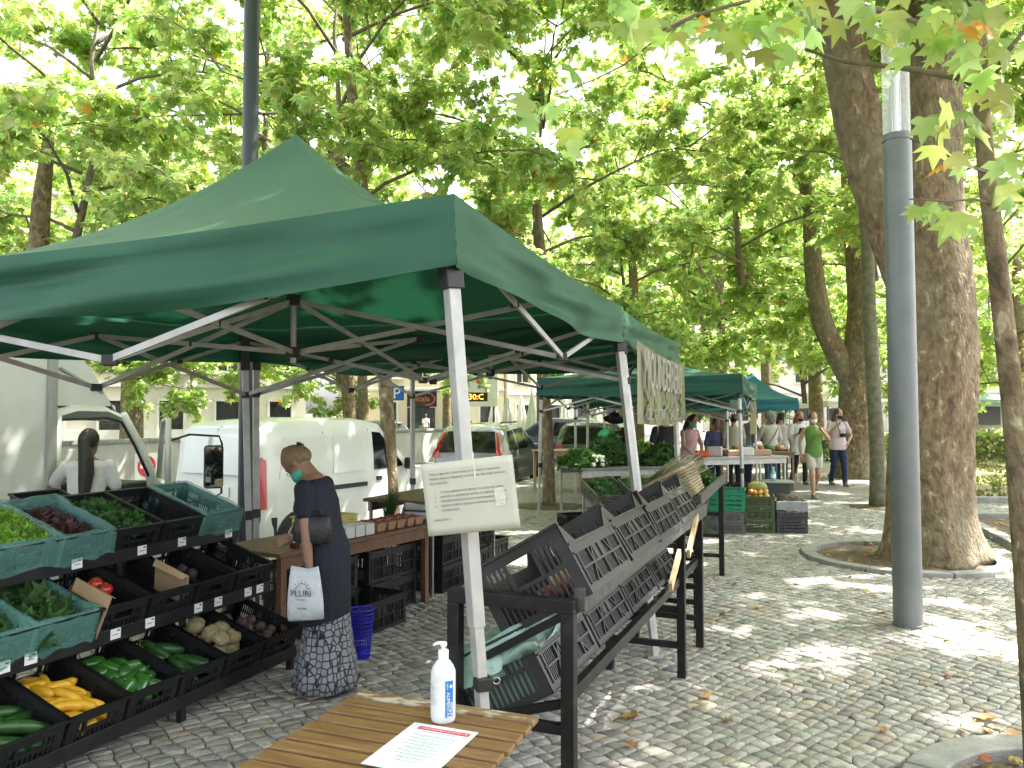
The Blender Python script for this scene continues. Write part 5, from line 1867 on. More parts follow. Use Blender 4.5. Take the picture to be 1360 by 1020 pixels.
def person(label, loc, head, H=1.66, lean=0.0, look=(0, 0), arms=None, legs=None, top=None, sleeve=0.5, bottom=None, leg_to=1.0, skirt=None, hair=None,
           hair_kind='short', shoes=None, sk=(0.42, 0.25, 0.17), mask=None, voxel=0.013, top_len=0.0, top_flare=1.0, group='people at the market', build=1.0, hat=None, feet=True):
    k = H / 1.70
    t = thing('person', label, 'person', loc, HD(head), group)
    S = skin(sk)
    rot = Matrix.Rotation(-R(lean), 3, 'X')
    hip = Vector((0, 0, 0.90 * k))

    def up(x, y, z):
        return hip + rot @ (Vector((x * k, y * k, z * k)) - Vector((0, 0, 0.90 * k)))
    rv, fv = Vector((1, 0, 0)), rot @ Vector((0, 1, 0))
    b = build

    def torso(g):
        return [(up(0, 0, 0.84), rv, fv, (0.15 * b + g) * k, (0.11 * b + g) * k), (up(0, 0, 0.92), rv, fv, (0.165 * b + g) * k, (0.118 * b + g) * k), (up(0, 0.0, 1.08), rv, fv, (0.135 * b + g) * k, (0.10 * b + g) * k),
                (up(0, 0.01, 1.26), rv, fv, (0.155 * b + g) * k, (0.118 * b + g) * k), (up(0, -0.005, 1.37), rv, fv, (0.165 + g) * k, (0.095 + g) * k), (up(0, -0.01, 1.425), rv, fv, (0.11 + g) * k, (0.07 + g) * k), (up(0, -0.01, 1.46), rv, fv, (0.06 + g) * k, (0.058 + g) * k)]
    sh = {s: up(s * 0.175, -0.005, 1.375) for s in (-1, 1)}
    A = {}
    for s in (-1, 1):
        if arms and s in arms:
            e, w = arms[s]
            A[s] = (up(*e), up(*w))
        else:
            A[s] = (up(s * 0.225, -0.01, 1.10), up(s * 0.235, 0.05, 0.86))
    Lg = {}
    for s in (-1, 1):
        hp = Vector((s * 0.085 * k, 0, 0.88 * k))
        if legs and s in legs:
            kn, an = legs[s]
            Lg[s] = (hp, Vector(kn) * k, Vector(an) * k)
        else:
            Lg[s] = (hp, Vector((s * 0.09, 0.01, 0.48)) * k, Vector((s * 0.09, -0.02, 0.08)) * k)
    nk = up(0, -0.005, 1.44)
    hr = rot @ Matrix.Rotation(R(look[0]), 3, 'Z') @ Matrix.Rotation(-R(look[1]), 3, 'X')
    hb = up(0, 0.01, 1.50)

    def hd(x, y, z):
        return hb + hr @ (Vector((x, y, z)) * k)
    # ---- body: one skin
    mb = MB()
    ell_rings(mb, torso(0))
    limb(mb, [nk, hd(0, 0.0, 0.04)], [0.056 * k, 0.052 * k])
    rngs = []
    for z, a, c_, y in ((-0.025, 0.030, 0.030, 0.045), (0.0, 0.048, 0.062, 0.030), (0.04, 0.060, 0.080, 0.018), (0.09, 0.070, 0.092, 0.006), (0.14, 0.072, 0.095, 0.0), (0.185, 0.062, 0.082, -0.004), (0.215, 0.035, 0.05, -0.006), (0.222, 0.012, 0.02, -0.006)):
        rngs.append((hd(0, y, z), hr @ Vector((1, 0, 0)), hr @ Vector((0, 1, 0)), a * k, c_ * k))
    ell_rings(mb, rngs, 16)
    limb(mb, [hd(0, 0.096, 0.095), hd(0, 0.116, 0.062), hd(0, 0.098, 0.052)], [0.009 * k, 0.014 * k, 0.012 * k], 8)
    for s in (-1, 1):
        mb.ball(hd(s * 0.074, -0.005, 0.085), (0.010 * k, 0.018 * k, 0.030 * k), 8, 6)
        e, w = A[s]
        limb(mb, [sh[s], sh[s].lerp(e, 0.5), e, e.lerp(w, 0.35), w], [0.050 * k, 0.044 * k, 0.036 * k, 0.037 * k, 0.026 * k])
        d = (w - e).normalized()
        side = d.cross(Vector((0, 1, 0)))
        if side.length < 0.2:
            side = d.cross(Vector((1, 0, 0)))
        side.normalize()
        fw = side.cross(d).normalized()
        limb(mb, [w, w + d * 0.045 * k, w + d * 0.085 * k], [0.026 * k, 0.033 * k, 0.030 * k])
        for f, (o_, ln) in enumerate(((-0.030, 0.062), (-0.010, 0.074), (0.010, 0.070), (0.029, 0.052))):
            p0 = w + d * 0.085 * k + fw * o_ * k
            p1 = p0 + d * ln * 0.5 * k + side * s * -0.006 * k
            p2 = p1 + d * ln * 0.45 * k + side * s * -0.022 * k
            limb(mb, [p0, p1, p2], [0.0095 * k, 0.009 * k, 0.0075 * k], 6)
        limb(mb, [w + d * 0.035 * k + fw * 0.024 * k, w + d * 0.065 * k + fw * 0.048 * k, w + d * 0.095 * k + fw * 0.050 * k], [0.012 * k, 0.010 * k, 0.008 * k], 6)
        hp, kn, an = Lg[s]
        limb(mb, [hp, hp.lerp(kn, 0.45), kn, kn.lerp(an, 0.35), an], [0.088 * k * b, 0.074 * k * b, 0.055 * k, 0.054 * k, 0.036 * k])
        limb(mb, [an, an + Vector((0, 0.05, -0.035)) * k, an + Vector((0, 0.14, -0.05)) * k], [0.036 * k, 0.034 * k, 0.025 * k])
    put('body', fuse(mb, 'body', S, voxel), t)
    # ---- face
    fm = MB()
    for s in (-1, 1):
        fm.ball(hd(s * 0.030, 0.086, 0.100), (0.011 * k, 0.008 * k, 0.006 * k), 8, 5)
    fm.build('eyes', mat('eye_dark', (0.03, 0.02, 0.015), 0.2), t, smooth='all')
    fb = MB()
    for s in (-1, 1):
        fb.tube([hd(s * 0.015, 0.093, 0.118), hd(s * 0.033, 0.090, 0.123), hd(s * 0.050, 0.078, 0.117)], [0.003 * k, 0.004 * k, 0.002 * k], 5)
    fb.build('eyebrows', mat('brow_dark', (0.05, 0.035, 0.025), 0.8), t, smooth='all')
    if mask:
        mk = MB()
        mk.ball((0, 0, 0), 1.0, 14, 8)
        mk.v = [tuple(hd(x * 0.064, 0.046 + y * 0.078 + (0.006 if y > 0 else 0), 0.040 + z * 0.050)) for x, y, z in mk.v]
        mo = mk.build('face_mask', mask, t, smooth='all')
        es = MB()
        for s in (-1, 1):
            es.tube([hd(s * 0.060, 0.055, 0.06), hd(s * 0.074, 0.0, 0.095)], 0.002 * k, 4)
        es.build('ear_loop', mask, t)
    else:
        ml = MB()
        ml.tube([hd(-0.022, 0.092, 0.026), hd(0, 0.100, 0.028), hd(0.022, 0.092, 0.026)], [0.003 * k, 0.006 * k, 0.003 * k], 6)
        ml.build('mouth', mat('lips', (0.32, 0.10, 0.09), 0.5), t, smooth='all')
    # ---- hair
    if hair:
        hm = MB()
        if hair_kind in ('short', 'long', 'pony', 'bun', 'curly', 'cap_hair'):
            g = 0.012 if hair_kind != 'curly' else 0.045
            hm.ball((0, 0, 0), 1.0, 18, 12)
            vv = []
            for x, y, z in hm.v:
                q = 1 + (0.10 if hair_kind == 'curly' else 0.03) * noise.noise(Vector((x * 4, y * 4, z * 4)))
                vv.append(tuple(hd(x * (0.078 + g) * q, -0.020 + y * (0.086 + g) * q, 0.132 + z * (0.088 + g) * q - (0.035 if y < -0.2 else 0) * abs(y))))
            hm.v = vv
        if hair_kind == 'long':
            for s in (-1, -0.4, 0.3, 0.9):
                limb(hm, [hd(s * 0.055, -0.045, 0.13), hd(s * 0.075, -0.062, 0.0), up(s * 0.085, -0.085, 1.36), up(s * 0.07, -0.09, 1.24)], [0.045 * k, 0.045 * k, 0.040 * k, 0.018 * k], 8)
        if hair_kind == 'pony':
            limb(hm, [hd(0, -0.085, 0.13), hd(0, -0.125, 0.09), up(0.02, -0.145, 1.42), up(0.03, -0.15, 1.30), up(0.02, -0.145, 1.12), up(0.02, -0.14, 1.04)], [0.045 * k, 0.048 * k, 0.066 * k, 0.068 * k, 0.050 * k, 0.018 * k], 9)
        if hair_kind == 'bun':
            hm.ball(hd(0, -0.105, 0.12), 0.035 * k, 10, 7)
        if hair_kind == 'curly':
            for i in range(26):
                a = i * 2.4
                z = -0.04 + 0.22 * (i / 26)
                r_ = 0.095 * math.sqrt(max(0.1, 1 - ((z - 0.09) / 0.16) ** 2))
                y = -0.03 - abs(math.sin(a)) * r_
                hm.ball(hd(math.cos(a) * r_, y, z), 0.036 * k, 7, 5)
        put('hair', fuse(hm, 'hair', hair, max(0.009, voxel * 0.8), 2), t)
    if hat:
        hh = MB()
        M = Matrix.Translation(hd(0, 0, 0.165)) @ hr.to_4x4()
        hh.lathe([(0.02, 0.10), (0.085, 0.095), (0.100, 0.06), (0.102, 0.01), (0.190, -0.008), (0.192, -0.014), (0.10, -0.008)], 24, 0, M)
        hh.build('hat', hat, t, smooth=50)
    # ---- clothes
    if top:
        tm = MB()
        rg = torso(0.016)
        low = up(0, 0, 0.84 - top_len) if top_len < 0.2 else Vector((0, 0.01, (0.84 - top_len) * k))
        rg[0] = (low, rv, fv, (0.168 * b) * k * top_flare, (0.13 * b) * k * top_flare)
        ell_rings(tm, rg[:-1])
        for s in (-1, 1):
            e, w = A[s]
            if sleeve > 0:
                f = min(1.0, sleeve)
                tm.ball(sh[s], 0.064 * k, 10, 7)
                limb(tm, [sh[s], sh[s].lerp(e, f * 0.5), sh[s].lerp(e, f)], [0.064 * k, 0.062 * k, 0.060 * k])
            if sleeve > 1:
                limb(tm, [e, e.lerp(w, sleeve - 1)], [0.052 * k, 0.042 * k])
        put('top', fuse(tm, 'top', top, voxel, 2), t)
    if bottom:
        bm_ = MB()
        ell_rings(bm_, [(up(0, 0, 0.80), rv, fv, 0.14 * b * k, 0.115 * b * k), (up(0, 0, 0.90), rv, fv, 0.176 * b * k, 0.130 * b * k), (up(0, 0, 1.02), rv, fv, 0.150 * b * k, 0.113 * b * k)])
        for s in (-1, 1):
            hp, kn, an = Lg[s]
            if leg_to < 0.6:
                end = hp.lerp(kn, leg_to * 2)
                limb(bm_, [hp, hp.lerp(end, 0.5), end], [0.10 * b * k, 0.095 * b * k, 0.092 * b * k])
            else:
                end = kn.lerp(an, (leg_to - 0.5) * 2)
                limb(bm_, [hp, hp.lerp(kn, 0.5), kn, end], [0.098 * b * k, 0.083 * b * k, 0.068 * k, 0.056 * k])
        put('trousers' if leg_to > 0.6 else 'shorts', fuse(bm_, 'trousers', bottom, voxel, 2), t)
    if skirt:
        sm, z0, r0, r1 = skirt
        n = 40
        rr = []
        for j in range(10):
            q = j / 9
            z = (0.95 - (0.95 - z0) * q) * k
            ring = []
            for i in range(n):
                a = 2 * math.pi * i / n
                fold = 1 + 0.07 * q * math.sin(a * 7 + 1.0) + 0.03 * q * math.sin(a * 13)
                rad = (r0 + (r1 - r0) * q ** 2.2) * k * fold
                ring.append((math.cos(a) * rad, math.sin(a) * rad * 0.82, z))
            rr.append(ring[::-1])
        MB().rings(rr, 0, True).build('skirt', sm, t, smooth='all')
    if shoes and feet:
        for s in (-1, 1):
            so_ = MB()
            an = Lg[s][2]
            rg = []
            for y, a, h0, h1 in ((-0.055, 0.026, -0.078, -0.01), (-0.03, 0.036, -0.08, 0.012), (0.03, 0.040, -0.08, 0.012), (0.09, 0.044, -0.08, -0.012), (0.14, 0.042, -0.08, -0.025), (0.185, 0.024, -0.078, -0.045)):
                rg.append([an + Vector((q[0] * a, y, h0 + (h1 - h0) * q[1])) * k for q in ((-1, 0), (-1, 0.5), (-0.7, 0.9), (0, 1.0), (0.7, 0.9), (1, 0.5), (1, 0))])
            so_.rings(rg)
            so_.build('shoe', shoes, t, smooth=50)
    t['k'] = k
    return t, up, hd, A

M_MASKB = mat('mask_green', (0.06, 0.36, 0.28), 0.8, (0.09, 0.42, 0.33), 30)
M_MASKW = mat('mask_white', (0.62, 0.66, 0.66), 0.8)
M_MASKN = mat('mask_navy', (0.02, 0.02, 0.07), 0.8)
M_HBLK = mat('black_hair', (0.007, 0.006, 0.005), 0.55, (0.013, 0.011, 0.010), 40, stretch=(6, 6, 1))
M_HBRN = mat('brown_hair', (0.035, 0.022, 0.014), 0.5, (0.06, 0.04, 0.025), 40, stretch=(6, 6, 1))
M_HRED = mat('auburn_hair', (0.20, 0.055, 0.02), 0.5, (0.30, 0.10, 0.035), 40, stretch=(6, 6, 1))
M_HGRY = mat('grey_hair', (0.12, 0.115, 0.11), 0.6, (0.20, 0.195, 0.19), 40)
M_HSTUB = mat('cropped_brown_hair', (0.24, 0.16, 0.08), 0.7, (0.18, 0.115, 0.055), 60)
M_SHOEG = mat('grey_shoe', (0.16, 0.16, 0.16), 0.7)
M_SHOEB = mat('black_shoe', (0.02, 0.02, 0.02), 0.6)
M_WTEE = cloth('white_cotton', (0.62, 0.62, 0.64))
M_NAVY = cloth('navy_pinstripe', (0.008, 0.009, 0.018), (0.013, 0.015, 0.028), 3)
M_JEAN = cloth('blue_denim', (0.035, 0.075, 0.15), (0.06, 0.11, 0.20), 14)
M_DJEAN = cloth('dark_denim', (0.012, 0.020, 0.050), (0.02, 0.032, 0.07), 14)
M_BLKC = cloth('black_cotton', (0.012, 0.012, 0.013))

def dot_cloth():
    m = bpy.data.materials.new('dotted_skirt')
    m.use_nodes = True
    n, l = m.node_tree.nodes, m.node_tree.links
    b = n['Principled BSDF']
    b.inputs['Roughness'].default_value = 0.85
    tc = n.new('ShaderNodeTexCoord')
    mp = n.new('ShaderNodeMapping')
    mp.inputs['Scale'].default_value = (27, 27, 25)
    vo = n.new('ShaderNodeTexVoronoi')
    vo.feature = 'DISTANCE_TO_EDGE'
    vo.inputs['Randomness'].default_value = 0.45
    vo.inputs['Scale'].default_value = 1.0
    rp = n.new('ShaderNodeValToRGB')
    rp.color_ramp.elements[0].position = 0.04
    rp.color_ramp.elements[1].position = 0.13
    rp.color_ramp.elements[0].color = (0.012, 0.012, 0.018, 1)
    rp.color_ramp.elements[1].color = (0.23, 0.24, 0.27, 1)
    l.new(tc.outputs['Object'], mp.inputs[0])
    l.new(mp.outputs[0], vo.inputs['Vector'])
    l.new(vo.outputs['Distance'], rp.inputs[0])
    l.new(rp.outputs[0], b.inputs['Base Color'])
    return m

# ---- elderly shopper in the aisle
t, up, hd, A = person('elderly woman in a navy tunic and patterned skirt with bowed head', (-1.10, 4.72, 0), -80, 1.50, lean=13, look=(0, 46),
                      arms={-1: ((-0.235, 0.01, 1.10), (-0.24, 0.035, 0.87)), 1: ((0.21, 0.06, 1.10), (0.12, 0.28, 1.06))},
                      top=M_NAVY, sleeve=0.55, top_len=0.36, top_flare=1.12, skirt=(dot_cloth(), 0.05, 0.15, 0.26), hair=M_HSTUB, hair_kind='short', sk=(0.30, 0.165, 0.10), mask=M_MASKB, voxel=0.0075,
                      shoes=M_SHOEB, build=1.12)
cl = MB()
k_ = 1.50 / 1.7 * 0.8
for i in range(7):
    a_ = i / 6 * math.pi
    cl.tube([hd(0.0 + 0.02 * math.cos(a_), -0.098, 0.135 + 0.02 * math.sin(a_)), hd(0.0 + 0.034 * math.cos(a_), -0.118, 0.135 + 0.034 * math.sin(a_))], [0.010 * k_, 0.005 * k_], 6)
cl.ball(hd(0, -0.105, 0.14), 0.024 * k_, 8, 6)
cl.build('hair_clip', mat('black_clip', (0.01, 0.01, 0.01), 0.3), t, smooth='all')
gl = MB()
for s in (-1, 1):
    gl.tube([hd(s * 0.034 + 0.020 * math.cos(q), 0.104, 0.092 + 0.015 * math.sin(q)) for q in np.linspace(0, 6.28, 12)], 0.0015, 4, caps=False)
    gl.tube([hd(s * 0.055, 0.102, 0.095), hd(s * 0.078, 0.0, 0.10)], 0.0014, 4)
gl.tube([hd(-0.012, 0.106, 0.095), hd(0.012, 0.106, 0.095)], 0.0014, 4)
gl.build('glasses', mat('thin_frame', (0.25, 0.2, 0.15), 0.3, metal=0.8), t)
# her black handbag
hb_t = thing('handbag', 'black handbag held against the front of the elderly woman', 'handbag', (-1.15, 4.545, 0.90), HD(-84))
hb_t.scale = (0.85, 0.85, 0.9)
rr = []
for z, a, b_ in ((0.0, 0.115, 0.035), (0.02, 0.13, 0.05), (0.10, 0.13, 0.048), (0.165, 0.122, 0.03), (0.175, 0.118, 0.018)):
    rr.append([(b_ * math.copysign(abs(math.cos(q)) ** 0.5, math.cos(q)), a * math.copysign(abs(math.sin(q)) ** 0.5, math.sin(q)), z) for q in np.linspace(0, 2 * math.pi, 25)[:-1]])
MB().rings(rr).build('bag_body', mat('black_leather', (0.012, 0.012, 0.013), 0.45, (0.03, 0.028, 0.027), 14, bump=0.4), hb_t, smooth=50)
MB().tube([(0.0, -0.07, 0.165), (0.0, -0.05, 0.215), (0.0, 0.05, 0.215), (0, 0.07, 0.165)], 0.008, 6).build('strap', MATS['black_leather'], hb_t, smooth='all')
# her carrier bag
cb = thing('carrier_bag', 'white plastic carrier bag printed PLURI in the hand of the elderly woman', 'bag', (-1.155, 4.43, 0.49), HD(-84))
cb.rotation_euler = (0, R(4), HD(-82) + R(180))
n = 36
rg = []
for j, (z, w_, d_) in enumerate(((0.0, 0.100, 0.012), (0.012, 0.106, 0.030), (0.08, 0.104, 0.038), (0.16, 0.098, 0.034), (0.22, 0.092, 0.022), (0.255, 0.088, 0.012), (0.285, 0.080, 0.007))):
    ring = []
    for i in range(n):
        q = 2 * math.pi * i / n
        c_, s_ = math.cos(q), math.sin(q)
        wob = 1 + 0.12 * noise.noise(Vector((c_ * 2, s_ * 2, z * 18)))
        zz = z + (0.020 * abs(s_) if j == 6 else 0) + 0.012 * s_ * (j == 0)
        ring.append((d_ * math.copysign(abs(c_) ** 0.7, c_) * wob, w_ * math.copysign(abs(s_) ** 0.7, s_), zz))
    rg.append(ring)
MB().rings(rg).build('bag_film', mat('white_carrier_film', (0.60, 0.63, 0.64), 0.35, (0.52, 0.56, 0.58), 12, bump=0.5, bscale=18), cb, smooth='all')
BM = frame((0.046, -0.068, 0.145), (0, 1, 0), (0, 0, 1))
text_mesh('PLURI', 0.052, mat('bag_print', (0.06, 0.065, 0.07), 0.5), 'lettering', cb, BM, xscale=0.92)
text_mesh('farmacia', 0.015, mat('bag_print_teal', (0.15, 0.34, 0.40), 0.5), 'lettering', cb, frame((0.046, -0.034, 0.124), (0, 1, 0), (0, 0, 1)))
text_mesh('ser mais', 0.016, MATS['bag_print'], 'lettering', cb, frame((0.046, -0.030, 0.075), (0, 1, 0), (0, 0, 1)))
em = MB()
em.tube([(0.046, 0.028 * math.cos(q), 0.192 + 0.026 * math.sin(q)) for q in np.linspace(0, math.pi, 12)], 0.0016, 4)
for s in (-1, 1):
    em.tube([(0.046, s * 0.028, 0.192), (0.046, s * 0.046, 0.190)], 0.0016, 4)
for q in (0.5, 1.05, 1.57, 2.1, 2.64):
    em.tube([(0.046, 0.036 * math.cos(q), 0.192 + 0.034 * math.sin(q)), (0.046, 0.046 * math.cos(q), 0.192 + 0.044 * math.sin(q))], 0.0014, 4)
em.build('emblem', MATS['bag_print'], cb)

# ---- woman at the truck cab, seen from behind
person('woman in a white T-shirt with a long black ponytail reaching into the truck cab', (-3.50, 6.45, -0.02), -14, 1.52, lean=8, look=(-8, 0),
       arms={-1: ((-0.36, 0.16, 1.16), (-0.52, 0.34, 1.14)), 1: ((0.26, 0.10, 1.10), (0.20, 0.34, 1.10))},
       top=M_WTEE, sleeve=0.62, bottom=M_DJEAN, hair=M_HBLK, hair_kind='pony', shoes=M_SHOEB, sk=(0.20, 0.115, 0.075), voxel=0.010, top_len=0.05)
# ---- vendors and shoppers along the row
person('vendor in a wide black hat and green mask behind the vegetable table', (1.80, 14.1, 0), 175, 1.60, lean=12, look=(0, 12), top=M_BLKC, sleeve=1.8, bottom=M_BLKC, hair=M_HGRY, hat=mat('black_felt', (0.012, 0.012, 0.012), 0.8), mask=M_MASKB, shoes=M_SHOEB,
       arms={-1: ((-0.24, 0.06, 1.10), (-0.16, 0.26, 0.98)), 1: ((0.24, 0.06, 1.10), (0.14, 0.26, 0.96))})
person('stocky man in a black T-shirt and beige trousers standing at the third tent', (2.52, 13.0, 0), -25, 1.69, top=M_BLKC, sleeve=0.7, bottom=cloth('beige_cotton', (0.42, 0.38, 0.31)), hair=M_HBLK, shoes=M_SHOEB, build=1.2, sk=(0.36, 0.21, 0.14), top_len=0.06,
       arms={-1: ((-0.30, -0.06, 1.12), (-0.20, 0.10, 0.94)), 1: ((0.28, 0.0, 1.10), (0.22, 0.14, 0.92))})
person('woman with long black hair and a pink apron behind the white stall table', (3.12, 14.0, 0), 150, 1.62, lean=10, look=(0, 18), top=cloth('pink_apron', (0.55, 0.32, 0.30)), sleeve=0.0, bottom=M_BLKC, hair=M_HBLK, hair_kind='long', shoes=M_SHOEB, sk=(0.36, 0.22, 0.15), mask=M_MASKB,
       arms={-1: ((-0.22, 0.12, 1.14), (-0.10, 0.28, 1.0)), 1: ((0.22, 0.12, 1.14), (0.10, 0.28, 1.0))})
person('man in a blue shirt sitting low behind the fourth tent stall', (4.55, 17.6, -0.16), 170, 1.66, lean=6, top=cloth('blue_shirt', (0.07, 0.09, 0.17)), sleeve=0.9, bottom=M_DJEAN, hair=M_HBRN, shoes=M_SHOEB, sk=(0.28, 0.16, 0.10), build=1.15)
person('dark-haired person in a sand coloured top beside the man in blue', (4.92, 17.4, -0.04), 10, 1.64, top=cloth('sand_top', (0.46, 0.42, 0.34)), sleeve=0.7, bottom=M_BLKC, hair=M_HBLK, hair_kind='bun', shoes=M_SHOEB)
person('shopper in a grey T-shirt bending over the stall by the fourth tent', (5.35, 17.9, 0), 70, 1.68, lean=14, look=(0, 20), top=cloth('grey_tee', (0.14, 0.16, 0.18)), sleeve=0.6, bottom=M_DJEAN, hair=M_HBRN, shoes=M_SHOEG,
       arms={-1: ((-0.2, 0.2, 1.16), (-0.12, 0.38, 1.0)), 1: ((0.2, 0.2, 1.16), (0.14, 0.40, 0.98))})
t, up, hd, A = person('woman with bushy grey hair, cream cardigan and jeans seen from behind', (5.80, 17.6, 0), -12, 1.64, top=cloth('cream_cardigan', (0.52, 0.49, 0.44)), sleeve=1.8, bottom=M_JEAN, hair=M_HGRY, hair_kind='curly', shoes=M_SHOEG, top_len=0.08, build=1.1,
       arms={-1: ((-0.25, 0.12, 1.12), (-0.18, 0.34, 1.04)), 1: ((0.25, 0.0, 1.1), (0.24, 0.1, 0.88))})
st_ = MB().tube([up(0.14, -0.125, 1.40), up(0.03, -0.150, 1.2), up(-0.12, -0.145, 1.0), up(-0.18, -0.06, 0.94)], 0.008, 5).build('bag_strap', M_BLKC, t, smooth='all')
person('woman in a pale pink blouse and black trousers walking away', (6.52, 19.0, 0), 8, 1.62, top=cloth('pale_pink_blouse', (0.60, 0.52, 0.52)), sleeve=0.8, bottom=M_BLKC, hair=M_HBLK, hair_kind='short', shoes=M_SHOEB, top_len=0.04)
t, up, hd, A = person('red-haired woman in a loose white blouse holding a phone', (6.62, 18.1, 0), 168, 1.66, look=(10, 14), top=M_WTEE, sleeve=1.4, bottom=M_BLKC, hair=M_HRED, hair_kind='long', shoes=M_SHOEG, mask=mat('mask_black', (0.03, 0.02, 0.02), 0.8), top_len=0.14, top_flare=1.35,
       arms={1: ((0.25, 0.02, 1.10), (0.16, 0.24, 1.20)), -1: ((-0.25, 0.0, 1.10), (-0.26, 0.08, 0.86))},
       legs={-1: ((-0.08, 0.12, 0.48), (-0.08, 0.10, 0.09)), 1: ((0.09, -0.02, 0.47), (0.09, -0.18, 0.12))})
ph = thing('phone', 'dark phone in the hand of the red-haired woman', 'phone')
ph.matrix_world = t.matrix_basis @ Matrix.Translation(A[1][1] + Vector((0, 0.07, 0.05))) @ Matrix.Rotation(R(-25), 4, 'X')
MB().box((0, 0, 0.02), (0.075, 0.010, 0.15)).build('phone_body', M_BLACK, ph, bevel=0.004)
t, up, hd, A = person('woman in a green sleeveless top and pale shorts walking towards the camera', (5.88, 15.3, 0), 186, 1.64, look=(-6, 4), top=cloth('leaf_green_top', (0.13, 0.27, 0.055)), sleeve=0.0, bottom=cloth('pale_shorts', (0.55, 0.53, 0.48)), leg_to=0.30, hair=M_HBRN, hair_kind='bun', shoes=M_SHOEG, mask=M_MASKW, sk=(0.46, 0.27, 0.18), top_len=0.03,
       arms={1: ((0.27, -0.02, 1.10), (0.26, 0.06, 0.85)), -1: ((-0.30, 0.02, 1.16), (-0.12, 0.20, 1.34))},
       legs={1: ((0.07, 0.14, 0.47), (0.06, 0.16, 0.085)), -1: ((-0.08, 0.02, 0.47), (-0.08, -0.26, 0.20))})
MB().tube([up(-0.12, 0.118, 1.38), up(0.02, 0.145, 1.18), up(0.17, 0.12, 0.94)], 0.007, 5).build('bag_strap', mat('tan_leather', (0.26, 0.14, 0.07), 0.6), t, smooth='all')
sb = thing('shoulder_bag', 'tan shoulder bag at the hip of the woman in green', 'handbag')
sb.matrix_world = t.matrix_basis @ Matrix.Translation(up(0.215, 0.03, 0.79))
MB().box((0, 0, 0), (0.05, 0.17, 0.17)).build('bag_body', MATS['tan_leather'], sb, bevel=0.02)
t, up, hd, A = person('woman in a pale pink T-shirt and dark jeans with a camera round her neck', (7.35, 17.7, 0), 176, 1.72, look=(35, 6), top=cloth('pale_pink_tee', (0.58, 0.48, 0.50)), sleeve=0.65, bottom=M_DJEAN, hair=M_HBRN, hair_kind='long', shoes=M_SHOEG, mask=M_MASKN, sk=(0.45, 0.27, 0.19), build=1.12, top_len=0.04,
       arms={1: ((0.27, 0.06, 1.12), (0.12, 0.22, 1.34)), -1: ((-0.32, -0.02, 1.12), (-0.20, 0.06, 0.96))},
       legs={-1: ((-0.09, 0.10, 0.48), (-0.09, 0.12, 0.085)), 1: ((0.10, 0.0, 0.48), (0.10, -0.14, 0.10))})
cam_t = thing('camera_body', 'black camera hanging on a strap in front of the pale pink T-shirt', 'camera')
cam_t.matrix_world = t.matrix_basis @ Matrix.Translation(up(-0.04, 0.17, 1.13))
MB().box((0, 0, 0), (0.13, 0.05, 0.085)).build('camera_case', M_BLACK, cam_t, bevel=0.01)
MB().lathe([(0.035, 0), (0.035, 0.06), (0.03, 0.062)], 16, 0, Matrix.Rotation(-R(90), 4, 'X')).build('lens', M_BLACK, cam_t, smooth=40)
MB().tube([(-0.065, 0, 0.03), (-0.09, -0.035, 0.20), (-0.055, -0.11, 0.33)], 0.007, 5).build('neck_strap', M_BLKC, cam_t)
MB().tube([(0.065, 0, 0.03), (0.10, -0.035, 0.20), (0.12, -0.11, 0.33)], 0.007, 5).build('neck_strap', M_BLKC, cam_t)
person('passer-by with a blue-grey bag half hidden behind the woman in green', (6.72, 19.6, 0), 180, 1.62, top=cloth('blue_grey_top', (0.22, 0.26, 0.28)), sleeve=0.7, bottom=M_DJEAN, hair=M_HBRN, hair_kind='long', shoes=M_SHOEG)
# ---- far away figures
for x, y, hdg, c_, lab in ((-5.75, 52.3, 0, (0.65, 0.65, 0.63), 'man in a white shirt at the cafe door'), (16.1, 34.5, 90, (0.5, 0.5, 0.48), 'far figure in grey between the trunks on the right'),
                           (21.3, 36.3, 200, (0.32, 0.30, 0.27), 'far figure in brown beyond the hedge'), (19.6, 36.0, 30, (0.10, 0.13, 0.14), 'far figure in dark clothes beyond the hedge')):
    person(lab, (x, y, -0.2 if x < 0 else 0), hdg, 1.72, top=cloth('far_cloth_%d' % int(c_[0] * 100), c_), sleeve=0.7, bottom=M_DJEAN, hair=M_HBLK, shoes=M_SHOEB, voxel=0.022)
person('cafe guest in a green shirt seated at a pavement table', (-7.3, 50.5, -0.62), 60, 1.65, top=cloth('emerald_shirt', (0.03, 0.25, 0.13)), sleeve=0.7, bottom=M_DJEAN, hair=M_HBLK, voxel=0.022, feet=False)
# ================================================================ VEHICLES
M_GLASSD = mat('tinted_car_glass', (0.008, 0.010, 0.012), 0.06, spec=0.2)
M_TRIM = mat('black_trim', (0.02, 0.021, 0.022), 0.5)
M_TAIL = mat('tail_lamp_red', (0.42, 0.008, 0.015), 0.15, (0.52, 0.02, 0.02), 20, coat=0.8)
M_LAMPW = mat('clear_lamp', (0.7, 0.7, 0.7), 0.1, coat=0.8)
M_SILVER = mat('silver_car_paint', (0.17, 0.175, 0.178), 0.28, metal=0.45, coat=0.8, c2=(0.21, 0.215, 0.215), scale=3)
M_VANW = mat('van_white_paint', (0.72, 0.73, 0.72), 0.32, (0.66, 0.67, 0.66), 3, coat=0.5)
M_RIM = mat('alloy_rim', (0.45, 0.45, 0.45), 0.3, metal=0.8)

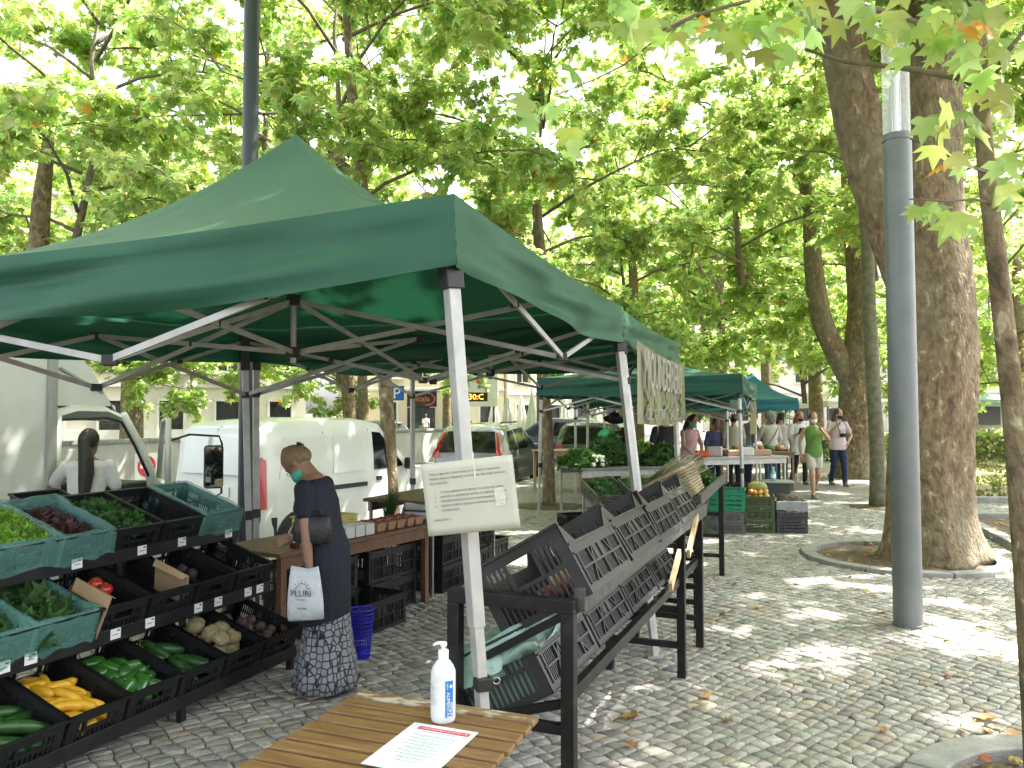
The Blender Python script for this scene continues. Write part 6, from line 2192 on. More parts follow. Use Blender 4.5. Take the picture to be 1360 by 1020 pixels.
class Car:
    def __init__(s, L, W, prof, belt, z0=0.30, tumble=0.20, taper=0.10, ends=0.35):
        s.L, s.W, s.prof, s.belt, s.z0, s.tumble, s.taper, s.ends = L, W, prof, belt, z0, tumble, taper, ends

    def top(s, y):
        p = s.prof
        if y <= p[0][0]:
            return p[0][1]
        for (a, za), (b, zb) in zip(p, p[1:]):
            if a <= y <= b:
                return za + (zb - za) * (y - a) / max(1e-6, b - a)
        return p[-1][1]

    def hw(s, y):
        d = s.L / 2 - abs(y)
        f = 1.0
        if d < s.ends:
            f = 1 - s.taper * (1 - d / s.ends) ** 2
        return s.W / 2 * f

    def sx(s, y, z):
        """half width at station y and height z"""
        h, tp = s.hw(y), s.top(y)
        roof = max(q for _, q in s.prof)
        if z <= s.belt:
            t = (z - s.z0) / (s.belt - s.z0)
            return h * (0.945 + 0.055 * math.sin(min(1, max(0, t)) * math.pi * 0.75 + 0.25))
        t = (z - s.belt) / (roof - s.belt)
        return h * (0.985 - s.tumble * t ** 1.15)

    def rear_y(s, z):
        for (a, za), (b, zb) in zip(s.prof, s.prof[1:]):
            if min(za, zb) <= z <= max(za, zb) and zb != za:
                return a + (b - a) * (z - za) / (zb - za)
        return s.prof[0][0]

    def front_y(s, z):
        for (a, za), (b, zb) in zip(s.prof[::-1], s.prof[::-1][1:]):
            if min(za, zb) <= z <= max(za, zb) and zb != za:
                return a + (b - a) * (z - za) / (zb - za)
        return s.prof[-1][0]

    def body(s, m, t):
        ys = sorted(set([p[0] for p in s.prof] + list(np.linspace(-s.L / 2, s.L / 2, 26)) + [-s.L / 2 + 0.06, s.L / 2 - 0.06, -s.L / 2 + 0.15, s.L / 2 - 0.15]))
        rings = []
        for y in ys:
            tp = s.top(y)
            zb = min(s.belt, tp - 0.05)
            zs = [s.z0, s.z0 + 0.10, s.z0 + 0.5 * (zb - s.z0), zb - 0.08 * (zb - s.z0), zb]
            side = [(s.sx(y, z), z) for z in zs]
            rest = tp - zb
            for f in (0.35, 0.7, 0.9):
                z = zb + rest * f
                side.append((s.sx(y, z), z))
            xr = s.sx(y, tp)
            side += [(xr - 0.03, tp - 0.012), (xr * 0.6, tp + 0.018), (0.0, tp + 0.026)]
            ring = [(x, y, z) for x, z in side] + [(-x, y, z) for x, z in side[-2::-1]]
            rings.append(ring)
        mb = MB().rings(rings)
        return mb.build('body', m, t, smooth=32)

    def side(s, poly, m, t, nm, off=0.006, sides=(1, -1), th=True):
        out = []
        for sd in sides:
            pts = [(sd * (s.sx(y, z) + off), y, z) for y, z in poly]
            inn = [(sd * (s.sx(y, z) - 0.03), y, z) for y, z in poly]
            n = len(pts)
            f = [tuple(range(n)) if sd > 0 else tuple(range(n - 1, -1, -1))]
            for i in range(n):
                k = (i + 1) % n
                f.append((i, n + i, n + k, k) if sd > 0 else (k, n + k, n + i, i))
            out.append(MB().add(pts + inn, f).build(nm, m, t))
        return out

    def rear(s, poly, m, t, nm, off=0.006, back=True):
        fn = s.rear_y if back else s.front_y
        sg = -1 if back else 1
        pts = [(x, fn(z) + sg * (off + (0.032 if z > 1.0 else 0.0)), z) for x, z in poly]
        inn = [(x, fn(z) - sg * 0.03, z) for x, z in poly]
        n = len(pts)
        f = [tuple(range(n))]
        for i in range(n):
            k = (i + 1) % n
            f.append((i, n + i, n + k, k))
        return MB().add(pts + inn, f).build(nm, m, t)

    def wheels(s, t, ys, r=0.32, w=0.20):
        for y in ys:
            for sd in (1, -1):
                x = sd * (s.hw(y) * 0.985 - w / 2 + 0.015)
                n = 28
                # arch
                a = [(y + (r + 0.06) * math.cos(q), r + (r + 0.06) * math.sin(q)) for q in np.linspace(0, math.pi, 14)]
                a = [(p, max(q, s.z0 + 0.005)) for p, q in a]
                s.side(a, M_TRIM, t, 'wheel_arch', 0.003, (sd,))
                wh = MB()
                M = Matrix.Translation((x, y, r)) @ Matrix.Rotation(R(90 * sd), 4, 'Y')
                wh.lathe([(r * 0.62, -w / 2), (r * 0.94, -w / 2), (r, -w / 2 + 0.03), (r, w / 2 - 0.03), (r * 0.94, w / 2), (r * 0.62, w / 2)], n, 0, M)
                wo = wh.build('wheel', M_TYRE, t, smooth=35)
                rm = MB()
                rm.lathe([(r * 0.64, w / 2 - 0.02), (r * 0.64, w / 2 + 0.002), (r * 0.58, w / 2 + 0.004), (r * 0.55, w / 2 - 0.03), (0.05, w / 2 - 0.03)], n, 0, M)
                for q in range(5):
                    an = q * 2 * math.pi / 5
                    rm.add([M @ Vector((math.cos(an + e) * rr_, math.sin(an + e) * rr_, w / 2 + zz)) for rr_, e, zz in ((0.05, -0.5, 0), (0.05, 0.5, 0), (r * 0.6, 0.12, 0.0), (r * 0.6, -0.12, 0.0))], [(0, 3, 2, 1) if sd < 0 else (0, 1, 2, 3)])
                rm.build('rim', M_RIM, wo, smooth=35)

# ---- white delivery van
vt = thing('delivery_van', 'small white delivery van parked at the kerb, seen from its rear corner', 'van', (-2.86, 11.75, ROAD_Z), HD(29))
v = Car(3.95, 1.62, [(-1.97, 0.40), (-1.965, 0.95), (-1.90, 1.60), (-1.84, 1.72), (-1.70, 1.79), (-1.0, 1.83), (0.15, 1.82), (0.50, 1.76), (1.12, 1.16), (1.25, 1.08), (1.78, 0.92), (1.93, 0.72), (1.97, 0.42)], 1.02, z0=0.26, tumble=0.14, taper=0.09, ends=0.30)
v.body(M_VANW, vt)
v.wheels(vt, (-1.30, 1.30), 0.30)
v.side([(0.28, 1.08), (0.98, 1.10), (0.92, 1.18), (0.48, 1.62), (0.30, 1.64)], M_GLASSD, vt, 'door_window')
v.side([(0.20, 0.36), (0.20, 1.68), (0.21, 1.68), (0.21, 0.36)], M_TRIM, vt, 'door_seam', 0.003)
v.side([(1.10, 0.45), (1.04, 1.12), (1.05, 1.12), (1.11, 0.45)], M_TRIM, vt, 'door_seam', 0.003)
v.side([(-0.75, 0.36), (-0.75, 1.66), (-0.74, 1.66), (-0.74, 0.36)], M_TRIM, vt, 'door_seam', 0.003)
M_VANP = mat('van_panel_paint', (0.66, 0.67, 0.66), 0.35, coat=0.5)
v.side([(-0.60, 1.08), (0.08, 1.08), (0.06, 1.60), (-0.56, 1.60)], M_VANP, vt, 'pressed_panel', 0.006)
v.side([(-1.60, 1.08), (-0.86, 1.08), (-0.86, 1.60), (-1.50, 1.60)], M_VANP, vt, 'pressed_panel', 0.006)
v.side([(-1.60, 0.27), (1.9, 0.27), (1.9, 0.36), (-1.60, 0.36)], M_TRIM, vt, 'lower_trim', 0.010)
v.side([(-1.96, 0.27), (-1.64, 0.27), (-1.66, 0.60), (-1.95, 0.62)], M_TRIM, vt, 'corner_trim', 0.010)
v.side([(-0.68, 0.86), (0.10, 0.86), (0.10, 0.92), (-0.68, 0.92)], M_TRIM, vt, 'slide_rail', 0.012)
v.side([(0.32, 0.92), (0.44, 0.92), (0.44, 0.98), (0.32, 0.98)], M_TRIM, vt, 'door_handle', 0.02)
v.side([(-1.945, 0.72), (-1.82, 0.72), (-1.80, 1.32), (-1.86, 1.36), (-1.91, 1.30)], M_TAIL, vt, 'tail_lamp', 0.012)
v.rear([(-0.70, 0.74), (-0.03, 0.74), (-0.03, 1.72), (-0.58, 1.72), (-0.66, 1.60)], M_VANP, vt, 'rear_door', 0.010)
v.rear([(0.03, 0.74), (0.70, 0.74), (0.66, 1.60), (0.58, 1.72), (0.03, 1.72)], M_VANP, vt, 'rear_door', 0.010)
for s_ in (-1, 1):
    v.rear([(s_ * 0.12, 1.14), (s_ * 0.58, 1.14), (s_ * 0.54, 1.60), (s_ * 0.12, 1.62)], M_VANW, vt, 'pressed_panel', 0.018)
v.rear([(-0.30, 0.86), (0.30, 0.86), (0.30, 0.98), (-0.30, 0.98)], M_PAPER, vt, 'number_plate', 0.020)
v.rear([(-0.025, 0.74), (0.025, 0.74), (0.025, 1.74), (-0.025, 1.74)], M_TRIM, vt, 'door_gap', 0.014)
MB().box((0, -1.985, 0.47), (1.58, 0.10, 0.34)).build('bumper', M_TRIM, vt, bevel=0.04)
v.rear([(-0.68, 1.20), (0.68, 1.20), (0.46, 1.72), (-0.46, 1.72)], M_GLASSD, vt, 'windscreen', 0.008, False)
for s_ in (-1, 1):
    MB().box((s_ * 0.90, 0.98, 1.14), (0.14, 0.09, 0.18)).build('wing_mirror', M_TRIM, vt, bevel=0.03)

# ---- silver estate car
st_ = thing('parked_car', 'silver estate car with tall red tail lamps parked beyond the van', 'car', (-0.48, 20.7, ROAD_Z - 0.03), HD(14.5))
c = Car(4.65, 1.86, [(-2.32, 0.45), (-2.30, 0.98), (-2.05, 1.36), (-1.88, 1.56), (-1.65, 1.64), (-0.6, 1.68), (0.1, 1.64), (1.02, 1.06), (1.25, 1.00), (2.0, 0.86), (2.28, 0.68), (2.32, 0.45)], 0.98, z0=0.28, tumble=0.24, taper=0.14, ends=0.5)
c.body(M_SILVER, st_)
c.wheels(st_, (-1.40, 1.40), 0.35, 0.22)
c.side([(-1.78, 1.06), (-0.98, 1.04), (-0.98, 1.52), (-1.55, 1.50)], M_GLASSD, st_, 'side_window')
c.side([(-0.90, 1.04), (0.02, 1.04), (0.02, 1.56), (-0.90, 1.54)], M_GLASSD, st_, 'side_window')
c.side([(0.10, 1.04), (0.92, 1.05), (0.10, 1.54)], M_GLASSD, st_, 'side_window')
c.side([(0.05, 0.4), (0.05, 1.02), (0.06, 1.02), (0.06, 0.4)], M_TRIM, st_, 'door_seam', 0.003)
c.side([(-0.95, 0.4), (-0.95, 1.02), (-0.94, 1.02), (-0.94, 0.4)], M_TRIM, st_, 'door_seam', 0.003)
for y_ in (-0.78, 0.22):
    c.side([(y_, 0.90), (y_ + 0.18, 0.90), (y_ + 0.18, 0.94), (y_, 0.94)], M_SILVER, st_, 'door_handle', 0.025)
c.side([(-2.3, 0.29), (2.2, 0.29), (2.2, 0.40), (-2.3, 0.40)], M_TRIM, st_, 'lower_trim', 0.008)
c.rear([(-0.70, 1.02), (0.70, 1.02), (0.58, 1.50), (-0.58, 1.50)], M_GLASSD, st_, 'rear_window', 0.012)
for s_ in (-1, 1):
    c.rear([(s_ * 0.64, 0.90), (s_ * 0.86, 0.88), (s_ * 0.86, 1.00), (s_ * 0.79, 1.10), (s_ * 0.68, 1.48), (s_ * 0.63, 1.48), (s_ * 0.72, 1.04)], M_TAIL, st_, 'tail_lamp', 0.020)
    MB().box((s_ * 0.98, 0.72, 1.06), (0.18, 0.10, 0.14)).build('wing_mirror', M_SILVER, st_, bevel=0.04)
    MB().bar((s_ * 0.62, -1.6, 1.70), (s_ * 0.62, 0.0, 1.71), 0.03, 0.035).build('roof_rail', M_TRIM, st_)
    c.rear([(s_ * 0.45, 0.66), (s_ * 0.84, 0.70), (s_ * 0.80, 0.82), (s_ * 0.50, 0.80)], M_LAMPW, st_, 'head_lamp', 0.012, False)
c.rear([(-0.26, 0.70), (0.26, 0.70), (0.26, 0.81), (-0.26, 0.81)], M_PAPER, st_, 'number_plate', 0.020)
MB().box((0, -2.32, 0.48), (1.70, 0.10, 0.26)).build('bumper', M_SILVER, st_, bevel=0.04)
c.rear([(-0.70, 1.10), (0.70, 1.10), (0.56, 1.58), (-0.56, 1.58)], M_GLASSD, st_, 'windscreen', 0.010, False)

# ---- simpler cars farther off
def far_car(label, loc, head, paint, tall=1.50, L=4.3):
    t = thing('parked_car', label, 'car', loc, HD(head), 'cars parked along the far street')
    h = tall
    c = Car(L, 1.76, [(-L / 2, 0.45), (-L / 2 + 0.03, 0.95), (-L / 2 + 0.42, h - 0.10), (-L / 2 + 0.8, h - 0.01), (-0.2, h), (0.2, h - 0.05), (L * 0.24, 1.00), (L / 2 - 0.3, 0.82), (L / 2 - 0.03, 0.65), (L / 2, 0.42)], 0.95, z0=0.27, tumble=0.22, taper=0.13, ends=0.5)
    c.body(paint, t)
    c.wheels(t, (-L * 0.30, L * 0.30), 0.32)
    c.side([(-L / 2 + 0.55, 1.02), (-0.45, 1.0), (-0.45, h - 0.14), (-L / 2 + 0.75, h - 0.17)], M_GLASSD, t, 'side_window')
    c.side([(-0.36, 1.0), (L * 0.20, 1.01), (0.10, h - 0.14), (-0.36, h - 0.14)], M_GLASSD, t, 'side_window')
    c.rear([(-0.62, 1.02), (0.62, 1.02), (0.52, h - 0.14), (-0.52, h - 0.14)], M_GLASSD, t, 'rear_window', 0.010)
    c.rear([(-0.66, 1.05), (0.66, 1.05), (0.52, h - 0.12), (-0.52, h - 0.12)], M_GLASSD, t, 'windscreen', 0.010, False)
    for s_ in (-1, 1):
        c.rear([(s_ * 0.55, 0.74), (s_ * 0.80, 0.74), (s_ * 0.78, 0.98), (s_ * 0.60, 0.98)], M_TAIL, t, 'tail_lamp', 0.016)
        c.rear([(s_ * 0.45, 0.62), (s_ * 0.80, 0.66), (s_ * 0.76, 0.78), (s_ * 0.50, 0.76)], M_LAMPW, t, 'head_lamp', 0.012, False)
    c.rear([(-0.26, 0.66), (0.26, 0.66), (0.26, 0.77), (-0.26, 0.77)], M_PAPER, t, 'number_plate', 0.018)
    return t

M_DBLUE = mat('dark_blue_paint', (0.02, 0.03, 0.09), 0.25, coat=0.8)
M_GREYP = mat('grey_car_paint', (0.20, 0.21, 0.21), 0.3, metal=0.4, coat=0.8)
M_BLKP = mat('black_car_paint', (0.015, 0.016, 0.018), 0.22, coat=0.8)
far_car('grey estate car parked across the street left of the parking sign', (-6.9, 36.5, -0.2), -62, M_GREYP)
far_car('dark blue hatchback far across the street behind the van roof', (-9.9, 38.5, -0.2), -60, M_DBLUE, 1.48, 4.0)
far_car('dark blue people carrier beyond the silver estate car', (1.55, 31.5, -0.25), -66, M_DBLUE, 1.66, 4.6)
far_car('dark grey car parked right of the thin pale-trunked tree', (2.65, 24.8, ROAD_Z), 16, M_BLKP, 1.62, 4.5)
far_car('white car parked farther on, seen between the tent legs', (4.4, 31.6, ROAD_Z), 17, M_VANW, 1.5, 4.3)

# ---- box truck with open cab
TR = Matrix.Translation((-3.86, 6.60, ROAD_Z)) @ Matrix.Rotation(HD(16), 4, 'Z')
tr = thing('box_truck', 'white box truck with its cab door open behind the vegetable rack', 'truck')
tr.matrix_world = TR
M_TRW = mat('truck_white_paint', (0.62, 0.63, 0.62), 0.4, (0.55, 0.56, 0.55), 2.0, coat=0.2)
M_TRG = mat('truck_grey_trim', (0.30, 0.31, 0.31), 0.5)
MB().box((-1.0, -1.85, 1.72), (2.0, 3.6, 2.2)).build('cargo_box', M_TRW, tr, bevel=0.02)
MB().box((0.005, -0.03, 1.72), (0.05, 0.09, 2.22)).build('corner_post', M_TRG, tr, bevel=0.008)
MB().box((0.006, -1.85, 0.66), (0.03, 3.6, 0.10)).build('lower_rail', M_TRG, tr)
for i in range(6):
    MB().box((0.008, -0.28 - 0.0, 0.98 + i * 0.035), (0.02, 0.34, 0.012)).build('vent_slat', M_TRG, tr)
W_ = 1.80
cx = -W_ / 2
fl = MB()
fl.box((cx, 0.75, 0.62), (W_, 1.5, 0.12))
fl.build('cab_floor', M_TRG, tr)
MB().box((cx, 0.05, 1.25), (W_, 0.06, 1.3)).build('cab_rear_wall', M_TRW, tr)
# roof with drip edge
rf = []
for y, z in ((0.02, 1.93), (0.25, 1.985), (0.60, 1.98), (0.82, 1.90)):
    rf.append([(0.0, y, z - 0.05), (-0.05, y, z), (cx, y, z + 0.03), (-W_ + 0.05, y, z), (-W_, y, z - 0.05), (-W_ + 0.06, y, z - 0.07), (cx, y, z - 0.04), (-0.06, y, z - 0.07)])
MB().rings(rf).build('roof', M_TRW, tr, smooth=50)
for x in (-0.03, -W_ + 0.03):
    MB().tube([(x, 0.80, 1.90), (x, 0.98, 1.66), (x, 1.18, 1.34), (x, 1.24, 1.10), (x, 1.22, 0.66)], [(0.04, 0.05), (0.035, 0.05), (0.035, 0.06), (0.04, 0.09), (0.05, 0.10)], 8).build('pillar', M_TRW, tr, smooth='all')
    MB().tube([(x, 0.06, 1.92), (x, 0.06, 0.66)], 0.04, 8).build('pillar', M_TRW, tr, smooth='all')
MB().tube([(-0.015, 0.10, 1.86), (-0.015, 0.60, 1.87), (-0.015, 0.78, 1.83), (-0.015, 0.95, 1.60), (-0.015, 1.14, 1.30)], 0.013, 6).build('door_seal', M_TRIM, tr, smooth='all')
MB().add([(-0.06, 0.80, 1.90), (-W_ + 0.06, 0.80, 1.90), (-W_ + 0.06, 1.22, 1.24), (-0.06, 1.22, 1.24)], [(0, 1, 2, 3)]).build('windscreen', glass('clear_screen', (0.8, 0.9, 0.88), 0.02, 0.15, 0.7), tr)
# far side door: lower panel only below its window
MB().box((-W_ + 0.02, 0.65, 0.98), (0.05, 1.15, 0.62)).build('far_door', M_TRW, tr)
MB().add([(-W_ + 0.02, 0.10, 1.30), (-W_ + 0.02, 1.15, 1.30), (-W_ + 0.02, 0.82, 1.86), (-W_ + 0.02, 0.10, 1.86)], [(0, 1, 2, 3)]).build('far_window', MATS['clear_screen'], tr)
nose = []
for y, z in ((1.20, 1.24), (1.45, 1.10), (1.72, 0.98), (1.86, 0.80), (1.88, 0.42)):
    nose.append([(0.0, y, 0.40), (0.01, y, z - 0.06), (-0.06, y, z), (cx, y, z + 0.03), (-W_ + 0.06, y, z), (-W_ - 0.01, y, z - 0.06), (-W_, y, 0.40)])
MB().rings(nose).build('nose', M_TRW, tr, smooth=45)
MB().box((cx, 1.06, 1.12), (W_ - 0.12, 0.34, 0.26)).build('dashboard', M_TRIM, tr, bevel=0.04)
sw = MB()
sw.tube([(-W_ + 0.42 + 0.19 * math.cos(q), 0.82 + 0.10 * math.sin(q), 1.26 + 0.17 * math.sin(q)) for q in np.linspace(0, 6.28, 20)], 0.014, 6, caps=False)
sw.build('steering_wheel', M_TRIM, tr, smooth='all')
for x in (-0.45, -1.35):
    MB().box((x, 0.42, 0.86), (0.50, 0.52, 0.16)).build('seat', M_TRIM, tr, bevel=0.05)
    MB().box((x, 0.16, 1.18), (0.50, 0.13, 0.60)).build('seat_back', M_TRIM, tr, bevel=0.05)
# wind deflector on the roof
df = []
for y, z in ((0.0, 2.62), (0.20, 2.58), (0.45, 2.36), (0.68, 2.06), (0.74, 1.99)):
    df.append([(-0.06, y, 1.98), (-0.05, y, z - 0.06), (-0.14, y, z), (-W_ + 0.14, y, z), (-W_ + 0.05, y, z - 0.06), (-W_ + 0.06, y, 1.98)])
MB().rings(df).build('wind_deflector', M_TRW, tr, smooth=45)
MB().bar((-0.045, 0.10, 2.30), (-0.045, 0.58, 2.10), 0.02, 0.02).build('deflector_crease', M_TRG, tr)
# open door, nearly edge-on to us
DO = tr.matrix_world.copy()
hinge = Vector((0.02, 1.20, 0))
dd = Vector((0.70, -0.715, 0))
dn = Vector((0.715, 0.70, 0))
def dp(u, z, off=0.0):
    return hinge + dd * u + dn * off + Vector((0, 0, z))
MB().add([dp(0, 0.66), dp(1.02, 0.66), dp(1.02, 1.28), dp(0, 1.28), dp(0, 0.66, 0.05), dp(1.02, 0.66, 0.05), dp(1.02, 1.28, 0.05), dp(0, 1.28, 0.05)],
         [(0, 1, 2, 3), (7, 6, 5, 4), (0, 4, 5, 1), (1, 5, 6, 2), (2, 6, 7, 3), (3, 7, 4, 0)]).build('door', M_TRW, tr, bevel=0.01)
MB().tube([dp(0.02, 1.28, 0.025), dp(0.30, 1.70, 0.025), dp(0.45, 1.84, 0.025), dp(0.98, 1.86, 0.025), dp(1.00, 1.28, 0.025)], 0.026, 7).build('door_frame', M_TRW, tr, smooth='all')
MB().add([dp(0.06, 1.28, 0.026), dp(0.98, 1.28, 0.026), dp(0.96, 1.84, 0.026), dp(0.46, 1.82, 0.026)], [(0, 1, 2, 3)]).build('door_window', MATS['clear_screen'], tr)
# mirror on its arm
mb = MB()
m0 = dp(0.05, 1.62, 0.05)
mb.tube([m0, dp(0.02, 1.70, 0.30), dp(0.02, 1.68, 0.58), dp(0.02, 1.60, 0.61), dp(0.02, 1.10, 0.61), dp(0.02, 1.04, 0.50), dp(0.03, 1.00, 0.05)], 0.012, 6)
mb.build('mirror_arm', M_TRIM, tr, smooth='all')
mm = frame(dp(0.03, 1.37, 0.53), dn, (0, 0, 1))
MB().box((0, 0, 0), (0.19, 0.44, 0.06), 0, 0, mm).build('mirror_shell', M_TRIM, tr, bevel=0.03)
MB().box((0, 0, 0.034), (0.165, 0.41, 0.004), 0, 0, mm).build('mirror_glass', mat('mirror', (0.75, 0.78, 0.78), 0.03, metal=1.0), tr)
for y in (-2.9, 0.95):
    for x in (-0.14, -W_ + 0.14):
        MB().lathe([(0.16, -0.11), (0.31, -0.11), (0.34, -0.07), (0.34, 0.07), (0.31, 0.11), (0.16, 0.11)], 24, 0, Matrix.Translation((x, y, 0.34)) @ Matrix.Rotation(R(90), 4, 'Y')).build('wheel', M_TYRE, tr, smooth=35)
# ================================================================ STREET BEYOND
M_CREAM = mat('cream_render', (0.62, 0.58, 0.48), 0.85, (0.56, 0.52, 0.43), 0.8, bump=0.05)
M_YELLOW = mat('yellow_render', (0.66, 0.60, 0.43), 0.85, (0.60, 0.545, 0.39), 0.8, bump=0.05)
M_WSTONE = mat('white_stone', (0.66, 0.64, 0.60), 0.8, (0.58, 0.56, 0.52), 1.2, bump=0.05)
M_ROOFT = mat('terracotta_tiles', (0.30, 0.11, 0.06), 0.8, (0.38, 0.16, 0.09), 4)
M_WDARK = mat('window_dark', (0.03, 0.035, 0.04), 0.1, spec=0.8)
M_SHUT = mat('grey_shutter', (0.30, 0.30, 0.28), 0.7)
M_IRON = mat('wrought_iron', (0.03, 0.035, 0.035), 0.5)

def building(label, p0, p1, h, base_z, m, floors, bays, depth=10, plinth=None, balcony=(), doors=(), skipwin=()):
    p0, p1 = Vector(p0 + (base_z,)), Vector(p1 + (base_z,))
    d = (p1 - p0)
    L = d.length
    t = thing('building', label, 'building', p0, math.atan2(d.y, d.x))
    fh = h / floors
    bw = L / bays
    # the wall is built round its openings, course by course
    ow, oh = min(1.25, bw * 0.45), fh * 0.56
    wall = MB()
    wall.box((L / 2, depth / 2 + 0.35, h / 2), (L, depth, h))
    for f in range(floors):
        z0 = f * fh
        zs, ze = z0 + fh * 0.24, z0 + fh * 0.24 + oh
        if f == 0:
            zs, ze = z0 + 0.02, z0 + fh * 0.74
        wall.box((L / 2, 0.175, (z0 + zs) / 2), (L, 0.35, zs - z0))
        wall.box((L / 2, 0.175, (ze + z0 + fh) / 2), (L, 0.35, z0 + fh - ze))
        for b in range(bays + 1):
            xa = 0 if b == 0 else (b - 0.5) * bw + ow / 2
            xb = L if b == bays else (b + 0.5) * bw - ow / 2
            wall.box(((xa + xb) / 2, 0.175, (zs + ze) / 2), (xb - xa, 0.35, ze - zs))
    wall.build('wall', m, t)
    for f in range(floors):
        z0 = f * fh
        zs = z0 + (0.02 if f == 0 else fh * 0.24)
        ze = z0 + (fh * 0.74 if f == 0 else fh * 0.24 + oh)
        for b in range(bays):
            x = (b + 0.5) * bw
            w = put('window', MB().box((x, 0.30, (zs + ze) / 2), (ow - 0.02, 0.04, ze - zs - 0.02)).mesh('window', M_WDARK if (f * 7 + b * 3) % 3 or f == 0 else M_SHUT), t)
            fr = MB()
            for s in (-1, 0, 1):
                fr.box((x + s * (ow / 2 - 0.05), 0.26, (zs + ze) / 2), (0.06, 0.05, ze - zs - 0.03))
            for q in (0.03, 0.5, 0.97):
                fr.box((x, 0.262, zs + (ze - zs) * q), (ow - 0.04, 0.045, 0.06))
            put('frame', fr.mesh('frame', M_WSTONE if f else M_IRON), w)
            su = MB()
            for s in (-1, 1):
                su.box((x + s * (ow / 2 + 0.07), -0.02, (zs + ze) / 2), (0.14, 0.06, ze - zs + 0.02))
            su.box((x, -0.02, ze + 0.09), (ow + 0.30, 0.08, 0.16))
            if f:
                su.box((x, -0.05, zs - 0.06), (ow + 0.30, 0.16, 0.10))
            put('surround', su.mesh('surround', M_WSTONE), w)
            if (f, b) in balcony:
                bl = MB().box((x, -0.40, zs - 0.08), (ow + 0.9, 0.80, 0.14)).build('balcony', M_WSTONE, t)
                ra = MB()
                ra.box((x, -0.76, zs + 0.92), (ow + 0.9, 0.05, 0.05))
                nb = 14
                for q in range(nb + 1):
                    ra.box((x - (ow + 0.86) / 2 + (ow + 0.86) * q / nb, -0.76, zs + 0.45), (0.022, 0.022, 0.92))
                ra.build('railing', M_IRON, bl)
    if plinth:
        MB().box((L / 2, -0.015, 0.45), (L, 0.03, 0.9)).build('plinth', plinth, t)
    for f in range(1, floors):
        MB().box((L / 2, -0.06, f * fh - 0.02), (L + 0.1, 0.14, 0.16)).build('string_course', M_WSTONE, t)
    MB().box((L / 2, -0.20, h + 0.10), (L + 0.4, 0.6, 0.30)).build('cornice', M_WSTONE, t, bevel=0.05)
    MB().prism([(-0.3, -0.3), (depth + 0.5, -0.3), (depth / 2, 2.0)], L + 0.6, 0, Matrix.Translation((-0.3, 0, h + 0.3 + 0.3)) @ frame((0, 0, 0), (0, 1, 0), (0, 0, 1))).build('roof', M_ROOFT, t)
    return t

b1 = building('cream apartment house with iron-grilled entrance behind the truck', (-34, 37), (-12.5, 47.5), 13.5, -0.2, M_CREAM, 4, 8, plinth=M_WSTONE, balcony=((1, 3), (1, 5), (2, 4), (1, 6)))
b2 = building('yellow corner house with the cafe on its ground floor', (-12.2, 55.5), (-0.6, 56.5), 14, -0.2, M_YELLOW, 4, 5, plinth=M_WSTONE, balcony=((1, 1), (2, 3)))
b3 = building('pale house right of the cafe with parasols before it', (-0.3, 57.5), (16, 66), 13, -0.2, M_CREAM, 4, 7, plinth=M_WSTONE, balcony=((1, 2), (1, 4)))
b4 = building('white house at the far end of the promenade', (17, 72), (44, 70), 14, 0, M_WSTONE, 4, 10, plinth=M_CREAM)
b5 = building('pale house at the far left of the street', (-62, 24), (-35, 36.4), 13, -0.2, M_WSTONE, 4, 9, plinth=M_CREAM)
b6 = building('buff house closing the view beyond the park', (45, 70), (75, 52), 13, 0, M_CREAM, 4, 10, plinth=M_WSTONE)

# cafe front: black fascia over the door
cf = thing('cafe_sign', 'black cafe fascia with orange script over the cafe door', 'sign', (-6.35, 55.2, 2.05), 0)
MB().box((0, 0, 0.55), (2.1, 0.12, 1.1)).build('fascia', mat('black_fascia', (0.012, 0.011, 0.012), 0.4), cf, bevel=0.02)
M_ORG = mat('orange_print', (0.60, 0.12, 0.05), 0.5)
text_mesh('escala', 0.55, M_ORG, 'lettering', cf, frame((-0.75, -0.065, 0.40), (1, 0, 0), (0, 0, 1)))
MB().tube([(0.35 + 0.55 * math.cos(q), -0.065, 0.55 + 0.42 * math.sin(q)) for q in np.linspace(-1.8, 2.2, 16)], 0.035, 5).build('swoosh', M_ORG, cf)
aw = thing('awning', 'long white flat awning over the cafe front', 'awning', (-9.5, 55.0, 3.3))
MB().box((3.2, -0.45, 0), (8.0, 0.9, 0.16)).build('awning_sheet', M_WSTONE, aw, bevel=0.03)
dk = thing('cafe_door', 'dark open cafe doorway under the black fascia', 'door', (-6.4, 55.25, -0.2))
MB().box((0, 0, 1.1), (1.9, 0.06, 2.2)).build('door_leaf', M_WDARK, dk)
for x in (-0.95, 0.1, 0.95):
    MB().box((x, -0.04, 1.1), (0.07, 0.06, 2.2)).build('frame', M_IRON, dk)

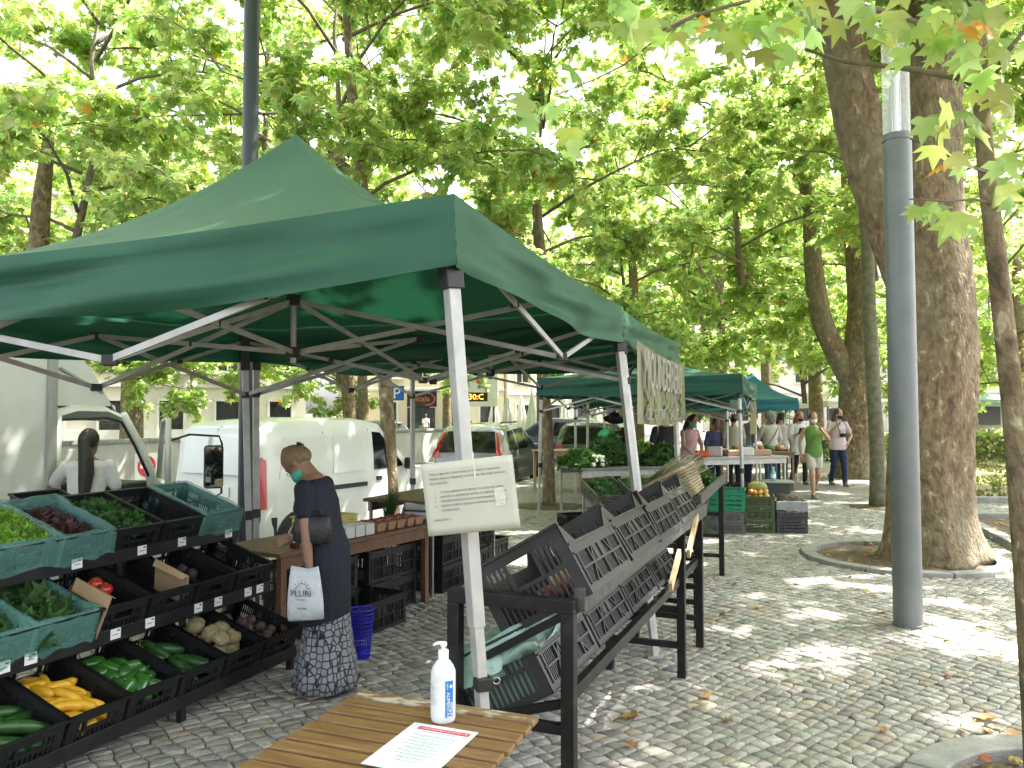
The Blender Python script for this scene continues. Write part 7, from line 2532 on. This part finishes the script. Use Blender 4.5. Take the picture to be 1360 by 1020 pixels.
# LED display sign
ld = thing('led_sign', 'white street panel with an orange LED display right of the cafe', 'sign', (-1.75, 45, -0.2), 0)
MB().box((0, 0, 3.15), (1.9, 0.22, 1.9)).build('panel', M_WHITE, ld, bevel=0.03)
MB().box((-0.25, -0.12, 2.75), (1.2, 0.02, 0.5)).build('screen', mat('led_screen', (0.03, 0.012, 0.005), 0.4), ld)
m_led = mat('led_orange', (0.9, 0.25, 0.03), 0.5)
m_led.node_tree.nodes['Principled BSDF'].inputs['Emission Color'].default_value = (1, 0.28, 0.03, 1)
m_led.node_tree.nodes['Principled BSDF'].inputs['Emission Strength'].default_value = 1.5
text_mesh('30:C', 0.46, m_led, 'digits', ld, frame((-0.75, -0.135, 2.60), (1, 0, 0), (0, 0, 1)))
MB().lathe([(0.12, 0), (0.22, 0), (0.22, 0.02), (0.12, 0.02)], 20, 0, Matrix.Translation((-0.1, -0.115, 3.7)) @ Matrix.Rotation(R(90), 4, 'X')).build('emblem', mat('sign_red2', (0.6, 0.05, 0.05), 0.5), ld)
MB().tube([(0.7, 0, 0), (0.7, 0, 2.3)], 0.06, 10).build('post', M_IRON, ld, smooth='all')

# parking sign
ps = thing('parking_sign', 'blue square parking sign with a white P', 'sign', (-4.86, 33.0, -0.25), R(3))
MB().tube([(0, 0.03, 0), (0, 0.03, 3.05)], 0.03, 10).build('post', M_ALU, ps, smooth='all')
MB().box((0, 0, 2.72), (0.62, 0.02, 0.62)).build('plate', mat('parking_blue', (0.01, 0.10, 0.45), 0.4), ps, bevel=0.005)
text_mesh('P', 0.66, M_WHITE, 'letter', ps, frame((0, -0.012, 2.49), (1, 0, 0), (0, 0, 1)), 'CENTER', depth=0.002)

# closed parasols before the pale house
M_PARA = mat('parasol_cloth', (0.72, 0.71, 0.68), 0.85, (0.64, 0.63, 0.60), 3, bump=0.3)
def parasol(label, loc, h=2.9):
    t = thing('parasol', label, 'parasol', loc, random.uniform(0, 3), 'closed white parasols on the square')
    MB().tube([(0, 0, 0), (0, 0, h)], 0.03, 8).build('pole', M_WSTONE, t)
    MB().box((0, 0, 0.06), (0.6, 0.6, 0.12)).build('base', M_KERB, t)
    rr = []
    for z, r_ in ((0.75, 0.20), (0.95, 0.30), (1.5, 0.27), (2.1, 0.17), (2.6, 0.09), (h + 0.05, 0.02)):
        rr.append([(r_ * (1 + 0.22 * math.cos(8 * q)) * math.cos(q), r_ * (1 + 0.22 * math.cos(8 * q)) * math.sin(q), z) for q in np.linspace(0, 2 * math.pi, 33)[:-1]])
    MB().rings(rr).build('folded_canopy', M_PARA, t, smooth='all')
for i, (x, y) in enumerate(((-1.05, 46), (-0.25, 44.5), (0.55, 47), (1.1, 43.5), (1.75, 46), (3.2, 47), (4.6, 45))):
    parasol('closed white parasol, %s from the LED panel rightwards' % ('first', 'second', 'third', 'fourth', 'fifth', 'sixth', 'seventh')[i], (x, y, -0.2), 3.2 if i in (3,) else 2.8)

# cafe tables and chairs
def chair(label, loc, rz, m):
    t = thing('cafe_chair', label, 'chair', loc, rz, 'cafe chairs on the pavement')
    MB().box((0, 0, 0.45), (0.42, 0.42, 0.03)).build('seat', m, t)
    MB().box((0, -0.20, 0.72), (0.42, 0.03, 0.30)).build('backrest', m, t)
    for x in (-0.19, 0.19):
        for y in (-0.19, 0.19):
            MB().bar((x, y, 0), (x, y, 0.45 if y > 0 else 0.86), 0.025, 0.025).build('leg', m, t)
M_CHW = mat('white_chair', (0.7, 0.7, 0.68), 0.5)
for i, (x, y, rz) in enumerate(((-7.6, 50.4, 1.0), (-6.9, 49.8, -0.8), (-8.4, 50.8, 2.0))):
    chair('white cafe chair in front of the yellow house, %s from the left' % ('second', 'third', 'first')[i], (x, y, -0.2), rz, M_CHW)
for i, (x, y, rz) in enumerate(((20.0, 37.0, 0.4), (20.8, 37.4, 2.0), (22.4, 37.2, 1.1), (18.7, 36.8, 0.2))):
    chair('dark kiosk chair beyond the hedge, %s' % ('near the figure in dark clothes', 'behind the figure in brown', 'at the right of the group', 'at the left of the group')[i], (x, y, 0), rz, M_IRON)
tk = thing('kiosk', 'pale kiosk with white menu boards under the far green tent', 'kiosk', (23.0, 40.2, 0))
MB().box((0, 0, 1.05), (3.6, 2.0, 2.1)).build('walls', M_WSTONE, tk)
MB().box((-0.6, -1.03, 1.45), (0.9, 0.04, 1.1)).build('menu_board', M_WHITE, tk)
MB().box((0.8, -1.05, 1.5), (1.2, 0.05, 0.9)).build('hatch', M_WDARK, tk)
MB().box((0.8, -1.15, 1.0), (1.4, 0.3, 0.05)).build('counter', M_PINE, tk)
# ================================================================ STALLS UNDER THE TENTS
M_OAK = mat('brown_table_wood', (0.105, 0.052, 0.026), 0.6, (0.165, 0.085, 0.042), 5, stretch=(1, 9, 1), bump=0.1)
M_PLY = mat('pale_table_top', (0.38, 0.27, 0.16), 0.6, (0.45, 0.33, 0.21), 4, stretch=(1, 8, 1))
M_WTOP = mat('white_table_top', (0.36, 0.36, 0.35), 0.5, (0.30, 0.30, 0.29), 5)

def table(label, c, head, w, l, h, top=None, legm=None, lw=0.05, legs=True):
    t = thing('stall_table', label, 'table', (c[0], c[1], 0), HD(head))
    MB().box((0, 0, h - 0.015), (w, l, 0.03)).build('table_top', top or M_OAK, t, bevel=0.004)
    for s in (-1, 1):
        MB().box((s * (w / 2 - 0.04), 0, h - 0.075), (0.025, l - 0.08, 0.09)).build('apron', legm or M_OAK, t)
    for sx_ in (-1, 1):
        for sy in (-1, 1):
            MB().box((sx_ * (w / 2 - 0.05), sy * (l / 2 - 0.06), (h - 0.03) / 2), (lw, lw, h - 0.03)).build('leg', legm or M_OAK, t)
    return Matrix.Translation((c[0], c[1], h)) @ Matrix.Rotation(HD(head), 4, 'Z')

# ---- punnet table behind the elderly woman
TP = table('brown wooden table of berry punnets behind the elderly woman', (-1.42, 6.32), 31, 0.66, 1.75, 0.68)
M_PUN = mat('punnet_card', (0.32, 0.185, 0.10), 0.8, (0.38, 0.23, 0.13), 10)
M_PUNW = mat('white_punnet', (0.58, 0.58, 0.54), 0.6)
def punnet_mesh(m):
    rr = [[(sx_ * a, sy * b, z) for sx_, sy in ((-1, -1), (1, -1), (1, 1), (-1, 1))] for a, b, z in ((0.055, 0.04, 0), (0.068, 0.052, 0.065), (0.062, 0.046, 0.065), (0.052, 0.036, 0.012))]
    return MB().rings(rr).mesh('punnet', m)
PUN, PUNW_ = punnet_mesh(M_PUN), punnet_mesh(M_PUNW)
M_BERRY = mat('red_berries', (0.17, 0.015, 0.02), 0.4, (0.25, 0.03, 0.03), 40)
bme = MB()
for i in range(26):
    bme.ball((random.uniform(-0.045, 0.045), random.uniform(-0.03, 0.03), 0.05 + random.uniform(0, 0.018)), 0.011, 6, 4)
BER = bme.mesh('berries', M_BERRY, 'all')
k = 0
pos_names = ('nearest the edge', 'second', 'third', 'fourth', 'fifth', 'sixth', 'seventh', 'eighth', 'ninth', 'tenth')
for i in range(2):
    for j in range(5):
        M = TP @ Matrix.Translation((0.19 - i * 0.14, 0.78 - j * 0.125, 0.001)) @ Matrix.Rotation(random.uniform(-0.1, 0.1), 4, 'Z')
        t = thing('punnet', 'brown card punnet of red berries on the table, %s row, %s from the far end' % (('front', 'back')[i], ('first', 'second', 'third', 'fourth', 'fifth')[j]), 'punnet', group='berry punnets')
        t.matrix_world = M
        put('box', PUN, t)
        o = put('berries', BER, t)
        o['kind'] = 'stuff'
for j in range(5):
    M = TP @ Matrix.Translation((0.21, 0.10 - j * 0.115, 0.001))
    t = thing('carton', 'small white carton on the berry table, %s from the punnets' % ('first', 'second', 'third', 'fourth', 'fifth')[j], 'carton', group='white cartons')
    t.matrix_world = M
    MB().box((0, 0, 0.04), (0.15, 0.10, 0.08)).build('box', M_PUNW, t, bevel=0.004)
    MB().box((0, 0, 0.083), (0.152, 0.102, 0.006)).build('lid', M_PUNW, t)
flat_crate('pale yellow wooden tray of fruit on the berry table', *(TP @ Vector((-0.16, 0.05, 0.0)))[:2], 0.682, head=33, W=0.30, L=0.42, H=0.13, m=mat('yellow_tray', (0.52, 0.46, 0.14), 0.6), style='slot')
# bundle of chives and a wrapped parcel at the far end
mb = MB()
for i in range(90):
    a_, r_ = random.uniform(0, 6.28), random.uniform(0, 0.05)
    mb.tube([(r_ * math.cos(a_) * 0.5, r_ * math.sin(a_) * 0.5, 0), (r_ * math.cos(a_) * 2.4 + 0.03, r_ * math.sin(a_) * 2.4, random.uniform(0.18, 0.30))], [0.004, 0.0015], 4)
o = mb.build('chive_bundle', M_DLEAF, None)
set_colors(o.data, 'tint', np.ones((len(o.data.vertices), 3)))
o.matrix_world = TP @ Matrix.Translation((-0.12, 0.80, 0.0))
tag(o, 'upright bundle of green chives at the far end of the berry table', 'herbs', None, 'stuff')
pk = thing('wrapped_parcel', 'stack of parcels in crinkled clear film behind the chives', 'parcel')
pk.matrix_world = TP @ Matrix.Translation((0.12, 1.02, -0.10))
for i in range(3):
    MB().box((0, 0, 0.06 + i * 0.085), (0.30, 0.24, 0.075), 0.1 * i).build('pack', plastic('crinkled_film', (0.42, 0.43, 0.42), 0.9), pk, bevel=0.02)
# bottles in front of her
def bottle(label, M, c_, h=0.20, r=0.034):
    t = thing('bottle', label, 'bottle')
    t.matrix_world = M
    MB().lathe([(r * 0.9, 0), (r, 0.01), (r, h * 0.58), (r * 0.5, h * 0.76), (r * 0.42, h * 0.92), (r * 0.42, h * 0.94)], 20).build('glass', c_, t, smooth=45)
    MB().lathe([(r * 0.48, h * 0.92), (r * 0.48, h), (0.005, h + 0.002)], 16).build('cap', mat('pale_cap', (0.6, 0.58, 0.54), 0.4), t, smooth=45)
    MB().lathe([(r * 1.015, h * 0.20), (r * 1.015, h * 0.50)], 20, caps=False).build('label_band', M_PAPER, t, smooth=45)
M_BRNG = mat('brown_glass', (0.075, 0.018, 0.010), 0.08, coat=0.5)
bottle('brown glass bottle with white label in front of the elderly woman', Matrix.Translation((-1.56, 5.66, 0.681)), M_BRNG)
bottle('second darker bottle just right of the brown one', Matrix.Translation((-1.50, 5.74, 0.681)), mat('dark_glass', (0.02, 0.015, 0.012), 0.08, coat=0.5), 0.24, 0.03)

# ---- crates stacked below and beyond it
def stack(n, x, y, head, lab, W=0.40, L=0.60, H=0.26, m=None, style='vent', z=0.0, group='stacked crates'):
    nm = ('bottom', 'second', 'third', 'fourth')
    for i in range(n):
        w_ = 'only' if n == 1 else ('topmost' if i == n - 1 else nm[i])
        flat_crate('%s, %s of its stack' % (lab, w_) if n > 1 else lab, x + random.uniform(-.008, .008), y + random.uniform(-.008, .008), z + i * (H + 0.003), head=head + random.uniform(-1.5, 1.5), W=W, L=L, H=H, m=m, style=style, group=group)
stack(2, -1.17, 6.72, 30, 'black vented crate below the front of the berry table')
stack(2, -1.55, 6.10, 30, 'black vented crate below the middle of the berry table')
flat_crate('black crate lying in front of the stacks below the berry table', -1.16, 6.08, 0.0, head=28, W=0.40, L=0.60, H=0.24)
stack(3, -0.70, 7.55, 24, 'black crate beyond the table leg', H=0.25)
stack(3, -0.52, 8.2, 24, 'black crate farther beyond the table leg', H=0.25)
flat_crate('single black crate on the paving left of the sign', -0.30, 8.6, 0.0, head=24, W=0.34, L=0.5, H=0.28)
table('narrow table with a metal leg beyond the crates under the sign', (-0.75, 7.75), 24, 0.75, 1.4, 0.86, M_OAK, mat('bare_steel_leg', (0.35, 0.33, 0.30), 0.4, metal=0.8), 0.025)
MBx = thing('paper_bag', 'open brown paper bag on the crates under the sign', 'bag', (-0.55, 7.95, 0.875), 0.4)
rr = [[(sx_ * a + random.uniform(-.01, .01), sy * b, z + random.uniform(-.012, .012) * (z > 0.1)) for sx_, sy in ((-1, -1), (0, -1.1), (1, -1), (1.1, 0), (1, 1), (0, 1.1), (-1, 1), (-1.1, 0))] for a, b, z in ((0.12, 0.08, 0), (0.13, 0.09, 0.09), (0.15, 0.10, 0.16), (0.14, 0.09, 0.16), (0.11, 0.07, 0.02))]
MB().rings(rr).build('bag_body', M_CARD, MBx, smooth=40)
bottle('green plastic bottle beside the paper bag', Matrix.Translation((-0.80, 7.45, 0.861)), mat('green_bottle', (0.02, 0.28, 0.12), 0.2), 0.18, 0.04)
# blue basket
bb = thing('blue_basket', 'tall blue plastic lattice basket on the paving behind the elderly woman', 'basket', (-1.02, 5.33, 0.0), 0.3)
M_BLUE = mat('blue_plastic', (0.012, 0.010, 0.32), 0.35, (0.02, 0.018, 0.42), 5)
for z, r_ in [(0.012 + i * 0.026, 0.060 + 0.0022 * i) for i in range(13)]:
    ring = [(r_ * math.cos(q), r_ * math.sin(q) * 0.85, z) for q in np.linspace(0, 6.2832, 25)]
    MB().tube(ring, 0.004 if z < 0.31 else 0.008, 5, caps=False).build('hoop', M_BLUE, bb, smooth='all')
for i in range(26):
    q = i * 2 * math.pi / 26
    MB().tube([(0.060 * math.cos(q), 0.051 * math.sin(q), 0), (0.086 * math.cos(q), 0.073 * math.sin(q), 0.325)], 0.0036, 4).build('rib', M_BLUE, bb)
MB().lathe([(0.058, 0.0), (0.062, 0.06)], 24, 0, Matrix.Diagonal((1, 0.85, 1, 1))).build('bottom', M_BLUE, bb, smooth='all')

# ---- greengrocer's table under the third tent
TG = table('metal-legged table piled with onions and greens by the thin tree', (1.55, 11.75), 70, 0.9, 1.55, 0.86, M_GREYC, M_ALU, 0.03)
M_ONION = mat('white_onion', (0.62, 0.62, 0.50), 0.4, (0.70, 0.70, 0.60), 12)
ON = [lump_mesh(M_ONION, 0.036, s, 0.05) for s in (1, 2)]
heap(TG @ Matrix.Translation((0.25, -0.42, -0.02)), ON, 30, 'white_onion', 'white spring onion bulb heaped on the greens table', 'onion', W=0.40, L=0.42, r=0.035, layers=3, rots='any', cols=4)
def greens(name, label, M, W, L, z0, hump, n, size, m=None, up=0.5):
    return leaf_heap(name, label, M, m or M_DLEAF, n, W, L, z0, hump, size, up, 'greens')
greens('onion_tops', 'dark green onion tops lying at the left of the greens table', TG @ Matrix.Translation((0.0, -0.55, 0)), 0.75, 0.45, 0.04, 0.16, 500, (0.06, 0.16), up=0.2)
greens('kale_heap', 'tall heap of dark kale on the greens table behind the onions', TG @ Matrix.Translation((-0.15, -0.05, 0)), 0.6, 0.55, 0.10, 0.32, 900, (0.06, 0.15))
greens('parsley_heap', 'heap of bright parsley at the right of the greens table', TG @ Matrix.Translation((0.05, 0.75, -0.02)), 0.6, 0.75, 0.05, 0.26, 1000, (0.04, 0.10))
greens('cabbage_heap', 'cabbage leaves at the right end behind the tilted crates', Matrix.Translation((2.35, 10.6, 0.72)), 0.7, 0.8, 0.0, 0.22, 600, (0.07, 0.16))
gb = MB().ball((0, 0, 0.10), (0.14, 0.12, 0.12), 14, 9)
gb.v = [(x * (1 + 0.15 * noise.noise(Vector((x * 9, y * 9, z * 9)))), y, z) for x, y, z in gb.v]
o = gb.build('carrier_bag', plastic('green_film', (0.02, 0.36, 0.16), 0.8), None, smooth='all')
o.matrix_world = TG @ Matrix.Translation((-0.22, -0.05, 0.33))
tag(o, 'green plastic bag on top of the kale heap', 'bag')
o = MB().ball((0, 0, 0.13), (0.15, 0.12, 0.14), 14, 9).build('carrier_bag', MATS['green_film'], None, smooth='all')
o.location = (1.38, 11.05, 0.35)
tag(o, 'green plastic bag hanging below the greens table', 'bag')
for i, (x, y, z, tl, lab) in enumerate(((1.25, 10.75, 0.46, 20, 'brown-black crate tilted in front of the greens table, left one'), (1.75, 10.65, 0.46, 20, 'brown-black crate tilted in front of the greens table, right one'), (2.25, 10.5, 0.46, 18, 'brown-black crate tilted before the cabbage leaves'))):
    crate(lab, Matrix.Translation((x, y, z)) @ Matrix.Rotation(HD(-20), 4, 'Z') @ Matrix.Rotation(R(tl), 4, 'X'), 0.48, 0.55, 0.20, mat('dusty_crate_plastic', (0.07, 0.063, 0.056), 0.6, (0.11, 0.10, 0.09), 8), 'slot')
    leaf_heap('leafy_vegetables', 'green leaves in the ' + lab.split(' in front')[0].replace('brown-black ', '') + (', left one', ', right one', ' before the cabbage')[i], Matrix.Translation((x, y, z)) @ Matrix.Rotation(HD(-20), 4, 'Z') @ Matrix.Rotation(R(tl), 4, 'X'), M_DLEAF, 300, 0.42, 0.5, 0.15, 0.06, (0.04, 0.10), 0.4, 'greens')
table('low support below the tilted brown-black crates', (1.75, 10.85), 70, 0.35, 1.5, 0.36, M_OAK, M_OAK)
flat_crate('dusty crate of radishes on the paving below the greens table', 1.35, 10.35, 0.0, head=-20, W=0.5, L=0.4, H=0.22, m=MATS['dusty_crate_plastic'], style='slot')
heap(Matrix.Translation((1.35, 10.35, 0.10)) @ Matrix.Rotation(HD(-20), 4, 'Z'), RF, 12, 'radish', 'red radish in the dusty crate below the greens table', 'radish', W=0.4, L=0.3, r=0.034, layers=1, rots='any', cols=4)
flat_crate('black crate under the left end of the greens table', 0.95, 11.3, 0.0, head=-20, W=0.5, L=0.36, H=0.2)
greens('lettuce_row', 'pale lettuces on the orange-fronted stand behind the vendor', Matrix.Translation((2.35, 15.1, 0.92)), 1.3, 0.6, 0.0, 0.16, 700, (0.05, 0.12), M_SALAD)
table('orange-fronted stand of pale lettuces', (2.35, 15.1), 20, 1.4, 0.7, 0.92, M_PLY, mat('orange_wood', (0.40, 0.17, 0.06), 0.6))

# ---- white table and goods under the fourth tent
table('long white stall table beyond the wicker basket', (3.75, 13.3), 70, 0.75, 1.7, 0.92, M_WTOP, M_ALU, 0.03)
GOODS = [((3.15, 13.0), (0.22, 0.16, 0.10), (0.60, 0.10, 0.03), 'orange box'), ((3.40, 13.15), (0.24, 0.2, 0.16), (0.45, 0.43, 0.40), 'grey wrapped bundle'), ((3.70, 13.2), (0.30, 0.2, 0.10), (0.30, 0.17, 0.10), 'brown bread tray'),
         ((3.98, 13.35), (0.22, 0.2, 0.14), (0.62, 0.58, 0.52), 'white carton'), ((4.25, 13.45), (0.34, 0.2, 0.10), (0.42, 0.28, 0.18), 'tan basket'), ((3.55, 13.45), (0.3, 0.2, 0.12), (0.50, 0.30, 0.30), 'pink cloth bundle')]
for (x, y), s, c_, lab in GOODS:
    o = MB().box((0, 0, s[2] / 2), s).build('packed_goods', mat('goods_' + lab.replace(' ', '_'), c_, 0.7), None, bevel=0.02)
    o.location = (x, y, 0.921)
    o.rotation_euler = (0, 0, random.uniform(-0.5, 0.5))
    tag(o, lab + ' on the long white stall table', 'goods')
table('dark table of produce in front of the sand coloured shopper', (5.0, 16.7), 70, 0.8, 1.9, 0.82, M_OAK, M_OAK)
for i in range(7):
    o = put('produce_pile', lump_mesh(mat('produce_%d' % (i % 4), ((0.28, 0.05, 0.03), (0.05, 0.12, 0.03), (0.30, 0.20, 0.05), (0.04, 0.20, 0.18))[i % 4], 0.6), 0.12, i, 0.25, 0.6))
    o.location = (4.25 + i * 0.26, 16.5 + i * 0.09, 0.88)
    tag(o, 'small pile of produce on the dark table, %s from the left' % ('first', 'second', 'third', 'fourth', 'fifth', 'sixth', 'seventh')[i], 'produce')

# ---- crate stacks at the walkway end
stack(2, 2.98, 10.95, 18, 'grey slatted crate under the bright green one', 0.48, 0.40, 0.145, M_GREYC, 'slot')
flat_crate('bright green solid crate on the grey ones', 2.98, 10.95, 0.297, head=18, W=0.50, L=0.40, H=0.30, m=M_GREENC, style='slot')
stack(3, 3.43, 10.98, 12, 'olive green slatted crate at the walkway', 0.40, 0.40, 0.165, M_OLIVE, 'slot')
stack(2, 3.86, 10.95, 8, 'dark grey slatted crate beside the olive stack', 0.40, 0.42, 0.215, mat('charcoal_crate_plastic', (0.045, 0.046, 0.05), 0.5, (0.07, 0.07, 0.075), 6), 'slot')
liner('clear plastic bag turned over the dark grey crate at the walkway', Matrix.Translation((3.86, 10.95, 0.218)) @ Matrix.Rotation(HD(8), 4, 'Z'), 0.41, 0.43, 0.215, M_CLEARBAG, 12, 0.45)
M_COCO = mat('brown_husk', (0.085, 0.062, 0.045), 0.9, (0.15, 0.11, 0.085), 20, bump=0.6)
COC = [lump_mesh(M_COCO, 0.075, s, 0.12) for s in (1, 2)]
heap(Matrix.Translation((3.86, 10.95, 0.33)) @ Matrix.Rotation(HD(8), 4, 'Z'), COC, 8, 'brown_squash', 'round brown squash in the plastic lined crate', 'squash', W=0.38, L=0.40, r=0.07, layers=1, rots='any', cols=3)
APP = [lump_mesh(mat('apple_skin_%d' % i, c_, 0.35, c2_, 7), 0.040, i, 0.05, 0.9) for i, (c_, c2_) in enumerate((((0.50, 0.14, 0.04), (0.60, 0.35, 0.06)), ((0.42, 0.05, 0.03), (0.55, 0.20, 0.05)), ((0.45, 0.38, 0.06), (0.35, 0.36, 0.08))))]
heap(Matrix.Translation((3.43, 10.98, 0.42)) @ Matrix.Rotation(HD(12), 4, 'Z'), APP, 26, 'apple', 'red and yellow apple heaped in the top olive crate', 'apple', W=0.37, L=0.37, r=0.038, layers=2, rots='any', cols=4)
ml = MB().ball((0, 0, 0), (0.14, 0.10, 0.09), 16, 10).build('melon', mat('melon_rind', (0.26, 0.22, 0.05), 0.5, (0.20, 0.24, 0.06), 12), None, smooth='all')
ml.location = (3.46, 11.08, 0.60)
tag(ml, 'oval yellow-green melon on top of the apples', 'melon')
stack(2, 3.05, 12.0, 16, 'black crate with film behind the bright green crate', 0.5, 0.4, 0.27, M_BLACK, 'slot')
stack(2, 3.62, 12.3, 16, 'black crate of plums behind the olive stack', 0.46, 0.4, 0.27, M_BLACK, 'slot')
PLUM = [lump_mesh(mat('plum_skin', (0.10, 0.025, 0.04), 0.4, (0.22, 0.05, 0.06), 8), 0.034, 3, 0.05)]
heap(Matrix.Translation((3.62, 12.3, 0.40)) @ Matrix.Rotation(HD(16), 4, 'Z'), PLUM, 16, 'plum', 'dark red plum in the black crate behind the olive stack', 'plum', W=0.4, L=0.36, r=0.034, layers=1, rots='any', cols=4)
cs = thing('step_box', 'grey box with a pale lid carrying a sanitizer bottle at the walkway', 'box', (4.30, 12.75, 0), HD(10))
MB().box((0, 0, 0.26), (0.36, 0.36, 0.52)).build('box_body', mat('dark_box', (0.04, 0.045, 0.045), 0.6), cs, bevel=0.01)
MB().box((0, 0, 0.535), (0.50, 0.42, 0.03)).build('lid', mat('pale_lid', (0.30, 0.31, 0.30), 0.5), cs, bevel=0.006)
bottle('turquoise sanitizer bottle on the grey box at the walkway', Matrix.Translation((4.22, 12.7, 0.551)), mat('turquoise_liquid', (0.10, 0.45, 0.42), 0.2), 0.22, 0.04)
hp_ = thing('hanging_notice', 'narrow yellowed notice hanging on the third tent leg', 'notice', (4.30, 14.0, 1.28), HD(10))
MB().box((0, -0.05, 0.28), (0.10, 0.004, 0.58)).build('sheet', mat('yellowed_paper', (0.42, 0.36, 0.20), 0.7), hp_)
table('wooden counter beyond the silver estate car', (1.15, 17.0), 60, 0.7, 1.3, 0.85, M_PLY, M_CARD)
crate('green crate below the near end of the wicker basket rack', Matrix.Translation((2.52, 10.9, 0.0)) @ Matrix.Rotation(HD(18), 4, 'Z'), 0.40, 0.40, 0.30, M_OLIVE, 'slot')

cb_ = thing('blue_basket', 'corner of a blue plastic crate at the lower left edge', 'basket', (-2.30, 3.22, 0), HD(22))
for s_ in (-1, 1):
    MB().box((s_ * 0.11, 0, 0.09), (0.012, 0.34, 0.17)).build('side_wall', M_BLUE, cb_, bevel=0.003)
    MB().box((0, s_ * 0.165, 0.09), (0.208, 0.012, 0.17)).build('end_wall', M_BLUE, cb_, bevel=0.003)
MB().box((0, 0, 0.006), (0.21, 0.32, 0.012)).build('base', M_BLUE, cb_)

# ================================================================ FALLEN LEAVES
M_DRY = mat('dry_leaf', (0.30, 0.16, 0.05), 0.7, (0.42, 0.26, 0.10), 18, attr='tint', trans=0.2, tcol=(0.4, 0.2, 0.05))
def dry_leaf(x, y, s, rz, curl, label):
    L = LEAF_V.copy()
    rr_ = np.hypot(L[:, 0], L[:, 1] - 0.34)
    L[:, 2] = 0.10 + curl * rr_ ** 2 + 0.06 * np.sin(L[:, 0] * 9)
    V = L * s
    me = np_mesh('fallen_leaf', V, LEAF_F, M_DRY, np.ones((13, 3)) * random.uniform(0.7, 1.2))
    o = put('fallen_leaf', me, None, 0, (x, y, 0.004), (random.uniform(-.15, .15), random.uniform(-.15, .15), rz))
    tag(o, label, 'leaf', 'fallen leaves on the paving')
def gpx(px, py):
    d = 1716 / (py - 548)
    return (px - 680) / 1040 * d, d
SPOTS = [(845, 948, 0.16, 'curled tan leaf lying near the foot of the right rack'), (935, 925, 0.11, 'tan fallen leaf on the paving right of the black rack leg'), (958, 955, 0.09, 'small red-brown fallen leaf in the middle of the paving'),
         (1310, 951, 0.17, 'large curled brown leaf near the lower right stone ring'), (1308, 972, 0.10, 'small orange leaf beside the lower right stone ring'), (1345, 972, 0.16, 'pale curled leaf at the right edge by the sapling'),
         (1170, 967, 0.08, 'small yellow leaf on a sunlit stone'), (1052, 775, 0.10, 'dark leaf in the sun patch before the tree ring'), (830, 985, 0.10, 'brown leaf near the table end of the right rack'),
         (1005, 760, 0.09, 'dry leaf lying left of the tree ring'), (700, 690, 0.14, 'dry leaf near the thin tree pit'), (735, 735, 0.12, 'dry leaf on the aisle behind the tilted crates'), (662, 712, 0.12, 'yellow-brown leaf right of the sign leg'),
         (1260, 980, 0.10, 'pale dry leaf on the lower right stone ring')]
for px_, py_, s_, lab in SPOTS:
    x, y = gpx(px_, py_)
    dry_leaf(x, y, s_ * 0.72, random.uniform(0, 6.28), random.uniform(0.3, 0.9), lab)
# loose litter round the pits and the lawn, too much to count
P, T, N, S = [], [], [], []
def scat(cx_, cy_, r, n, s0, s1, z=0.012):
    for i in range(n):
        a_, q = random.uniform(0, 6.28), r * math.sqrt(random.random())
        P.append((cx_ + q * math.cos(a_), cy_ + q * math.sin(a_), z + random.uniform(0, 0.01)))
        T.append((random.gauss(0, 1), random.gauss(0, 1), random.gauss(0, 0.2)))
        N.append((random.gauss(0, 0.25), random.gauss(0, 0.25), 1))
        S.append(random.uniform(s0, s1))
scat(4.42, 8.95, 0.9, 60, 0.03, 0.09, 0.02)
scat(2.47, 3.12, 0.68, 160, 0.02, 0.08, 0.02)
scat(2.5, 3.7, 0.8, 50, 0.015, 0.05)
scat(5.8, 9.6, 1.0, 40, 0.03, 0.09)
scat(7.5, 10.3, 1.6, 120, 0.04, 0.1, 0.04)
scat(13, 20, 7, 260, 0.06, 0.12, 0.05)
scat(3.2, 6.8, 2.6, 26, 0.03, 0.07)
scat(2.5, 11, 6, 60, 0.04, 0.10)
me = leaves_mesh(np.array(P), np.array(T), np.array(N), np.array(S), np.clip(RNG.normal(1, 0.3, (len(P), 3)), 0.4, 1.6), 'leaf_litter')
me.materials.clear()
me.materials.append(M_DRY)
tag(put('leaf_litter', me), 'scattered dry leaf litter round the trees', 'leaf litter', None, 'stuff')
